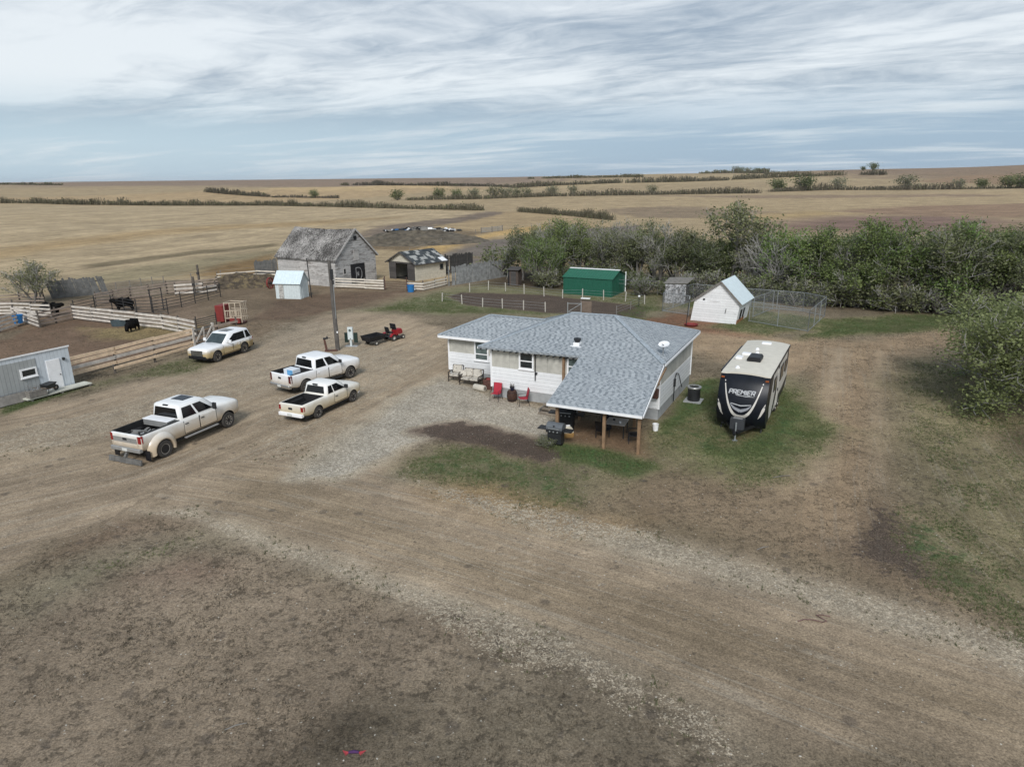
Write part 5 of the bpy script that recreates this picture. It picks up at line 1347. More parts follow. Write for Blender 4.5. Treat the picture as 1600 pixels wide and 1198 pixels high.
M_SLAB = mat('grey_slab_board', (.145, .145, .14), .95, var=.3, vscale=2)
M_SLABL = mat('pale_slab_board', (.25, .255, .25), .95, var=.35, vscale=2)
def windbreak(label, a, b, h, m_, seed, lean_=0., hv=.09):
    P, Q = G(*a), G(*b); rng = random.Random(seed); L_ = (Q - P).length
    root = prop('windbreak_fence', P, along(P, Q), label, 'fence', 'board windbreaks')
    mb = MB(); x = 0.
    while x < L_:
        w_ = rng.uniform(.16, .28); hh = h * (1 + rng.uniform(-hv, hv * .5)); lx = rng.uniform(-.02, .02) + lean_ * hh
        if rng.random() > .03:
            y = rng.uniform(-.03, .03); mb.hexa([(x, y - .02, -.1), (x + w_ - .015, y - .02, -.1), (x + w_ - .015, y + .02, -.1), (x, y + .02, -.1), (x + lx, y - .02, hh), (x + lx + w_ - .02, y - .02, hh + rng.uniform(-.05, .05)), (x + lx + w_ - .02, y + .02, hh), (x + lx, y + .02, hh)])
        x += w_ - .012
    mb.build('board', m_, root)['kind'] = 'stuff'
    for z in (.4, h * .75): MB().bar((0, .09, z), (L_, .09, z), .06, .14).build('rail', M_POST, root)
windbreak('grey board windbreak running from the garage towards the trees', (701, 447), (792, 432), 2.35, M_SLABL, 1)
windbreak('tall blackened board windbreak behind the garage', (696, 428), (738, 422), 2.6, mat('black_slab_board', (.05, .048, .046), .95, var=.3), 2)
windbreak('leaning grey board windbreak behind the olive bush', (82, 467), (167, 459), 2.15, M_SLAB, 3, -.22)
windbreak('dark board windbreak at the left end of the barn', (399, 431), (433, 428), 2.1, M_SLAB, 4)

# garden fence: pale posts, three wires, a braced gate
def wire_fence(name, label, pts, h=1.0, m_=None, r=.045, wires=(.3, .6, .9), group=None, cat='fence', wm=None):
    P = [G(*q) for q in pts]; o = P[0]; root = empty(name, o, 0, label, cat, group); rng = random.Random(len(pts)); post = None
    for p_ in P:
        if post is None: post = MB().tube([(0, 0, -.1), (.01, 0, h)], r, 7).build('post', m_, root); pp = post
        else: pp = post.copy(); link(pp); pp.parent = root
        pp.location = p_ - o; pp.rotation_euler = (rng.uniform(-.04, .04), rng.uniform(-.05, .05), 0); pp.scale.z = rng.uniform(.9, 1.12)
    for z in wires: MB().tube([p_ - o + Vector((0, 0, z * h)) for p_ in P], .009, 4).build('wire', wm or M_STEEL, root)
    return root
M_PALEPOST = mat('pale_fence_post', (.50, .47, .41), .85, var=.15)
wire_fence('garden_fence', 'front garden fence of pale round posts nearest the farmhouse', [(691, 471), (722, 475), (754, 479.5), (785, 482), (818, 484), (852, 487)], .95, M_PALEPOST, .06, group='garden fences')
wire_fence('garden_fence', 'back garden fence of pale posts in front of the green shed', [(734, 456), (763, 453), (790, 455), (819, 459), (850, 463), (879, 466), (910, 466), (943, 468.5), (977, 471), (1007, 475)], 1.0, M_PALEPOST, .055, group='garden fences')
wire_fence('garden_fence', 'short garden fence closing the end beside the white coop yard', [(963, 492), (985, 484), (1007, 475)], .9, M_GREYPOST, .05, group='garden fences')
ggp, ggq = G(887, 489), G(908, 489.5)
gg = prop('garden_gate', ggp, along(ggp, ggq), 'small braced steel garden gate behind the farmhouse roof', 'gate'); L_ = (ggq - ggp).length
for x in (0, L_): MB().bx(x - .04, x + .04, -.04, .04, -.05, 1.05).build('post', M_STEEL, gg)
for z in (.12, .95): MB().bar((0, 0, z), (L_, 0, z), .05).build('rail', M_STEEL, gg)
MB().bar((.05, -.03, .15), (L_ - .05, -.03, .92), .05).build('brace', M_STEEL, gg)
bp_ = prop('brown_panel', G(916, 489), along(ggp, ggq), 'brown board panel leaning beside the garden gate', 'panel')
MB().bx(-.5, .5, -.03, .03, 0, 1.15).build('panel', mat('dull_brown_panel', (.17, .13, .10), .85, var=.2), bp_); MB().bx(-.56, -.5, -.05, .05, 0, 1.25).build('edge_board', M_GREYPOST, bp_)
wire_fence('wire_fence', 'thin wire fence of crooked posts along the pale grass strip', [(182, 456), (205, 453), (222, 450.5), (239, 448), (256, 446), (300, 441), (345, 436), (400, 430)], 1.25, M_GREYPOST, .05, (.4, .9))
wire_fence('wire_fence', 'fence line running past the junk heap into the fields', [(640, 398), (690, 382), (743, 366), (778, 361.5), (830, 357), (870, 354)], 1.2, M_GREYPOST, .07, (.5, .9))
pg, pq = G(752, 365), G(785, 361)
pgt = prop('pasture_gate', pg, along(pg, pq), 'grey steel pasture gates in the field fence line', 'gate'); L_ = (pq - pg).length
for z in (.3, .6, .9, 1.2): MB().bar((0, 0, z), (L_, 0, z), .06, .16).build('bar', M_STEEL, pgt)
for x in (0, L_ / 2, L_): MB().bx(x - .08, x + .08, -.08, .08, -.1, 1.45).build('post', M_GREYPOST, pgt)

# chain link kennel
cl_ = bpy.data.materials.new('chain_link'); cl_.use_nodes = True; cl_.node_tree.nodes.clear()
t = NT(cl_.node_tree); uvx = t.xyz(t.node('ShaderNodeUVMap'))
w1 = t.m('LESS_THAN', t.m('FRACT', t.m('MULTIPLY', t.m('ADD', uvx[0], uvx[1]), 14.)), .085); w2_ = t.m('LESS_THAN', t.m('FRACT', t.m('MULTIPLY', t.m('SUBTRACT', uvx[0], uvx[1]), 14.)), .085)
bsd = t.node('ShaderNodeBsdfPrincipled', 0, {'Base Color': (.40, .42, .43, 1), 'Roughness': .5, 'Metallic': .4})
mx = t.node('ShaderNodeMixShader', 0, {0: t.m('MAXIMUM', w1, w2_), 1: t.node('ShaderNodeBsdfTransparent'), 2: bsd})
t.L.new(mx, t.N.new('ShaderNodeOutputMaterial').inputs[0])
kn_pts = [[(1035, 486.5), (1076, 492.5)], [(1035, 486.5), (1082, 471), (1174, 480), (1254, 487), (1288, 494.5)], [(1170, 502.5), (1262, 518.5)], [(1262, 518.5), (1288, 494.5)], [(1176, 496), (1207, 483)]]
kn = prop('chain_link_kennel', G(1035, 486.5), 0, 'galvanised chain link dog run around the white chicken coop', 'dog run'); ko = G(1035, 486.5)
for run in kn_pts:
    P = [G(*q) - ko for q in run]
    for a, b in zip(P, P[1:]):
        n = max(1, round((b - a).length / 2.7)); KH = 1.85
        for i in range(n + 1):
            q = a.lerp(b, i / n); MB().tube([q + Vector((0, 0, -.05)), q + Vector((0, 0, KH + .03))], .035, 7).build('post', M_STEEL, kn)
        for z in (.08, KH): MB().tube([a + Vector((0, 0, z)), b + Vector((0, 0, z))], .028, 6).build('rail', M_STEEL, kn)
        mb = MB(); mb.add([a + Vector((0, 0, .06)), b + Vector((0, 0, .06)), b + Vector((0, 0, KH)), a + Vector((0, 0, KH))], [(0, 1, 2, 3)]); mb.build('mesh_panel', cl_, kn)
sh = prop('dog_shelter', G(1038, 473), along(G(1038, 473), G(1069, 475)), 'grey dappled lean-to shelter at the left end of the dog run', 'shelter'); 
M_DAPPLE = mat('flaking_grey_panel', (.30, .30, .31), .9, build=lambda t, c, uv, pos: t.mix(t.ramp(t.noise(pos, 4.5, 5, .75), .42, .58), (.10, .095, .09), (.50, .50, .51)))
MB().bx(0, 2.15, -.03, .03, .0, 2.0).build('front_panel', M_DAPPLE, sh)
MB().bx(2.1, 2.16, .03, 2.0, 0, 1.95).build('side_panel', M_OLDBLK, sh)
mb = MB(); plane_slab(mb, [(-.15, -.15, 2.08), (2.3, -.15, 2.18), (2.6, 2.2, 2.5), (0, 2.2, 2.4)], .05); mb.build('roof', M_GREYPOST, sh)
oh = prop('outhouse', G(796, 446), rad(-25), 'small dark plank outhouse under the first trees', 'outhouse')
mb = MB().bx(0, 1.15, 0, 1.15, -.1, 1.9); mb.build('wall', mat('dark_red_plank', (.10, .075, .062), .9, build=boards(.17, .1, 0, .4, .3)), oh)
MB().bx(-.16, 0, -.05, .9, -.1, 1.95).build('side_board', M_DOORBLK, oh)
mb = MB(); plane_slab(mb, [(-.3, -.25, 1.98), (1.35, -.25, 1.98), (1.35, 1.3, 2.2), (-.3, 1.3, 2.2)], .06); mb.build('roof', M_OLDBLK, oh)
MB().bx(.2, .9, -.04, -.003, .02, 1.75).build('door', M_OLDBLK, oh)
cll = prop('clothes_line', G(991, 461), 0, 'clothes line strung on two posts between green shed and dog run', 'clothes line'); c2_ = G(1027, 462) - G(991, 461)
for q in (Vector((0, 0, 0)), c2_): MB().tube([q, q + Vector((0, 0, 1.7))], .05, 6).build('post', M_GREYPOST, cll)
for z in (1.62, 1.2): MB().tube([Vector((-2.4, 1., z + .05)), Vector((0, 0, z)), c2_ + Vector((0, 0, z))], .015, 4).build('wire', M_STEEL, cll)
gl_ = prop('garden_light', G(998, 479), 0, 'thin dark garden light with white globe top', 'garden light')
MB().tube([(0, 0, -.05), (0, 0, .95)], .03, 6).build('stake', M_DARK, gl_); MB().lathe([(.05, .95), (.11, 1.0), (.13, 1.06), (.10, 1.13), (.02, 1.16)], 12).build('globe', M_WHITE, gl_)
wb_ = prop('white_board', G(915, 467), rad(-20), 'white board lying on the grass in front of the green shed', 'board'); MB().bx(-.5, .5, -.25, .25, .02, .10).build('slab', M_WHITE, wb_, bevel=.01); MB().bx(-.45, -.35, -.2, .2, 0, .018).build('batten', M_GREYPOST, wb_)
rl = prop('red_feed_pan', G(1080, 509), 0, 'flat red feed pan on bare earth left of the white coop', 'feed pan'); M_RED = mat('faded_red_plastic', (.21, .030, .026), .6, var=.15)
MB().lathe([(.50, .0), (.58, .16), (.62, .17), (.60, .13), (.48, .05)], 20, cap=False).lathe([(.49, .045), (.001, .05)], 20, cap=False).build('pan', M_RED, rl, smooth=.6)
rd = prop('leaning_pole', G(1072, 508), 0, 'thin dark pole leaning against the left eave of the white coop', 'pole'); MB().tube([(0, 0, 0), (.22, .25, 2.3)], .035, 6).build('shaft', M_DARK, rd); MB().tube([(.22, .25, 2.3), (.26, .30, 2.5)], .02, 6).build('tip', M_STEEL, rd)

# ------------------------------------------------------------------ yard things
up = prop('utility_pole', G(528, 547), 0, 'tall weathered grey utility pole in the middle of the yard', 'utility pole')
MB().tube([(0, 0, -.3), (-.03, 0, 2.4), (-.10, 0, 6.95)], [.17, .16, .125], 12).build('shaft', mat('pole_timber', (.115, .105, .095), .95, var=.25, vscale=2), up, smooth=.8)
MB().box((.10, -.12, 1.45), (.10, .05, .14)).build('tag_plate', M_WHITE, up)
MB().box((.05, -.14, 5.9), (.22, .16, .75)).box((.1, -.14, 5.3), (.12, .12, .3)).build('bracket', M_DARK, up)
MB().tube([(.09, -.1, 2.5), (.12, -.16, 5.2)], .03, 6).build('conduit', M_STEEL, up)
pp = prop('thin_pole', G(487, 465), 0, 'thin dark steel pole beside the little white metal shed', 'pole'); MB().tube([(0, 0, -.1), (-.15, 0, 4.3)], .055, 7).build('shaft', M_DARK, pp); MB().box((-.16, 0, 4.32), (.16, .12, .1)).build('cap', M_DARK, pp)
vs_ = prop('vise_stand', G(519, 548.5), rad(10), 'rusty steel base with upright and bench vise beside the utility pole', 'vise stand')
MB().bx(-.55, .42, -.16, .16, 0, .10).build('base', M_RUST, vs_, bevel=.02); MB().hexa([(-.48, -.07, .1), (-.32, -.07, .1), (-.32, .07, .1), (-.48, .07, .1), (-.58, -.06, .95), (-.44, -.06, .95), (-.44, .06, .95), (-.58, .06, .95)]).build('upright', M_RUST, vs_)
MB().bx(-.60, -.36, -.07, .07, .951, 1.08).bx(-.35, -.24, -.09, .09, .98, 1.16).bar((-.24, 0, 1.04), (-.05, 0, 1.04), .04).bar((-.08, -.12, 1.04), (-.08, .12, 1.04), .025).build('vise', M_DARK, vs_)
mp = prop('meter_pedestal', G(549, 541), rad(-4), 'white electrical meter box on a post between two dark green boards', 'meter box')
MB().bx(-.07, .07, -.05, .05, -.05, .55).build('post', M_PALE, mp); b_ = MB().bx(-.21, .21, -.10, .10, .55, 1.55).build('cabinet', M_PALE, mp, bevel=.02)
MB().lathe([(.09, -.16), (.09, -.101)], 14, (0, 0, 1.32), 'Y').build('meter', M_GLASSG, b_); MB().bx(-.03, .03, -.112, -.101, .60, .68).build('lock', M_DARK, b_)
M_DKGRN = mat('dark_green_board', (.014, .034, .028), .6)
for s_ in (-1, 1): MB().bx(min(s_ * .22, s_ * .52), max(s_ * .22, s_ * .52), .08, .16, .30, 1.08).build('side_board', M_DKGRN, mp)
MB().bx(-.5, .5, -.2, .3, 0, .03).build('pad', M_CONC, mp)

M_DCART = mat('black_poly', (.013, .013, .015), .6, var=.3)
def small_wheel(root, x, y, r, wd, s_): 
    wo = MB().lathe([(r * .5, -wd / 2), (r * .92, -wd / 2), (r, -wd * .25), (r, wd * .25), (r * .92, wd / 2), (r * .5, wd / 2), (r * .5, -wd / 2)], 18, (0, 0, 0), 'Y', cap=False).build('wheel', M_TYRE, root, smooth=.7); wo.location = (x, y, r)
    MB().lathe([(r * .52, s_ * wd * .1), (r * .50, s_ * wd * .42), (r * .2, s_ * wd * .3), (.01, s_ * wd * .4)], 14, (0, 0, 0), 'Y').build('rim', mat('pale_wheel_disc', (.5, .48, .43), .5), wo, smooth=.6)
ca0, ca1 = G(572, 541), G(612, 531); am = along(ca0, ca1)
dc = prop('dump_cart', ca0 + Vector((.35, .5, 0)), am, 'black tow behind dump cart coupled to the red lawn tractor', 'cart')
mb = MB(); x0, x1, y1, z0_, z1_ = -.55, .95, .45, .38, .78
for pl_ in (((x0, -y1, z0_), (x1, -y1, z0_), (x1 + .1, -y1 - .1, z1_), (x0 - .1, -y1 - .1, z1_)), ((x0, y1, z0_), (x1, y1, z0_), (x1 + .1, y1 + .1, z1_), (x0 - .1, y1 + .1, z1_)), ((x0, -y1, z0_), (x0, y1, z0_), (x0 - .1, y1 + .1, z1_), (x0 - .1, -y1 - .1, z1_)), ((x1, -y1, z0_), (x1, y1, z0_), (x1 + .1, y1 + .1, z1_), (x1 + .1, -y1 - .1, z1_)), ((x0, -y1, z0_), (x1, -y1, z0_), (x1, y1, z0_), (x0, y1, z0_))):
    c_ = Vector((.2, 0, .9)); P = [Vector(q) for q in pl_]; n_ = (P[1] - P[0]).cross(P[2] - P[0]).normalized() * .03
    mb.prism(P, n_)
mb.build('tub', M_DCART, dc); MB().bar((.9, 0, .34), (1.55, 0, .34), .05).bar((-.3, 0, .33), (.9, 0, .34), .08).build('drawbar', M_DARK, dc)
for s_ in (-1, 1): small_wheel(dc, .05, s_ * .5, .20, .14, s_)
lt = prop('lawn_tractor', ca0 + Vector((.35, .5, 0)) + Vector((math.cos(am), math.sin(am), 0)) * 2.05, am, 'red and black riding lawn tractor parked behind the meter post', 'lawn tractor')
M_REDP = mat('red_tractor_paint', (.30, .016, .022), .35, var=.1, spec=.5)
MB().loft([[(x, -w_, .42), (x, -w_, h_ - .1), (x, -w_ * .7, h_), (x, w_ * .7, h_), (x, w_, h_ - .1), (x, w_, .42)] for x, w_, h_ in ((.38, .27, .86), (.6, .28, .90), (1.05, .26, .84), (1.18, .2, .72))]).build('hood', M_REDP, lt, smooth=.5)
MB().bx(-.45, .4, -.42, .42, .30, .40).build('chassis', M_DARK, lt, bevel=.02)
for s_ in (-1, 1):
    MB().loft([[(x, s_ * .34, z), (x, s_ * .60, z), (x, s_ * .60, z + .05), (x, s_ * .34, z + .05)] for x, z in ((-.42, .38), (-.25, .56), (.0, .58), (.2, .42))]).build('fender', M_REDP, lt)
    small_wheel(lt, -.1, s_ * .46, .26, .22, s_); small_wheel(lt, 1.0, s_ * .40, .19, .15, s_)
se = MB().bx(-.30, .15, -.25, .25, .60, .70).build('seat', M_DCART, lt, bevel=.04); MB().hexa([(-.33, -.25, .7), (-.22, -.25, .7), (-.22, .25, .7), (-.33, .25, .7), (-.46, -.22, 1.15), (-.36, -.22, 1.18), (-.36, .22, 1.18), (-.46, .22, 1.15)]).build('seat_back', M_DCART, se, bevel=.03)
MB().bar((.42, 0, .8), (.28, 0, 1.02), .05).lathe([(.17, 1.03), (.20, 1.05), (.17, 1.07)], 16, (.25, 0, 0)).build('steering_wheel', M_DARK, lt)
MB().hexa([(.30, -.30, .88), (.42, -.30, .88), (.42, .30, .88), (.30, .30, .88), (.24, -.32, 1.32), (.30, -.32, 1.34), (.30, .32, 1.34), (.24, .32, 1.32)]).build('dash_cowl', M_DCART, lt)
MB().bx(.1, .85, -.5, .5, .12, .26).build('mower_deck', M_DARK, lt, bevel=.05)

M_BLUE = mat('blue_plastic', (.02, .17, .44), .45, var=.12)
for (px, py, lb, hz_) in ((34, 508, 'blue plastic tub hanging on the pale corral boards', .35), (642, 456, 'blue plastic tub on the ground in front of the garage fence', .0)):
    r_ = prop('blue_tub', G(px, py), .4, lb, 'tub', 'blue tubs')
    if hz_: r_.location = G(px, py) + Vector((-.05, -.25, .25))
    MB().lathe([(.36, 0), (.42, .72), (.46, .73), (.46, .78), (.40, .77), (.34, .06)], 18, cap=False).lathe([(.36, .01), (.001, .01)], 18, cap=False).build('tub', M_BLUE, r_, smooth=.6)
    MB().box((.44, -.12, .3), (.05, .16, .2)).build('tag_plate', M_WHITE, r_)
tg = prop('water_trough', G(187, 509), along(G(177, 509), G(196, 508)), 'grey green oval stock tank behind the grazing calf', 'water trough')
mb = MB(); el = lambda k, sx, sy, z: [(sx * math.cos(2 * math.pi * i / k), sy * math.sin(2 * math.pi * i / k), z) for i in range(k)]
M_TANK = mat('grey_green_tank', (.06, .085, .095), .6, var=.2)
mb.loft([el(18, .66, .36, .0), el(18, .72, .40, .5), el(18, .74, .42, .52), el(18, .68, .36, .52), el(18, .64, .33, .36)]); mb.build('tank', M_TANK, tg, smooth=.6)
mb = MB(); mb.add(el(18, .645, .335, .40), [tuple(range(18))]); mb.build('water', mat('dark_water', (.02, .025, .025), .05, spec=.6), tg)
chp, chq = G(342, 506), G(377, 507)
cch = prop('cattle_chute', chp, along(chp, chq), 'red and cream steel cattle squeeze chute beside the corral', 'cattle chute'); Lc_ = (chq - chp).length
M_CREAMP = mat('cream_painted_pipe', (.56, .47, .36), .6, var=.15)
MB().bx(-.05, .75, -.3, .9, .25, 1.75).build('head_gate', M_RED, cch, bevel=.04)
mb = MB()
for z in (.55, 1.25, 1.95): mb.bar((.8, -.1, z), (Lc_ + .2, -.1, z + .12), .06)
for i in range(9): mb.bar((.9 + i * (Lc_ - .8) / 8, -.1, .55), (.9 + i * (Lc_ - .8) / 8, -.1, 1.3), .04)
for i in range(4): mb.bar((.8 + i * (Lc_ - .6) / 3, -.1, .2), (.8 + i * (Lc_ - .6) / 3, -.1, 2.0), .06)
for z in (.6, 1.3, 2.0): mb.bar((.8, 1.0, z), (Lc_ + .2, 1.0, z), .06)
for y in (.2, .5, .8): mb.bar((Lc_ + .2, y, .4), (Lc_ + .2, y, 2.05), .05)
mb.bar((Lc_ + .2, -.1, 2.05), (Lc_ + .2, 1.0, 2.05), .06).bar((.8, -.1, 2.0), (.8, 1., 2.0), .06)
mb.build('squeeze_frame', M_CREAMP, cch)
MB().bx(Lc_ - .9, Lc_ + .1, -.35, -.12, .18, .60).build('tail_panel', M_RED, cch, bevel=.02); MB().bx(.2, Lc_ + .1, .0, .9, .05, .18).build('floor', M_RUST, cch)
rw = prop('implement_wheel', G(423, 451), rad(75), 'red spoked implement wheel leaning left of the little white shed', 'wheel')
mb = MB().lathe([(.62, -.08), (.70, -.08), (.70, .08), (.62, .08), (.62, -.08)], 24, (0, 0, .7), 'Y', cap=False)
for k in range(8): a = math.pi * k / 4; mb.bar((0, 0, .7), (.64 * math.cos(a), 0, .7 + .64 * math.sin(a)), .05)
mb.build('rim', M_RED, rw, smooth=.6); MB().lathe([(.16, -.18), (.16, .18)], 12, (0, 0, .7), 'Y').build('hub', M_DARK, rw)

# ---- mounds
def mound(name, label, cat, c, sx, sy, h, rz, m_, seed, kind=None):
    rng = random.Random(seed); N_ = 34; vs = []; fs = []
    off = rng.uniform(0, 50)
    for i in range(N_ + 1):
        for j in range(N_ + 1):
            u, v = -1 + 2 * i / N_, -1 + 2 * j / N_; r2 = math.sqrt(u * u + v * v)
            k = max(0., 1 - r2 ** 1.8); nn = float(fnoise(np.array([u * 3 + off]), np.array([v * 3.]), .8)[0])
            wx, wy = c[0] + u * sx * math.cos(rz) - v * sy * math.sin(rz), c[1] + u * sx * math.sin(rz) + v * sy * math.cos(rz)
            vs.append((u * sx, v * sy, float(hz(wx, wy)) - c[2] + h * k * (.35 + 1.1 * nn) - .12 + rng.uniform(-.06, .06) * (k > 0)))
    for i in range(N_):
        for j in range(N_): fs.append((i * (N_ + 1) + j, (i + 1) * (N_ + 1) + j, (i + 1) * (N_ + 1) + j + 1, i * (N_ + 1) + j + 1))
    o = MB().add(vs, fs).build(name, m_, None, smooth=.9); o.location = c; o.rotation_euler = (0, 0, rz); tag(o, label, cat); 
    if kind: o['kind'] = kind
    return o
M_MANURE = mat('manure', (.075, .058, .040), .95, var=.6, vscale=2.2, build=lambda t, c, uv, pos: t.mix(t.ramp(t.noise(pos, 1.6, 6, .7), .48, .62), c, (.17, .13, .07)))
mound('manure_pile', 'dark brown manure and straw heap left of the barn', 'manure pile', G(385, 446), 6.4, 2.8, 1.7, rad(12), M_MANURE, 3)
M_SPOIL = mat('weedy_spoil', (.115, .095, .068), .95, var=.5, vscale=.8)
mound('earth_bank', 'weedy brown earth bank behind the barn', 'earth bank', G(655, 376), 15, 9, 2.2, rad(15), M_SPOIL, 6)
jr = random.Random(9); jb = {k: MB() for k in range(5)}
jc = G(660, 370)
for i in range(170):
    a = jr.uniform(0, 6.3); q = jr.random() ** .6; p_ = Vector((math.cos(a) * q * 8.5, math.sin(a) * q * 3.0, jr.uniform(0, .9) * (1 - q) + .25))
    M_ = Matrix.Rotation(jr.uniform(0, 6), 3, 'Z') @ Matrix.Rotation(jr.uniform(-.7, .7), 3, 'X')
    k = jr.choices(range(5), [5, 3, 1.4, .4, 1])[0] if p_.x < 1 else jr.choices(range(5), [3, 3, 3, 1.2, 2])[0]
    jb[k].box(p_, (jr.uniform(.4, 2.0), jr.uniform(.2, 1.), jr.uniform(.04, .4)), M=M_, mi=0)
jm = [M_BLACK, M_GREYPOST, M_WHITE, M_BLUE, M_OLDBLK]; jj = MB()
for k in jb: jj.add(jb[k].v, jb[k].f, k)
jo = jj.build('junk_heap', jm, None, fix=False); jo.location = jc + Vector((0, .5, 1.1)); tag(jo, 'heap of black, white and blue scrap on the bank behind the garage', 'junk heap', kind='stuff')

# ------------------------------------------------------------------ patio things beside the farmhouse
M_WICK = mat('dark_brown_frame', (.030, .022, .018), .6, var=.3)
def floral(t, c, uv, pos): return t.mix(t.ramp(t.noise(pos, 9., 4, .7), .54, .62), c, (.22, .19, .16))
M_CUSH = mat('floral_cushion', (.56, .52, .45), .85, build=floral)
M_REDF = mat('red_sling_fabric', (.42, .030, .050), .7, var=.12)
def seat_frame(root, w_, cush, m_=M_WICK, back=.92):
    """outdoor armchair / loveseat facing -y; width w_, cush cushions"""
    for x in (-w_ / 2, w_ / 2):
        MB().tube([(x, -.36, 0), (x, -.36, .56), (x, -.30, .62), (x, .22, .60), (x, .32, .52), (x, .36, 0)], .035, 6).build('side_frame', m_, root)
    MB().bx(-w_ / 2, w_ / 2, -.34, .34, .28, .34).build('seat_base', m_, root)
    mb = MB().bar((-w_ / 2, .34, .3), (-w_ / 2, .46, back), .05).bar((w_ / 2, .34, .3), (w_ / 2, .46, back), .05).bar((-w_ / 2, .46, back), (w_ / 2, .46, back), .05).bar((-w_ / 2, .40, .6), (w_ / 2, .40, .6), .04); mb.build('back_frame', m_, root)
    cw = (w_ - .08) / cush
    for i in range(cush):
        x0 = -w_ / 2 + .04 + i * cw
        MB().bx(x0 + .01, x0 + cw - .01, -.36, .26, .342, .46).build('seat_cushion', M_CUSH, root, bevel=.04, seg=2)
        MB().hexa([(x0 + .02, .18, .46), (x0 + cw - .02, .18, .46), (x0 + cw - .02, .33, .46), (x0 + .02, .33, .46), (x0 + .02, .30, .96), (x0 + cw - .02, .30, .96), (x0 + cw - .02, .44, .94), (x0 + .02, .44, .94)]).build('back_cushion', M_CUSH, root, bevel=.04, seg=2)
hr = -.468
a_ = prop('patio_armchair', HP(-3.75, 2.0), hr + .12, 'dark framed patio armchair with floral cushions left of the loveseat', 'armchair', 'patio seating'); seat_frame(a_, .74, 1)
a_ = prop('patio_loveseat', HP(-2.35, 1.6), hr + .05, 'dark framed patio loveseat with two floral back cushions by the wing wall', 'loveseat', 'patio seating'); seat_frame(a_, 1.32, 2)
th = MB().hexa([(-.2, -.08, 0), (.2, -.08, 0), (.2, .04, 0), (-.2, .04, 0), (-.2, .10, .38), (.2, .10, .38), (.2, .2, .38), (-.2, .2, .38)]).build('throw_pillow', M_CUSH, None, bevel=.04, seg=2)
th.matrix_world = Matrix.Translation(HP(-2.95, 1.62, .47)) @ Matrix.Rotation(hr + .4, 4, 'Z'); tag(th, 'tilted floral pillow on the left end of the patio loveseat', 'pillow')
rb = prop('rolled_cushion', HP(-1.2, .62), hr - .15, 'pale rolled foam mat lying on the gravel', 'foam roll'); M_FOAM = mat('pale_foam', (.55, .51, .43), .9, var=.1)
mb = MB().lathe([(.03, -.42), (.17, -.42), (.20, -.38), (.20, .38), (.17, .42), (.03, .42)], 16, (0, 0, .20), 'X'); mb.build('roll', M_FOAM, rb, smooth=.7); MB().lathe([(.06, .421), (.10, .43), (.04, .435)], 12, (0, 0, .2), 'X').build('core', M_GREYPOST, rb)
bx_ = prop('red_toy_box', HP(-.75, 1.35), hr + .1, 'dark crate of red and white odds and ends in the wall corner', 'crate')
mb = MB().bx(-.45, .45, -.3, .3, 0, .05)
for q_ in ((-.45, -.41, -.3, .3), (.41, .45, -.3, .3), (-.41, .41, -.3, -.26), (-.41, .41, .26, .3)): mb.bx(q_[0], q_[1], q_[2], q_[3], .05, .62)
mb.build('crate', M_RUST, bx_); MB().box((-.15, -.05, .50), (.35, .3, .35), .4).build('red_bundle', M_RED, bx_, bevel=.06); MB().box((.15, .05, .62), (.36, .28, .16), .3).build('white_bundle', M_WHITE, bx_, bevel=.04)
def sling_chair(loc, rz, label):
    r_ = prop('sling_chair', loc, rz, label, 'chair', 'red patio chairs')
    for x in (-.27, .27):
        MB().tube([(x, -.30, 0), (x, -.26, .60), (x, .20, .62)], .016, 6).build('leg', M_DARK, r_)
        MB().tube([(x, .34, 0), (x, .20, .42), (x, .32, 1.0)], .016, 6).build('leg', M_DARK, r_)
    s_ = MB().loft([[(-.25, y, z), (.25, y, z), (.25, y + .0, z + .015), (-.25, y, z + .015)] for y, z in ((-.27, .45), (.0, .41), (.19, .42))]).build('seat', M_REDF, r_)
    MB().hexa([(-.25, .19, .44), (.25, .19, .44), (.25, .205, .43), (-.25, .205, .43), (-.25, .31, 1.02), (.25, .31, 1.02), (.25, .325, 1.015), (-.25, .325, 1.015)]).build('backrest', M_REDF, r_)
sling_chair(HP(.62, -.62), hr + .05, 'red sling patio chair facing the yard at the wall corner')
sling_chair(HP(2.5, -.75), hr - .95, 'red sling patio chair turned sideways right of the barrel table')
br = prop('barrel_table', HP(1.55, -.35), 0, 'dark wooden barrel table between the two red chairs', 'barrel')
MB().lathe([(.24, 0), (.29, .18), (.31, .34), (.29, .52), (.25, .66)], 18).build('staves', mat('dark_oak', (.060, .030, .020), .7, var=.3, vscale=8), br, smooth=.5)
for z in (.12, .54): MB().lathe([(.275, z - .03), (.285, z), (.30, z + .03), (.29, z + .03)], 18, cap=False).build('hoop', M_DARK, br)
po = prop('plant_pot', HP(1.57, -.37, .662), 0, 'navy plant pot with a withered plant on the barrel table', 'plant pot'); MB().lathe([(.09, 0), (.14, .22), (.16, .23), (.14, .24), (.12, .18)], 14).build('pot', mat('navy_glaze', (.010, .012, .03), .3), po, smooth=.6)
mb = MB(); rng = random.Random(2)
for i in range(14): a = rng.uniform(0, 6.3); mb.bar((0, 0, .2), (math.cos(a) * .14, math.sin(a) * .14, rng.uniform(.3, .48)), .025, .01)
mb.build('foliage', M_GREYPOST, po)

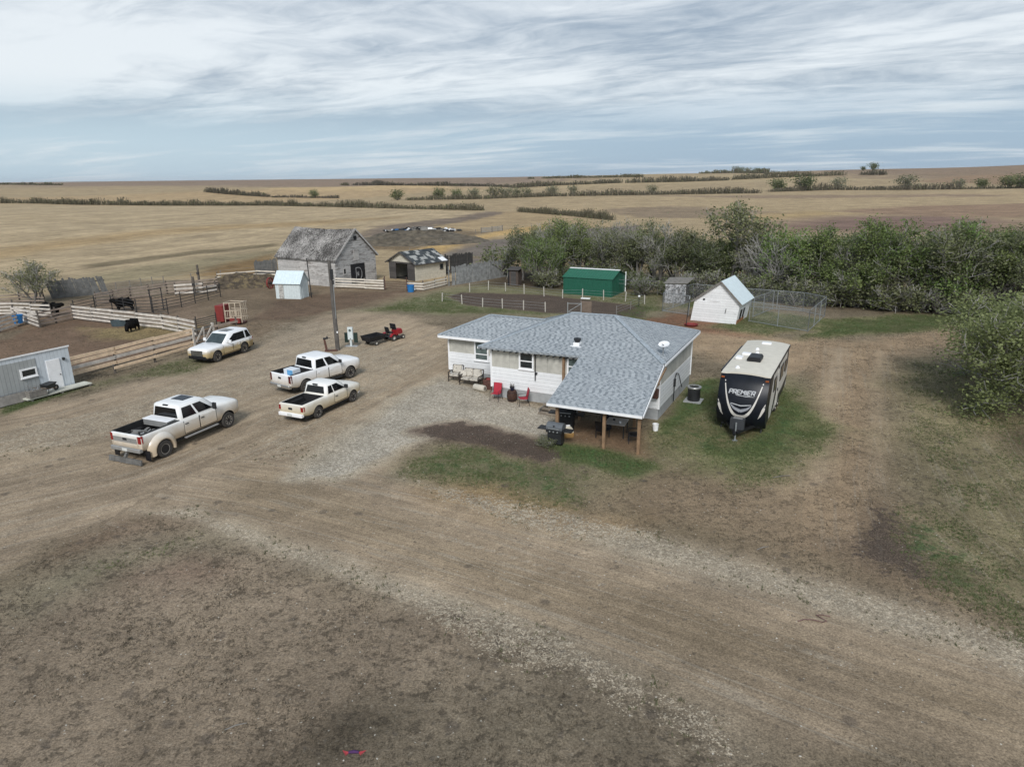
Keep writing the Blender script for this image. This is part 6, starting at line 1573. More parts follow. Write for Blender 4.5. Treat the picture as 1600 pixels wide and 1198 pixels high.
def barbecue(loc, rz, label, lid, name='gas_barbecue', sc_=1.):
    r_ = prop(name, loc, rz, label, 'barbecue', 'barbecues'); r_.scale = (sc_,) * 3
    MB().bx(-.36, .36, -.24, .24, .12, .70).build('cabinet', M_DARK, r_, bevel=.02)
    MB().bx(-.42, .42, -.30, .28, .70, .86).build('firebox', M_DARK, r_, bevel=.02)
    ld = MB().loft([[(x, -.28, .87), (x, -.27, 1.0), (x, -.16, 1.12), (x, .02, 1.17), (x, .18, 1.12), (x, .28, .96), (x, .28, .87)] for x in (-.42, -.40, .40, .42)]).build('lid', lid, r_, smooth=.6)
    MB().bar((-.28, -.33, .93), (.28, -.33, .93), .035).build('handle', M_STEEL, ld); MB().lathe([(.045, -.31), (.045, -.285)], 10, (0, .02, 1.06), 'Y').build('thermometer', M_DARK, ld)
    for s_ in (-1, 1): MB().bx(min(s_ * .44, s_ * .90), max(s_ * .44, s_ * .90), -.25, .22, .80, .86).build('side_shelf', M_DARK, r_, bevel=.02)
    for x in (-.2, 0, .2): MB().lathe([(.035, -.345), (.035, -.302)], 8, (x, 0, .78), 'Y').build('knob', M_STEEL, r_)
    for x in (-.33, .33): MB().lathe([(.07, -.03), (.07, .03)], 12, (x, .0, .07), 'X').build('wheel', M_BLACK, r_)
    return r_
barbecue(HP(6.62, -5.62), hr + .02, 'grey lidded gas barbecue with side shelves on the gravel edge', mat('grey_lid', (.12, .13, .14), .4, var=.15))
barbecue(HP(6.25, -3.3), hr + .15, 'black barbecue standing against the left porch post', M_BLACK, sc_=1.05)
sk = prop('feed_sack', HP(6.75, -4.35), .3, 'slumped white and tan sack between the two barbecues', 'sack')
MB().loft([[(x * s_, y * s_, z) for x, y in ((-.24, -.16), (0, -.2), (.24, -.16), (.26, .12), (0, .2), (-.26, .12))] for z, s_ in ((0, 1.), (.15, 1.1), (.38, 1.0), (.52, .7), (.58, .25))]).build('sack', mat('white_tan_sack', (.58, .54, .44), .8, build=lambda t, c, uv, pos: t.mix(t.ramp(t.xyz(pos)[2], .30, .22), c, (.34, .20, .07))), sk, smooth=.9); MB().box((0, 0, .60), (.2, .08, .06)).build('tied_neck', M_WHITE, sk)
tb = prop('patio_table', HP(8.9, -3.05), hr + .1, 'white topped square patio table under the porch roof', 'table')
MB().bx(-.52, .52, -.52, .52, .70, .74).build('table_top', mat('pale_table_top', (.52, .48, .44), .6, var=.12), tb, bevel=.01)
for x in (-.46, .46):
    for y in (-.46, .46): MB().bx(x - .025, x + .025, y - .025, y + .025, 0, .70).build('leg', M_DARK, tb)
for (u, v, s_, m_, nm, lb) in ((8.75, -3.0, .05, M_DARK, 'ashtray', 'small dark ashtray on the patio table'), (9.15, -3.25, .045, M_WHITE, 'cup', 'small white cup on the patio table edge')):
    o = MB().lathe([(s_, 0), (s_ * 1.3, .08), (s_ * 1.2, .09), (s_ * .9, .02)], 12).build(nm, m_, None); o.location = HP(u, v, .742); tag(o, lb, nm)
def dark_chair(loc, rz, label):
    r_ = prop('patio_chair', loc, rz, label, 'chair', 'dark porch chairs')
    MB().bx(-.26, .26, -.26, .26, .40, .45).build('seat', M_BLACK, r_, bevel=.015); MB().hexa([(-.25, .22, .45), (.25, .22, .45), (.25, .26, .45), (-.25, .26, .45), (-.25, .34, .95), (.25, .34, .95), (.25, .37, .95), (-.25, .37, .95)]).build('backrest', M_BLACK, r_)
    for x in (-.24, .24):
        for y in (-.24, .24): MB().bar((x, y, 0), (x, y, .40), .035).build('leg', M_DARK, r_)
    for x in (-.27, .27): MB().bar((x, -.24, .64), (x, .28, .66), .04).bar((x, -.24, .42), (x, -.24, .64), .03).build('armrest', M_DARK, r_)
dark_chair(HP(10.0, -3.7), hr - 1.2, 'black patio chair at the right of the porch near the corner post')
dark_chair(HP(8.4, -3.75), hr + 2.9, 'black patio chair at the near side of the white topped table')
bn = prop('drum_stove', HP(8.1, -2.3), 0, 'dark blue steel drum standing beside the patio table', 'drum'); MB().lathe([(.28, 0), (.28, .3), (.295, .31), (.28, .33), (.28, .60), (.295, .61), (.28, .63), (.28, .88), (.30, .9), (.27, .9), (.26, .80)], 18).build('drum', mat('dark_blue_drum', (.016, .016, .03), .6, var=.3), bn, smooth=.5); MB().lathe([(.255, .801), (.1, .83), (.02, .83)], 16).build('lid', M_DARK, bn)
pb = prop('white_bucket', HP(10.55, -1.6), 0, 'white plastic bucket at the right porch corner', 'bucket'); MB().lathe([(.13, 0), (.16, .36), (.17, .37), (.155, .36), (.12, .03)], 16).build('bucket', M_WHITE, pb, smooth=.6); MB().tube([(-.16, 0, .34), (-.12, -.10, .42), (.12, -.10, .42), (.16, 0, .34)], .008, 5).build('handle', M_STEEL, pb)
ac = prop('air_conditioner', HP(11.25, 4.2), hr, 'round dark central air conditioner unit beside the right house wall', 'air conditioner')
MB().lathe([(.36, .06), (.36, .80)], 22).build('coil_housing', M_DARK, ac, smooth=.5); MB().lathe([(.40, .80), (.42, .86), (.40, .90), (.28, .90), (.28, .86)], 22, cap=False).build('top_ring', M_SILVER, ac, smooth=.5)
mb = MB(); 
for k in range(4): mb.bar((0, 0, .85), (.28 * math.cos(k * 1.57 + .4), .28 * math.sin(k * 1.57 + .4), .85), .10, .02)
mb.build('fan', M_BLACK, ac); MB().bx(-.5, .5, -.5, .5, -.02, .06).build('pad', M_CONC, ac)
# by the site shed
LSf = frame((-28.43, 42.58), rad(62.46))
wbp = LSf(-1.95, -.62, .205); wbw = prop('wheelbarrow', wbp, rad(62) + .3, 'dark wheelbarrow with grey tray on the plank platform by the white door', 'wheelbarrow')
MB().hexa([(-.25, -.2, .28), (.25, -.15, .28), (.25, .15, .28), (-.25, .2, .28), (-.38, -.33, .56), (.42, -.28, .60), (.42, .28, .60), (-.38, .33, .56)]).build('tray', M_DARK, wbw); small_wheel(wbw, .55, 0, .18, .10, 1)
for s_ in (-1, 1): MB().tube([(.55, s_ * .06, .18), (-.2, s_ * .22, .30), (-.75, s_ * .30, .52)], .02, 6).build('handle', M_WOOD, wbw); MB().tube([(-.2, s_ * .2, .27), (-.28, s_ * .24, 0)], .02, 5).build('leg', M_DARK, wbw)
cbp = LSf(-2.75, -.75, .205); cb = prop('scrap_crate', cbp, rad(62), 'open dark crate of scrap metal against the grey cladding', 'crate')
MB().bx(-.5, .5, -.22, .22, 0, .42).build('crate', M_GREYPOST, cb); mb = MB(); rng = random.Random(8)
for i in range(9): x, y = rng.uniform(-.4, .4), rng.uniform(-.15, .15); mb.bar((x, y, .35), (x + rng.uniform(-.3, .3), y + rng.uniform(-.1, .1), rng.uniform(.5, .8)), .06, .04)
mb.build('scrap', M_STEEL, cb)
spn = prop('grey_sheet', LSf(-3.9, -.42, 0), rad(62), 'grey sheet leaning on the foot of the shed wall', 'sheet'); MB().hexa([(-.9, -.1, 0), (.9, -.1, 0), (.9, -.06, 0), (-.9, -.06, 0), (-.9, .25, .55), (.9, .25, .55), (.9, .29, .55), (-.9, .29, .55)]).build('sheet', M_GREYPOST, spn); MB().bx(-.9, .9, -.14, -.10, 0, .05).build('edge_batten', M_OLDBLK, spn)

# litter near the drive
rt = prop('rope_toy', G(553, 1176), 0, 'purple and red chewed dog toy lying on rough grass', 'dog toy'); rt.scale = (.75,) * 3
MB().tube([(-.16, 0, .04), (0, .01, .05), (.16, 0, .04)], [.04, .05, .04], 8).build('core', mat('purple_cloth', (.07, .025, .10), .8), rt, smooth=.8)
for s_ in (-1, 1):
    mb = MB()
    for k in range(5): mb.tube([(s_ * .15, 0, .04), (s_ * (.24 + .03 * k), (-.10 + .045 * k), .02)], .012, 5)
    mb.build('tassel', mat('red_cord', (.40, .05, .06), .8), rt)
cr = G(1272, 969); rp_ = MB().tube([cr + Vector(q) for q in ((-.5, -.05, .02), (-.3, .02, .03), (-.05, .0, .03), (.2, -.12, .03), (.35, -.06, .02), (.22, .10, .04), (.16, .22, .03), (.34, .24, .02), (.55, .16, .02))], .016, 6).build('rope', mat('dirty_red_rope', (.15, .09, .08), .9, var=.4, vscale=8), None, smooth=.9)
tag(rp_, 'tangled dirty red rope lying at the edge of the gravel drive', 'rope')
for (px, py, L_, lb) in ((368, 1136, .45, 'pale curled twig on the rough grass near the purple dog toy'), (835, 744, .9, 'weathered stick on the grass below the travel trailer lawn'), (1192, 857, .5, 'short pale stick on bare ground above the gravel strip')):
    if px == 835: px, py = 1222, 745
    c0 = G(px, py); tw = MB().tube([c0 + Vector((-L_ / 2, -.1, .02)), c0 + Vector((0, .02, .05)), c0 + Vector((L_ / 2, .12, .02))], [.016, .02, .010], 5).build('stick', M_GREYPOST, None); tag(tw, lb, 'stick')

# ------------------------------------------------------------------ cattle
M_COW = mat('black_hide', (.006, .0055, .005), .8, var=.3, spec=.12)
def cow(loc, rz, label, graze=True, s_=1.):
    me_ = bpy.data.meshes.new('cow')
    V = [((0, 0, .92), .52), ((.32, 0, .94), .53), ((.66, 0, 1.0), .46), ((-.36, 0, .98), .50), ((-.66, 0, 1.04), .40), ]
    E = [(0, 1), (1, 2), (0, 3), (3, 4)]
    def add(p, r, prev): V.append((p, r)); E.append((prev, len(V) - 1)); return len(V) - 1
    if graze:
        n = add((.98, 0, .86), .32, 2); n = add((1.16, .02, .60), .24, n); n = add((1.26, .03, .36), .22, n); n = add((1.33, .03, .14), .14, n)
        hd = (1.20, .03, .46)
    else:
        n = add((.98, 0, 1.14), .34, 2); n = add((1.16, 0, 1.28), .26, n); n = add((1.36, 0, 1.24), .23, n); n = add((1.56, 0, 1.10), .15, n); hd = (1.22, 0, 1.34)
    for sx in (-1, 1):
        e = add((hd[0] - .02, sx * .18, hd[2] + .06), .05, n - 2); 
        k = add((.70, sx * .20, .66), .20, 2); k = add((.72, sx * .20, .40), .12, k); k = add((.70, sx * .20, .12), .09, k); add((.74, sx * .20, .03), .065, k)
        k = add((-.62, sx * .22, .76), .28, 4); k = add((-.54, sx * .22, .56), .18, k); k = add((-.74, sx * .22, .36), .11, k); k = add((-.70, sx * .22, .10), .085, k); add((-.66, sx * .20, .03), .065, k)
    k = add((-.92, 0, 1.02), .04, 4); k = add((-.98, 0, .7), .03, k); add((-.97, 0, .42), .05, k)
    me_.from_pydata([v for v, _ in V], E, [])
    o = bpy.data.objects.new('cow', me_); link(o); md_ = o.modifiers.new('skin', 'SKIN'); sub = o.modifiers.new('sub', 'SUBSURF'); sub.levels = 1; sub.render_levels = 1
    for i, (_, r_) in enumerate(V): me_.skin_vertices[0].data[i].radius = (r_, r_)
    me_.skin_vertices[0].data[0].use_root = True
    dg = bpy.context.evaluated_depsgraph_get(); dg.update(); bm = bmesh.new(); bm.from_mesh(o.evaluated_get(dg).to_mesh()); o.modifiers.clear(); finish(bm, 1.5)
    m2 = bpy.data.meshes.new('cow'); bm.to_mesh(m2); bm.free(); m2.materials.append(M_COW); o.data = m2
    o.location = loc; o.rotation_euler = (0, 0, rz); o.scale = (s_,) * 3
    return tag(o, label, 'cow', 'black cattle')
cow(G(209, 517), rad(262), 'black calf grazing in the corral with its head down', True, .72)
cow(G(68, 497) + Vector((0, 1.1, 0)), rad(10), 'black cow standing behind the pale corral boards', False, .9)
cow(G(192, 487) + Vector((0, .6, 0)), rad(195), 'black cow standing among the dark steel corral panels', False, .9)
# ------------------------------------------------------------------ trees
M_BARK = mat('grey_bark', (.20, .185, .168), .95, var=.3, vscale=3)
M_TWIG = mat('pale_grey_twig', (.32, .305, .285), .95, var=.3, vscale=1.5)
def leaf_mat(name, a, b, c_):
    m_ = bpy.data.materials.new(name); m_.use_nodes = True; m_.node_tree.nodes.clear(); t = NT(m_.node_tree)
    ri = t.node('ShaderNodeNewGeometry', 8)
    pos = t.node('ShaderNodeTexCoord', 3); oi = t.node('ShaderNodeObjectInfo', 5)
    col = t.mix(ri, a, b); n = t.noise(pos, .55, 3, .6)
    col = t.mix(t.ramp(n, .42, .66), col, c_)
    col = t.mix(1., col, t.node('ShaderNodeCombineColor', 0, {i: t.m('ADD', .82, t.m('MULTIPLY', oi, .36)) for i in range(3)}), 'MULTIPLY')
    col = t.mix(t.m('MULTIPLY', t.m('FRACT', t.m('MULTIPLY', oi, 7.3)), .38), col, (.25, .235, .115))
    b1 = t.node('ShaderNodeBsdfPrincipled', 0, {'Base Color': col, 'Roughness': .65, 'Specular IOR Level': .25})
    b2 = t.node('ShaderNodeBsdfTranslucent', 0, {'Color': col})
    t.L.new(t.node('ShaderNodeMixShader', 0, {0: .38, 1: b1, 2: b2}), t.N.new('ShaderNodeOutputMaterial').inputs[0]); return m_
LF_GREEN = leaf_mat('green_leaf', (.105, .175, .045), (.185, .275, .080), (.235, .305, .100))
LF_OLIVE = leaf_mat('olive_leaf', (0.154, 0.179, 0.090), (0.256, 0.275, 0.154), (0.211, 0.237, 0.109))
LF_GREY = leaf_mat('dull_leaf', (0.198, 0.198, 0.134), (0.301, 0.294, 0.211), (0.243, 0.256, 0.154))
LF_DARK = leaf_mat('dark_leaf', (.100, .135, .055), (.175, .205, .095), (.205, .230, .110))
LF_BUSH = leaf_mat('bush_leaf', (.165, .195, .075), (.29, .32, .15), (.24, .275, .11))
LF_BROWN = leaf_mat('brown_twig_leaf', (.105, .088, .075), (.170, .148, .130), (.125, .112, .092))

def rot_about(v, axis, a): return Matrix.Rotation(a, 3, axis) @ v
def tree_data(seed, H, spread, stems=2, lean=.25, levels=3, nleaf=6000, leaf=.17, leafm=LF_GREEN, clear=.25, kids=(4, 4, 4), twig=True, bark=None, cover=1., topheavy=0., clump=.42):
    """returns (trunk mesh, crown mesh or None): tapered limbs and leaf-sized faces clustered round the twigs"""
    rng = random.Random(seed); mb = MB(); tips = []
    def grow(p, d, L_, r, lv, base):
        n = 4 if lv else 3; pts = [p.copy()]; rs = [r]
        for i in range(n):
            d = (d + Vector((rng.uniform(-1, 1), rng.uniform(-1, 1), rng.uniform(-.5, 1.0))) * (.20 if lv else .32)).normalized()
            p = p + d * L_ / n; pts.append(p.copy()); rs.append(max(.018, r * (1 - .62 * (i + 1) / n)))
        if lv > 0 or twig: mb.tube(pts, rs, 6 if lv >= 2 else (4 if lv == 1 else 3), 0 if lv >= 2 else 1, cap=False)
        if lv == 0:
            tips.append(pts); return
        k = kids[lv - 1]
        for j in range(k):
            t_ = (clear if lv == levels - 0 else .25) + (1 - (clear if lv == levels else .25)) * (j + rng.random() * .8) / k
            t_ = min(t_, .999); i = int(t_ * n); f_ = t_ * n - i
            q = pts[i].lerp(pts[i + 1], f_); dd = (pts[i + 1] - pts[i]).normalized()
            ax = dd.orthogonal().normalized(); ax = rot_about(ax, dd, rng.uniform(0, 6.28))
            nd = rot_about(dd, ax, rad(rng.uniform(28, 66) * spread)); nd.z += .12
            grow(q, nd.normalized(), L_ * rng.uniform(.50, .74) * (1.15 - .35 * t_), max(.014, rs[i] * .62), lv - 1, q)
        grow(p, d, L_ * .5, rs[-1], lv - 1, p)
    for s_ in range(stems):
        a = 6.28 * (s_ + rng.random() * .6) / stems; ln = lean * rng.uniform(.5, 1.3)
        d0 = Vector((math.cos(a) * ln, math.sin(a) * ln, 1)).normalized()
        grow(Vector((math.cos(a) * .15 * (stems > 1), math.sin(a) * .15 * (stems > 1), -.15)), d0, H * rng.uniform(.52, .64), H * .020 + .03, levels, None)
    top = max(max(p[2] for p in tp) for tp in tips)
    k = H / top
    mb.v = [(v[0] * k, v[1] * k, v[2] * k) for v in mb.v]
    o = mb.build('trunk', [bark or M_BARK, M_TWIG], None, smooth=1.2, fix=False)
    crown = None
    if nleaf:
        nr = np.random.RandomState(seed)
        use = [tp for tp in tips if rng.random() < cover] or tips
        if topheavy: use = [tp for tp in use if tp[-1][2] * k > H * topheavy * rng.uniform(.7, 1.2)] or use
        wts = np.array([rng.uniform(.25, 1.6) for _ in use]); wts /= wts.sum()
        pick = nr.choice(len(use), nleaf, p=wts)
        T = np.array([[tuple(p) for p in tp] for tp in use]) * k
        seg = nr.rand(nleaf) * (T.shape[1] - 1.001); i0 = seg.astype(int); f_ = (seg - i0)[:, None]
        C = T[pick, i0] * (1 - f_) + T[pick, i0 + 1] * f_ + nr.normal(0, clump, (nleaf, 3)) * np.array([1, 1, .75])
        C[:, 2] = np.maximum(C[:, 2], .08)
        N_ = nr.normal(0, 1, (nleaf, 3)); N_[:, 2] = np.abs(N_[:, 2]) + .35; N_ /= np.linalg.norm(N_, axis=1)[:, None]
        U = np.cross(N_, nr.normal(0, 1, (nleaf, 3))); U /= np.linalg.norm(U, axis=1)[:, None]; W_ = np.cross(N_, U)
        s1 = (leaf * nr.uniform(.55, 1.25, nleaf))[:, None]; s2 = s1 * nr.uniform(.5, .8, nleaf)[:, None]
        V = np.stack([C - U * s1, C - W_ * s2, C + U * s1, C + W_ * s2], 1).reshape(-1, 3)
        me_ = bpy.data.meshes.new('crown'); me_.vertices.add(nleaf * 4); me_.vertices.foreach_set('co', V.ravel())
        me_.loops.add(nleaf * 4); me_.loops.foreach_set('vertex_index', np.arange(nleaf * 4, dtype=np.int32))
        me_.polygons.add(nleaf); me_.polygons.foreach_set('loop_start', np.arange(0, nleaf * 4, 4, dtype=np.int32)); me_.polygons.foreach_set('loop_total', np.full(nleaf, 4, np.int32))
        me_.update(calc_edges=True); me_.materials.append(leafm); crown = me_
    tm = o.data; bpy.data.objects.remove(o)
    return tm, crown

M_UNDER = mat('dead_undergrowth', (.125, .110, .096), .95, var=.35, vscale=1.5)
LIB = {
    'green': [tree_data(11, 8, 1.0, 2, .25, 3, 8200, .115, LF_GREEN, .22, clump=.36, cover=.8), tree_data(12, 8, 1.05, 3, .3, 3, 9000, .115, LF_GREEN, .18, clump=.36, cover=.8), tree_data(13, 8, 1.0, 4, .34, 3, 8600, .115, LF_GREEN, .16, clump=.34, cover=.75)],
    'olive': [tree_data(21, 8, 1.0, 3, .3, 3, 6600, .105, LF_OLIVE, .2, clump=.36, cover=.75), tree_data(22, 8, .95, 2, .25, 3, 6400, .105, LF_OLIVE, .2, clump=.36, cover=.75), tree_data(23, 8, 1.0, 4, .32, 3, 6600, .105, LF_OLIVE, .2, clump=.34, cover=.7)],
    'grey': [tree_data(31, 8, .95, 3, .28, 3, 2000, .11, LF_GREY, .18, (6, 5, 4)), tree_data(32, 8, .9, 4, .3, 3, 1600, .11, LF_OLIVE, .15, (5, 5, 4))],
    'dark': [tree_data(41, 8, 1.0, 3, .3, 3, 8000, .115, LF_DARK, .12, clump=.38, cover=.85), tree_data(42, 8, 1.1, 3, .35, 3, 7800, .115, LF_DARK, .15, clump=.38, cover=.85)],
    'bare': [tree_data(51, 5, .9, 5, .4, 2, 260, .12, LF_GREY, .1, (6, 6), bark=M_TWIG), tree_data(52, 5, 1., 6, .5, 2, 0, .1, LF_GREY, .1, (7, 6), bark=M_TWIG)],
    'dead': [tree_data(53, 3, 1., 6, .5, 2, 700, .12, LF_BROWN, .1, (7, 6), bark=M_UNDER), tree_data(54, 3, 1., 6, .6, 2, 900, .12, LF_DARK, .1, (7, 6), bark=M_UNDER)],
    'tall': [tree_data(61, 10, 1.05, 2, .22, 3, 3600, .17, LF_OLIVE, .3, (5, 4, 5), topheavy=.42)],
    'shrub': [tree_data(71, 3, 1.0, 6, .55, 2, 1500, .12, LF_DARK, .08, (5, 5), clump=.32), tree_data(72, 3, 1.0, 6, .55, 2, 1300, .12, LF_OLIVE, .08, (5, 5), clump=.32)],
    'bush': [tree_data(81, 6.6, 1.15, 8, .62, 3, 46000, .078, LF_BUSH, .10, (4, 4, 4), clump=.42)],
    'thin': [tree_data(91, 5.6, .9, 5, .42, 3, 3400, .09, LF_OLIVE, .2, (4, 4, 4), clump=.34)],
    'far': [tree_data(101, 8, 1.15, 5, .55, 2, 900, .40, LF_DARK, .05, (5, 5), twig=False, clump=.8), tree_data(102, 8, 1.15, 6, .6, 2, 800, .40, LF_GREY, .05, (5, 5), twig=False, clump=.85)],
}
def plant(kind, v, loc, h, label, name='tree', group=None, rz=0., wide=1., cat='tree'):
    tm, cm = LIB[kind][v % len(LIB[kind])]
    base = max(q.co.z for q in tm.vertices) if kind != 'x' else 8
    s_ = h / base
    r_ = empty(name, loc, rz, label, cat, group); r_.scale = (s_ * wide, s_ * wide, s_)
    o = bpy.data.objects.new('trunk', tm); link(o); o.parent = r_
    if cm: o = bpy.data.objects.new('crown', cm); link(o); o.parent = r_
    return r_

rng = random.Random(77)
belt = [
    ('shrub', 782, 434, 4.4, 'low bright bush at the left end of the shelter belt by the windbreak'),
    ('olive', 818, 440, 6.8, 'dark stemmed olive tree standing over the outhouse'),
    ('green', 846, 448, 6.0, 'bushy green tree between the outhouse and the green shed'),
    ('grey', 872, 440, 7.6, 'twiggy grey tree rising behind the left end of the green shed'),
    ('green', 905, 441, 8.2, 'tall yellow green tree behind the middle of the green shed'),
    ('olive', 938, 443, 7.6, 'olive tree behind the right end of the green shed'),
    ('grey', 972, 444, 8.4, 'tall grey twiggy tree right of the green shed'),
    ('olive', 1000, 448, 7.8, 'loose olive tree behind the clothes line'),
    ('grey', 1030, 450, 8.2, 'grey twiggy tree behind the dappled dog shelter'),
    ('dark', 1062, 452, 7.0, 'dense dark tree right behind the dappled dog shelter'),
    ('dark', 1094, 454, 6.6, 'dense dark tree left of the roof peak of the white coop'),
    ('tall', 1148, 456, 10.2, 'tallest tree of the belt with bare grey limbs above the white coop'),
    ('grey', 1182, 464, 6.4, 'thin grey tree behind the pale roof of the white coop'),
    ('bare', 1212, 468, 6.6, 'leafless grey tree behind the dog run'),
    ('green', 1246, 470, 7.6, 'leaning green tree behind the right half of the dog run'),
    ('green', 1282, 474, 8.0, 'round green tree above the right end of the dog run'),
    ('dark', 1312, 476, 7.6, 'dark green tree just right of the dog run corner'),
    ('grey', 1342, 480, 6.2, 'grey twiggy tree in a dip of the belt right of the dog run'),
    ('green', 1372, 482, 7.6, 'broad green tree behind the end of the grassy strip'),
    ('green', 1408, 484, 8.8, 'highest green tree in the right part of the belt'),
    ('dark', 1440, 486, 8.2, 'dark green tree right of the highest green tree of the belt'),
    ('olive', 1472, 488, 8.4, 'olive tree behind the bend of the two track lane'),
    ('green', 1506, 490, 8.2, 'bright green tree over the upper left of the big round bush'),
    ('dark', 1540, 492, 7.6, 'dark tree partly hidden by the big round bush'),
    ('green', 1578, 494, 7.8, 'green tree right behind the top of the big round bush'),
    ('olive', 1618, 498, 8., 'olive tree at the right frame edge behind the big round bush'),
    ('dark', 1670, 504, 8., 'dark tree beyond the right frame edge end of the belt'),
]
for i, (k, px, py, h_, lb) in enumerate(belt):
    plant(k, i, G(px, py) + Vector((0, 1.2, 0)), h_ * rng.uniform(.96, 1.04), lb, 'tree', 'shelter belt trees', rng.uniform(0, 6.3), rng.uniform(.95, 1.12))
for i in range(22):
    px = 830 + i * 37 + rng.uniform(-8, 8); py = 426 + (px - 830) * .072 + rng.uniform(-4, 4)
    k = rng.choice(['olive', 'grey', 'dark', 'green'] if px > 1000 else ['olive', 'grey', 'grey', 'green'])
    if 1180 < px < 1230: k = 'bare'
    plant(k, i + 1, G(px, max(py, 402)), rng.uniform(5.6, 7.0) if px < 1320 else rng.uniform(6.8, 8.0), 'tree in the half hidden back row of the shelter belt', 'tree', 'back row of the shelter belt', rng.uniform(0, 6.3), 1.08)
for i in range(34):
    px = 842 + i * 24 + rng.uniform(-9, 9); py = 449 + max(0, px - 860) * .066 + rng.uniform(-3, 3)
    if 870 < px < 985: py -= 8
    if px > 1600: break
    k = rng.choice(['dead', 'shrub', 'shrub']) if px > 1080 else rng.choice(['shrub', 'dead', 'shrub'])
    plant(k, i, G(px, py), rng.uniform(1.8, 3.4), 'tangled grey and dark undergrowth shrub at the foot of the shelter belt', 'shrub', 'undergrowth of the shelter belt', rng.uniform(0, 6.3), 1.25, 'shrub')
plant('bush', 0, G(1586, 632) + Vector((.6, .6, 0)), 6.6, 'big round olive green bush at the right edge of the frame', 'bush', None, .6, 1.24, 'bush')
plant('thin', 0, G(56, 473), 5.0, 'sparse olive bush beside the leaning windbreak', 'bush', None, 1.0, 1.2, 'bush')
wp = plant('shrub', 1, HP(6.2, -6.05), .55, 'leafy green weed clump at the foot of the grey barbecue', 'weed_clump', None, 0, 1.6, 'weeds')
for (px, py, h_, lb) in ((742, 500, .5, ''),): pass

# ---- field trees and hedgerows
def field(px, py, hpx, v, label, group='scattered field trees'):
    q = G(px, py); dist = q.length; plant('far', v, q, hpx * dist / F_PX * .95, label, 'tree', group, rng.uniform(0, 6.3), rng.uniform(1.0, 1.3))
field(491, 309.5, 12, 0, 'lone dark tree on the far side of the left stubble field')
for px, py, h_, v, lb in ((621, 313, 16, 0, 'round dark field tree at the left end of the main hedgerow'), (686, 311.5, 17, 0, 'dark field tree with a peaked crown left of two low ones'), (714, 311, 15, 0, 'low wide field tree right of the peaked one'),
    (741, 310.5, 15, 1, 'pale field tree in the middle of the left group'), (772, 309.5, 17, 1, 'pale tall field tree starting the grey green row'), (790, 309, 14, 1, 'low pale tree second in the grey green row'), (806, 308.5, 14, 1, 'low pale tree in the middle of the grey green row'),
    (823, 308, 14, 1, 'pale tree ending the grey green row'), (863, 305.5, 14, 1, 'wide pale field tree above the shelter belt gap'), (895, 304, 13, 1, 'pale field tree right of the wide pale one'), (1019, 303.5, 13, 1, 'small thin tree alone in the main hedgerow')):
    field(px, py, h_, v, lb)
for px, py, h_, v, lb in ((1214, 299, 18, 0, 'green field tree with flat top above the belt'), (1255, 298, 22, 0, 'largest dark field tree on the right'), (1309, 296, 16, 1, 'small grey field tree right of the largest one'), (1414, 296, 18, 1, 'leaning round field tree alone in the right hedgerow'),
    (1498, 295, 12, 1, 'low round field tree near the right end of the hedgerow'), (1532, 295, 13, 0, 'low dark field tree near the right end of the hedgerow'), (1574, 294.5, 16, 0, 'dark field tree second from the right frame edge'), (1597, 294.5, 18, 0, 'dark field tree at the right frame edge'),
    (1348, 267, 6, 0, 'low dark bush on the far right skyline'), (1364, 267, 11, 0, 'dark round tree on the far right skyline')): field(px, py, h_, v, lb)
for i, (px, py, h_) in enumerate(((1104, 271, 4), (1118, 270.5, 5), (1132, 270.5, 5), (1150, 270, 9), (1158, 270, 8), (1168, 270, 7), (1182, 270, 7), (1192, 270, 5))):
    field(px, py, h_, i, 'small tree in the dark clump on the centre right skyline', 'skyline clump of trees')

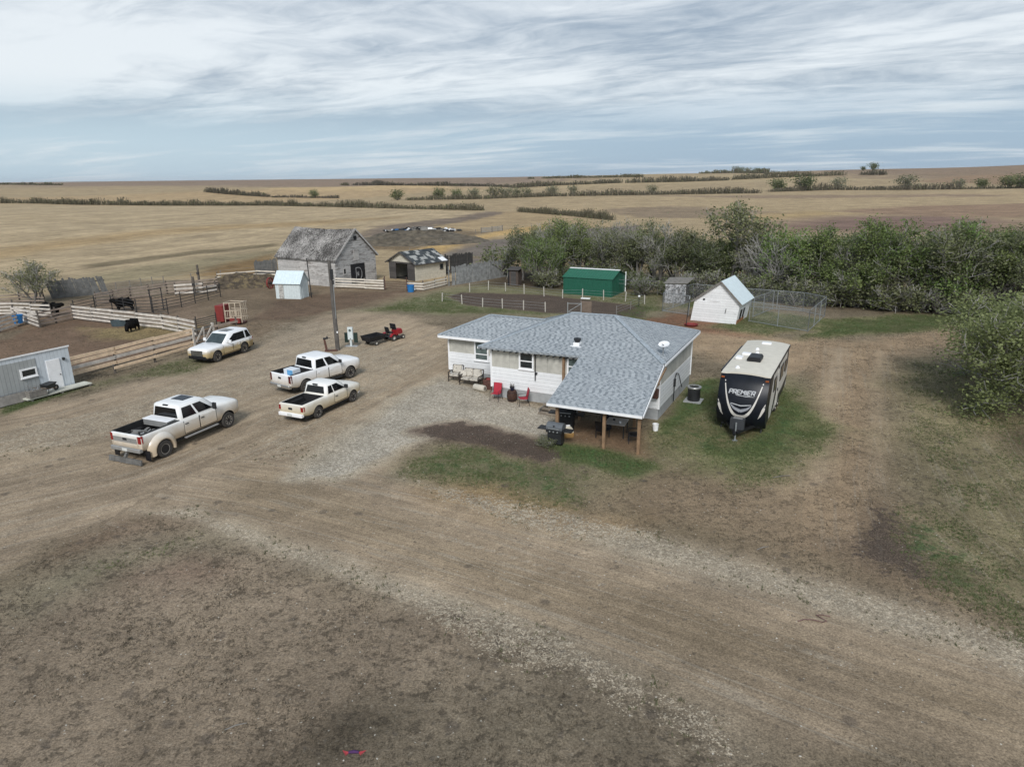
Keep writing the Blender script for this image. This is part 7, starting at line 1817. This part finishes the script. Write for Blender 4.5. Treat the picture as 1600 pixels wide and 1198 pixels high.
def hedge(label, path, hpx, seed, dens=1., green=.25, name='hedgerow', gap=.0):
    r_ = np.random.RandomState(seed); P = []
    for a, b in zip(path, path[1:]):
        n = max(2, int(abs(b[0] - a[0]) / 8))
        P += [G(a[0] + (b[0] - a[0]) * i / n, a[1] + (b[1] - a[1]) * i / n) for i in range(n)]
    P.append(G(*path[-1])); P = np.array([tuple(p) for p in P]); o = P[0].copy()
    L_ = np.concatenate([[0], np.cumsum(np.linalg.norm(np.diff(P, axis=0), axis=1))]); dist = np.linalg.norm(P.mean(0)); h = hpx * dist / F_PX
    bw = max(.10, dist / 1400.); n = int(min(16000, L_[-1] / bw * 5.0 * dens))
    s_ = r_.rand(n) * L_[-1]; c = np.stack([np.interp(s_, L_, P[:, k]) for k in range(3)], 1) - o
    prof = .50 + .75 * vnoise(s_, s_ * 0 + seed, h * 2.2) * (.5 + vnoise(s_, s_ * 0 + seed + 3., h * 9)) ; prof *= np.where(vnoise(s_, s_ * 0 + seed + 9, h * 7) < gap, .25, 1)
    c[:, :2] += r_.normal(0, h * .30, (n, 2))
    hh = h * prof * r_.uniform(.35, 1.05, n)
    tip = c + np.stack([r_.normal(0, .16, n) * hh, r_.normal(0, .16, n) * hh, hh], 1)
    a = r_.rand(n) * 6.28; sd_ = np.stack([np.cos(a), np.sin(a), a * 0], 1) * bw * r_.uniform(.5, 1.3, n)[:, None]
    low = c - np.array([0, 0, .2])
    V1 = np.stack([low - sd_ * .5, low + sd_ * .5, tip + sd_ * .25, tip - sd_ * .25], 1).reshape(-1, 3)
    m_ = n // 2; q = r_.choice(n, m_); C = c[q] + (tip[q] - c[q]) * r_.uniform(.3, 1., m_)[:, None] + r_.normal(0, h * .10, (m_, 3)); ls = bw * r_.uniform(.6, 1.5, m_)[:, None]
    U = r_.normal(0, 1, (m_, 3)); U /= np.linalg.norm(U, axis=1)[:, None]; W_ = np.cross(U, r_.normal(0, 1, (m_, 3))); W_ /= np.linalg.norm(W_, axis=1)[:, None]
    V2 = np.stack([C - U * ls, C - W_ * ls, C + U * ls, C + W_ * ls], 1).reshape(-1, 3)
    V = np.concatenate([V1, V2]); nq = n + m_
    me_ = bpy.data.meshes.new(name); me_.vertices.add(nq * 4); me_.vertices.foreach_set('co', V.ravel()); me_.loops.add(nq * 4); me_.loops.foreach_set('vertex_index', np.arange(nq * 4, dtype=np.int32))
    me_.polygons.add(nq); me_.polygons.foreach_set('loop_start', np.arange(0, nq * 4, 4, dtype=np.int32)); me_.polygons.foreach_set('loop_total', np.full(nq, 4, np.int32))
    mi = np.zeros(nq, np.int32); mi[n:] = (r_.rand(m_) < green); me_.polygons.foreach_set('material_index', mi)
    me_.update(calc_edges=True); me_.materials.append(LF_BROWN); me_.materials.append(LF_DARK)
    ob = bpy.data.objects.new(name, me_); link(ob); ob.location = o; tag(ob, label, 'hedgerow', 'bare field hedgerows'); return ob
hedge('dark brushy hedgerow at the far edge of the left stubble field, left half', [(-120, 316), (0, 317.5), (60, 318), (120, 320), (210, 321), (260, 321.5)], 8, 1, gap=.25)
hedge('dark brushy hedgerow ending above the barn at the left stubble field', [(255, 321.5), (420, 321.5), (500, 323), (620, 326), (756, 329)], 8.5, 2, 1.1)
hedge('short slanting hedgerow in the far left field', [(322, 300), (360, 304), (420, 308)], 7, 3); hedge('faint thin hedgerow right of the short slanting one', [(424, 308.5), (530, 310)], 4, 4, .8)
hedge('distant hedgerow below the brown ridge at centre left', [(552, 289.5), (640, 290), (752, 291), (800, 293)], 6, 5); hedge('tiny bush at the left tip of the centre left distant hedgerow', [(533, 289.5), (544, 290)], 5, 6)
hedge('distant hedgerow rising from the centre towards the skyline clump', [(800, 294), (870, 290), (970, 286)], 7, 7); hedge('distant hedgerow below the skyline clump of trees', [(980, 286), (1060, 284.5), (1138, 282)], 8, 8); hedge('distant hedgerow right of the skyline clump', [(1145, 281), (1230, 277), (1320, 274)], 8, 9); hedge('short dark hedge below the right skyline trees', [(1345, 273.5), (1384, 273.5)], 7, 10)
hedge('main brushy hedgerow running under the left field trees', [(634, 313), (740, 311.5), (864, 307)], 8, 11, 1.1, .45); hedge('main brushy hedgerow between the small thin tree and the belt', [(864, 307), (1030, 304.5), (1186, 302)], 8.5, 12, 1., .3)
hedge('brushy hedgerow linking the right field trees', [(1205, 300), (1300, 297), (1420, 297), (1500, 296)], 8, 13, 1.1, .3); hedge('thin hedgerow at the far right end', [(1500, 296), (1600, 294.5), (1760, 293)], 5, 14)
hedge('brush clump in the field behind the left shelter belt', [(812, 331), (850, 334), (900, 338), (955, 344)], 12, 15, 1.2)
hedge('low dark scrub under the skyline clump of trees', [(1094, 271.5), (1150, 270.5), (1200, 271)], 5, 20, 1.2, .8); hedge('low skyline scrub line at centre', [(848, 279), (920, 278), (1004, 277)], 4.5, 16, 1., .6); hedge('low skyline scrub line right of the centre trees', [(1195, 272.5), (1240, 272.5)], 3, 17, 1., .6); hedge('low scrub on the far left skyline', [(0, 288.5), (40, 289), (95, 289.5)], 3, 18, 1., .6); hedge('tiny bush on the skyline left of the centre scrub line', [(826, 279.5), (835, 279.5)], 4.5, 19, 1., .7)

# ---- grass tufts: green blades where the cover is green, dry blades on the rough pasture
def tufts(name, wgt, n, hgt, colr, seed, label, nb=5, wdt=.012):
    r_ = np.random.RandomState(seed); sel = np.nonzero(wgt > .02)[0]
    area = np.ones(len(sel)); pr = wgt[sel]; pr = pr / pr.sum(); q = sel[r_.choice(len(sel), n, p=pr)]
    bx_ = X[q] + r_.uniform(-.16, .16, n); by_ = Y[q] + r_.uniform(-.16, .16, n)
    a = r_.rand(n, nb) * 6.28; h = hgt * r_.uniform(.5, 1.4, (n, 1)) * r_.uniform(.6, 1.2, (n, nb)); ln = r_.uniform(.2, .9, (n, nb)) * h
    o_ = r_.normal(0, .035, (n, nb, 2)); x0 = bx_[:, None] + o_[..., 0]; y0 = by_[:, None] + o_[..., 1]; z0 = np.repeat(Zt[q][:, None], nb, 1)
    w_ = wdt * r_.uniform(.6, 1.4, (n, nb)); px_, py_ = -np.sin(a) * w_, np.cos(a) * w_
    V = np.stack([np.stack([x0 - px_, y0 - py_, z0 - .01], -1), np.stack([x0 + px_, y0 + py_, z0 - .01], -1), np.stack([x0 + np.cos(a) * ln, y0 + np.sin(a) * ln, z0 + h], -1)], 2).reshape(-1, 3)
    nt_ = n * nb; me_ = bpy.data.meshes.new(name); me_.vertices.add(nt_ * 3); me_.vertices.foreach_set('co', V.ravel()); me_.loops.add(nt_ * 3); me_.loops.foreach_set('vertex_index', np.arange(nt_ * 3, dtype=np.int32))
    me_.polygons.add(nt_); me_.polygons.foreach_set('loop_start', np.arange(0, nt_ * 3, 3, dtype=np.int32)); me_.polygons.foreach_set('loop_total', np.full(nt_, 3, np.int32)); me_.update(calc_edges=True)
    me_.materials.append(leaf_mat(name + '_blade', *colr)); ob = bpy.data.objects.new(name, me_); link(ob); tag(ob, label, 'grass', kind='stuff')
NY = fnoise(X, Y, 1.3); near = (Y > 11) & (Y < 80) & (np.abs(X) < 45)
inhouse = np.zeros(NV, bool)
dX, dY = X + 1.23, Y - 39.58; hu = dX * math.cos(-.468) + dY * math.sin(-.468); hv = -dX * math.sin(-.468) + dY * math.cos(-.468)
inhouse |= (hu > -5.2) & (hu < 10.4) & (hv > -.1) & (hv < 7.8)
cell = np.where(near & ~inhouse, 1., 0.)
g_ = np.clip(A['green'] - .18, 0, 1) ** 1.2 * np.clip((NY - .22) * 2.2, 0.12, 1.) * cell
tufts('grass', g_, 60000, .065, ((.075, .125, .040), (.115, .170, .060), (.17, .18, .095)), 5, 'green grass blades growing in patches around the house and trailer', 5)
dr_ = np.clip(A['clump'] - .35, 0, 1) * (A['green'] < .4) * (A['gravel'] < .3) * np.clip((NY - .40) * 5, 0, 1) * cell * (Y < 62)
tufts('dry_grass', dr_, 60000, .055, ((.13, .108, .080), (.20, .170, .125), (.085, .072, .055)), 6, 'short dry grass blades on the rough pasture', 4, .010)
ed = ((A['gravel'] > .35) & (A['gravel'] < .62) & (Y < 32)) * np.clip((NY - .50) * 3, 0.10, 1) * cell
tufts('weeds', ed, 420, .075, ((.075, .092, .050), (.125, .140, .080), (.16, .15, .10)), 8, 'small weeds scattered through the gravel beside the drive', 6, .016)

# ------------------------------------------------------------------ haze over the plain
HZ = 0.5 / 14000
hb = MB().bx(-13000, 13000, -600, 15000, -12, 82).build('haze', M_WHITE, None)
hb.data.materials.clear(); hm = bpy.data.materials.new('pale_haze'); hm.use_nodes = True; hm.node_tree.nodes.clear(); t = NT(hm.node_tree)
vol = t.node('ShaderNodeVolumePrincipled', 0, {'Color': (.80, .88, .97, 1), 'Density': HZ, 'Anisotropy': .0})
t.L.new(vol, t.N.new('ShaderNodeOutputMaterial').inputs[1]); hb.data.materials.append(hm); hb['kind'] = 'stuff'
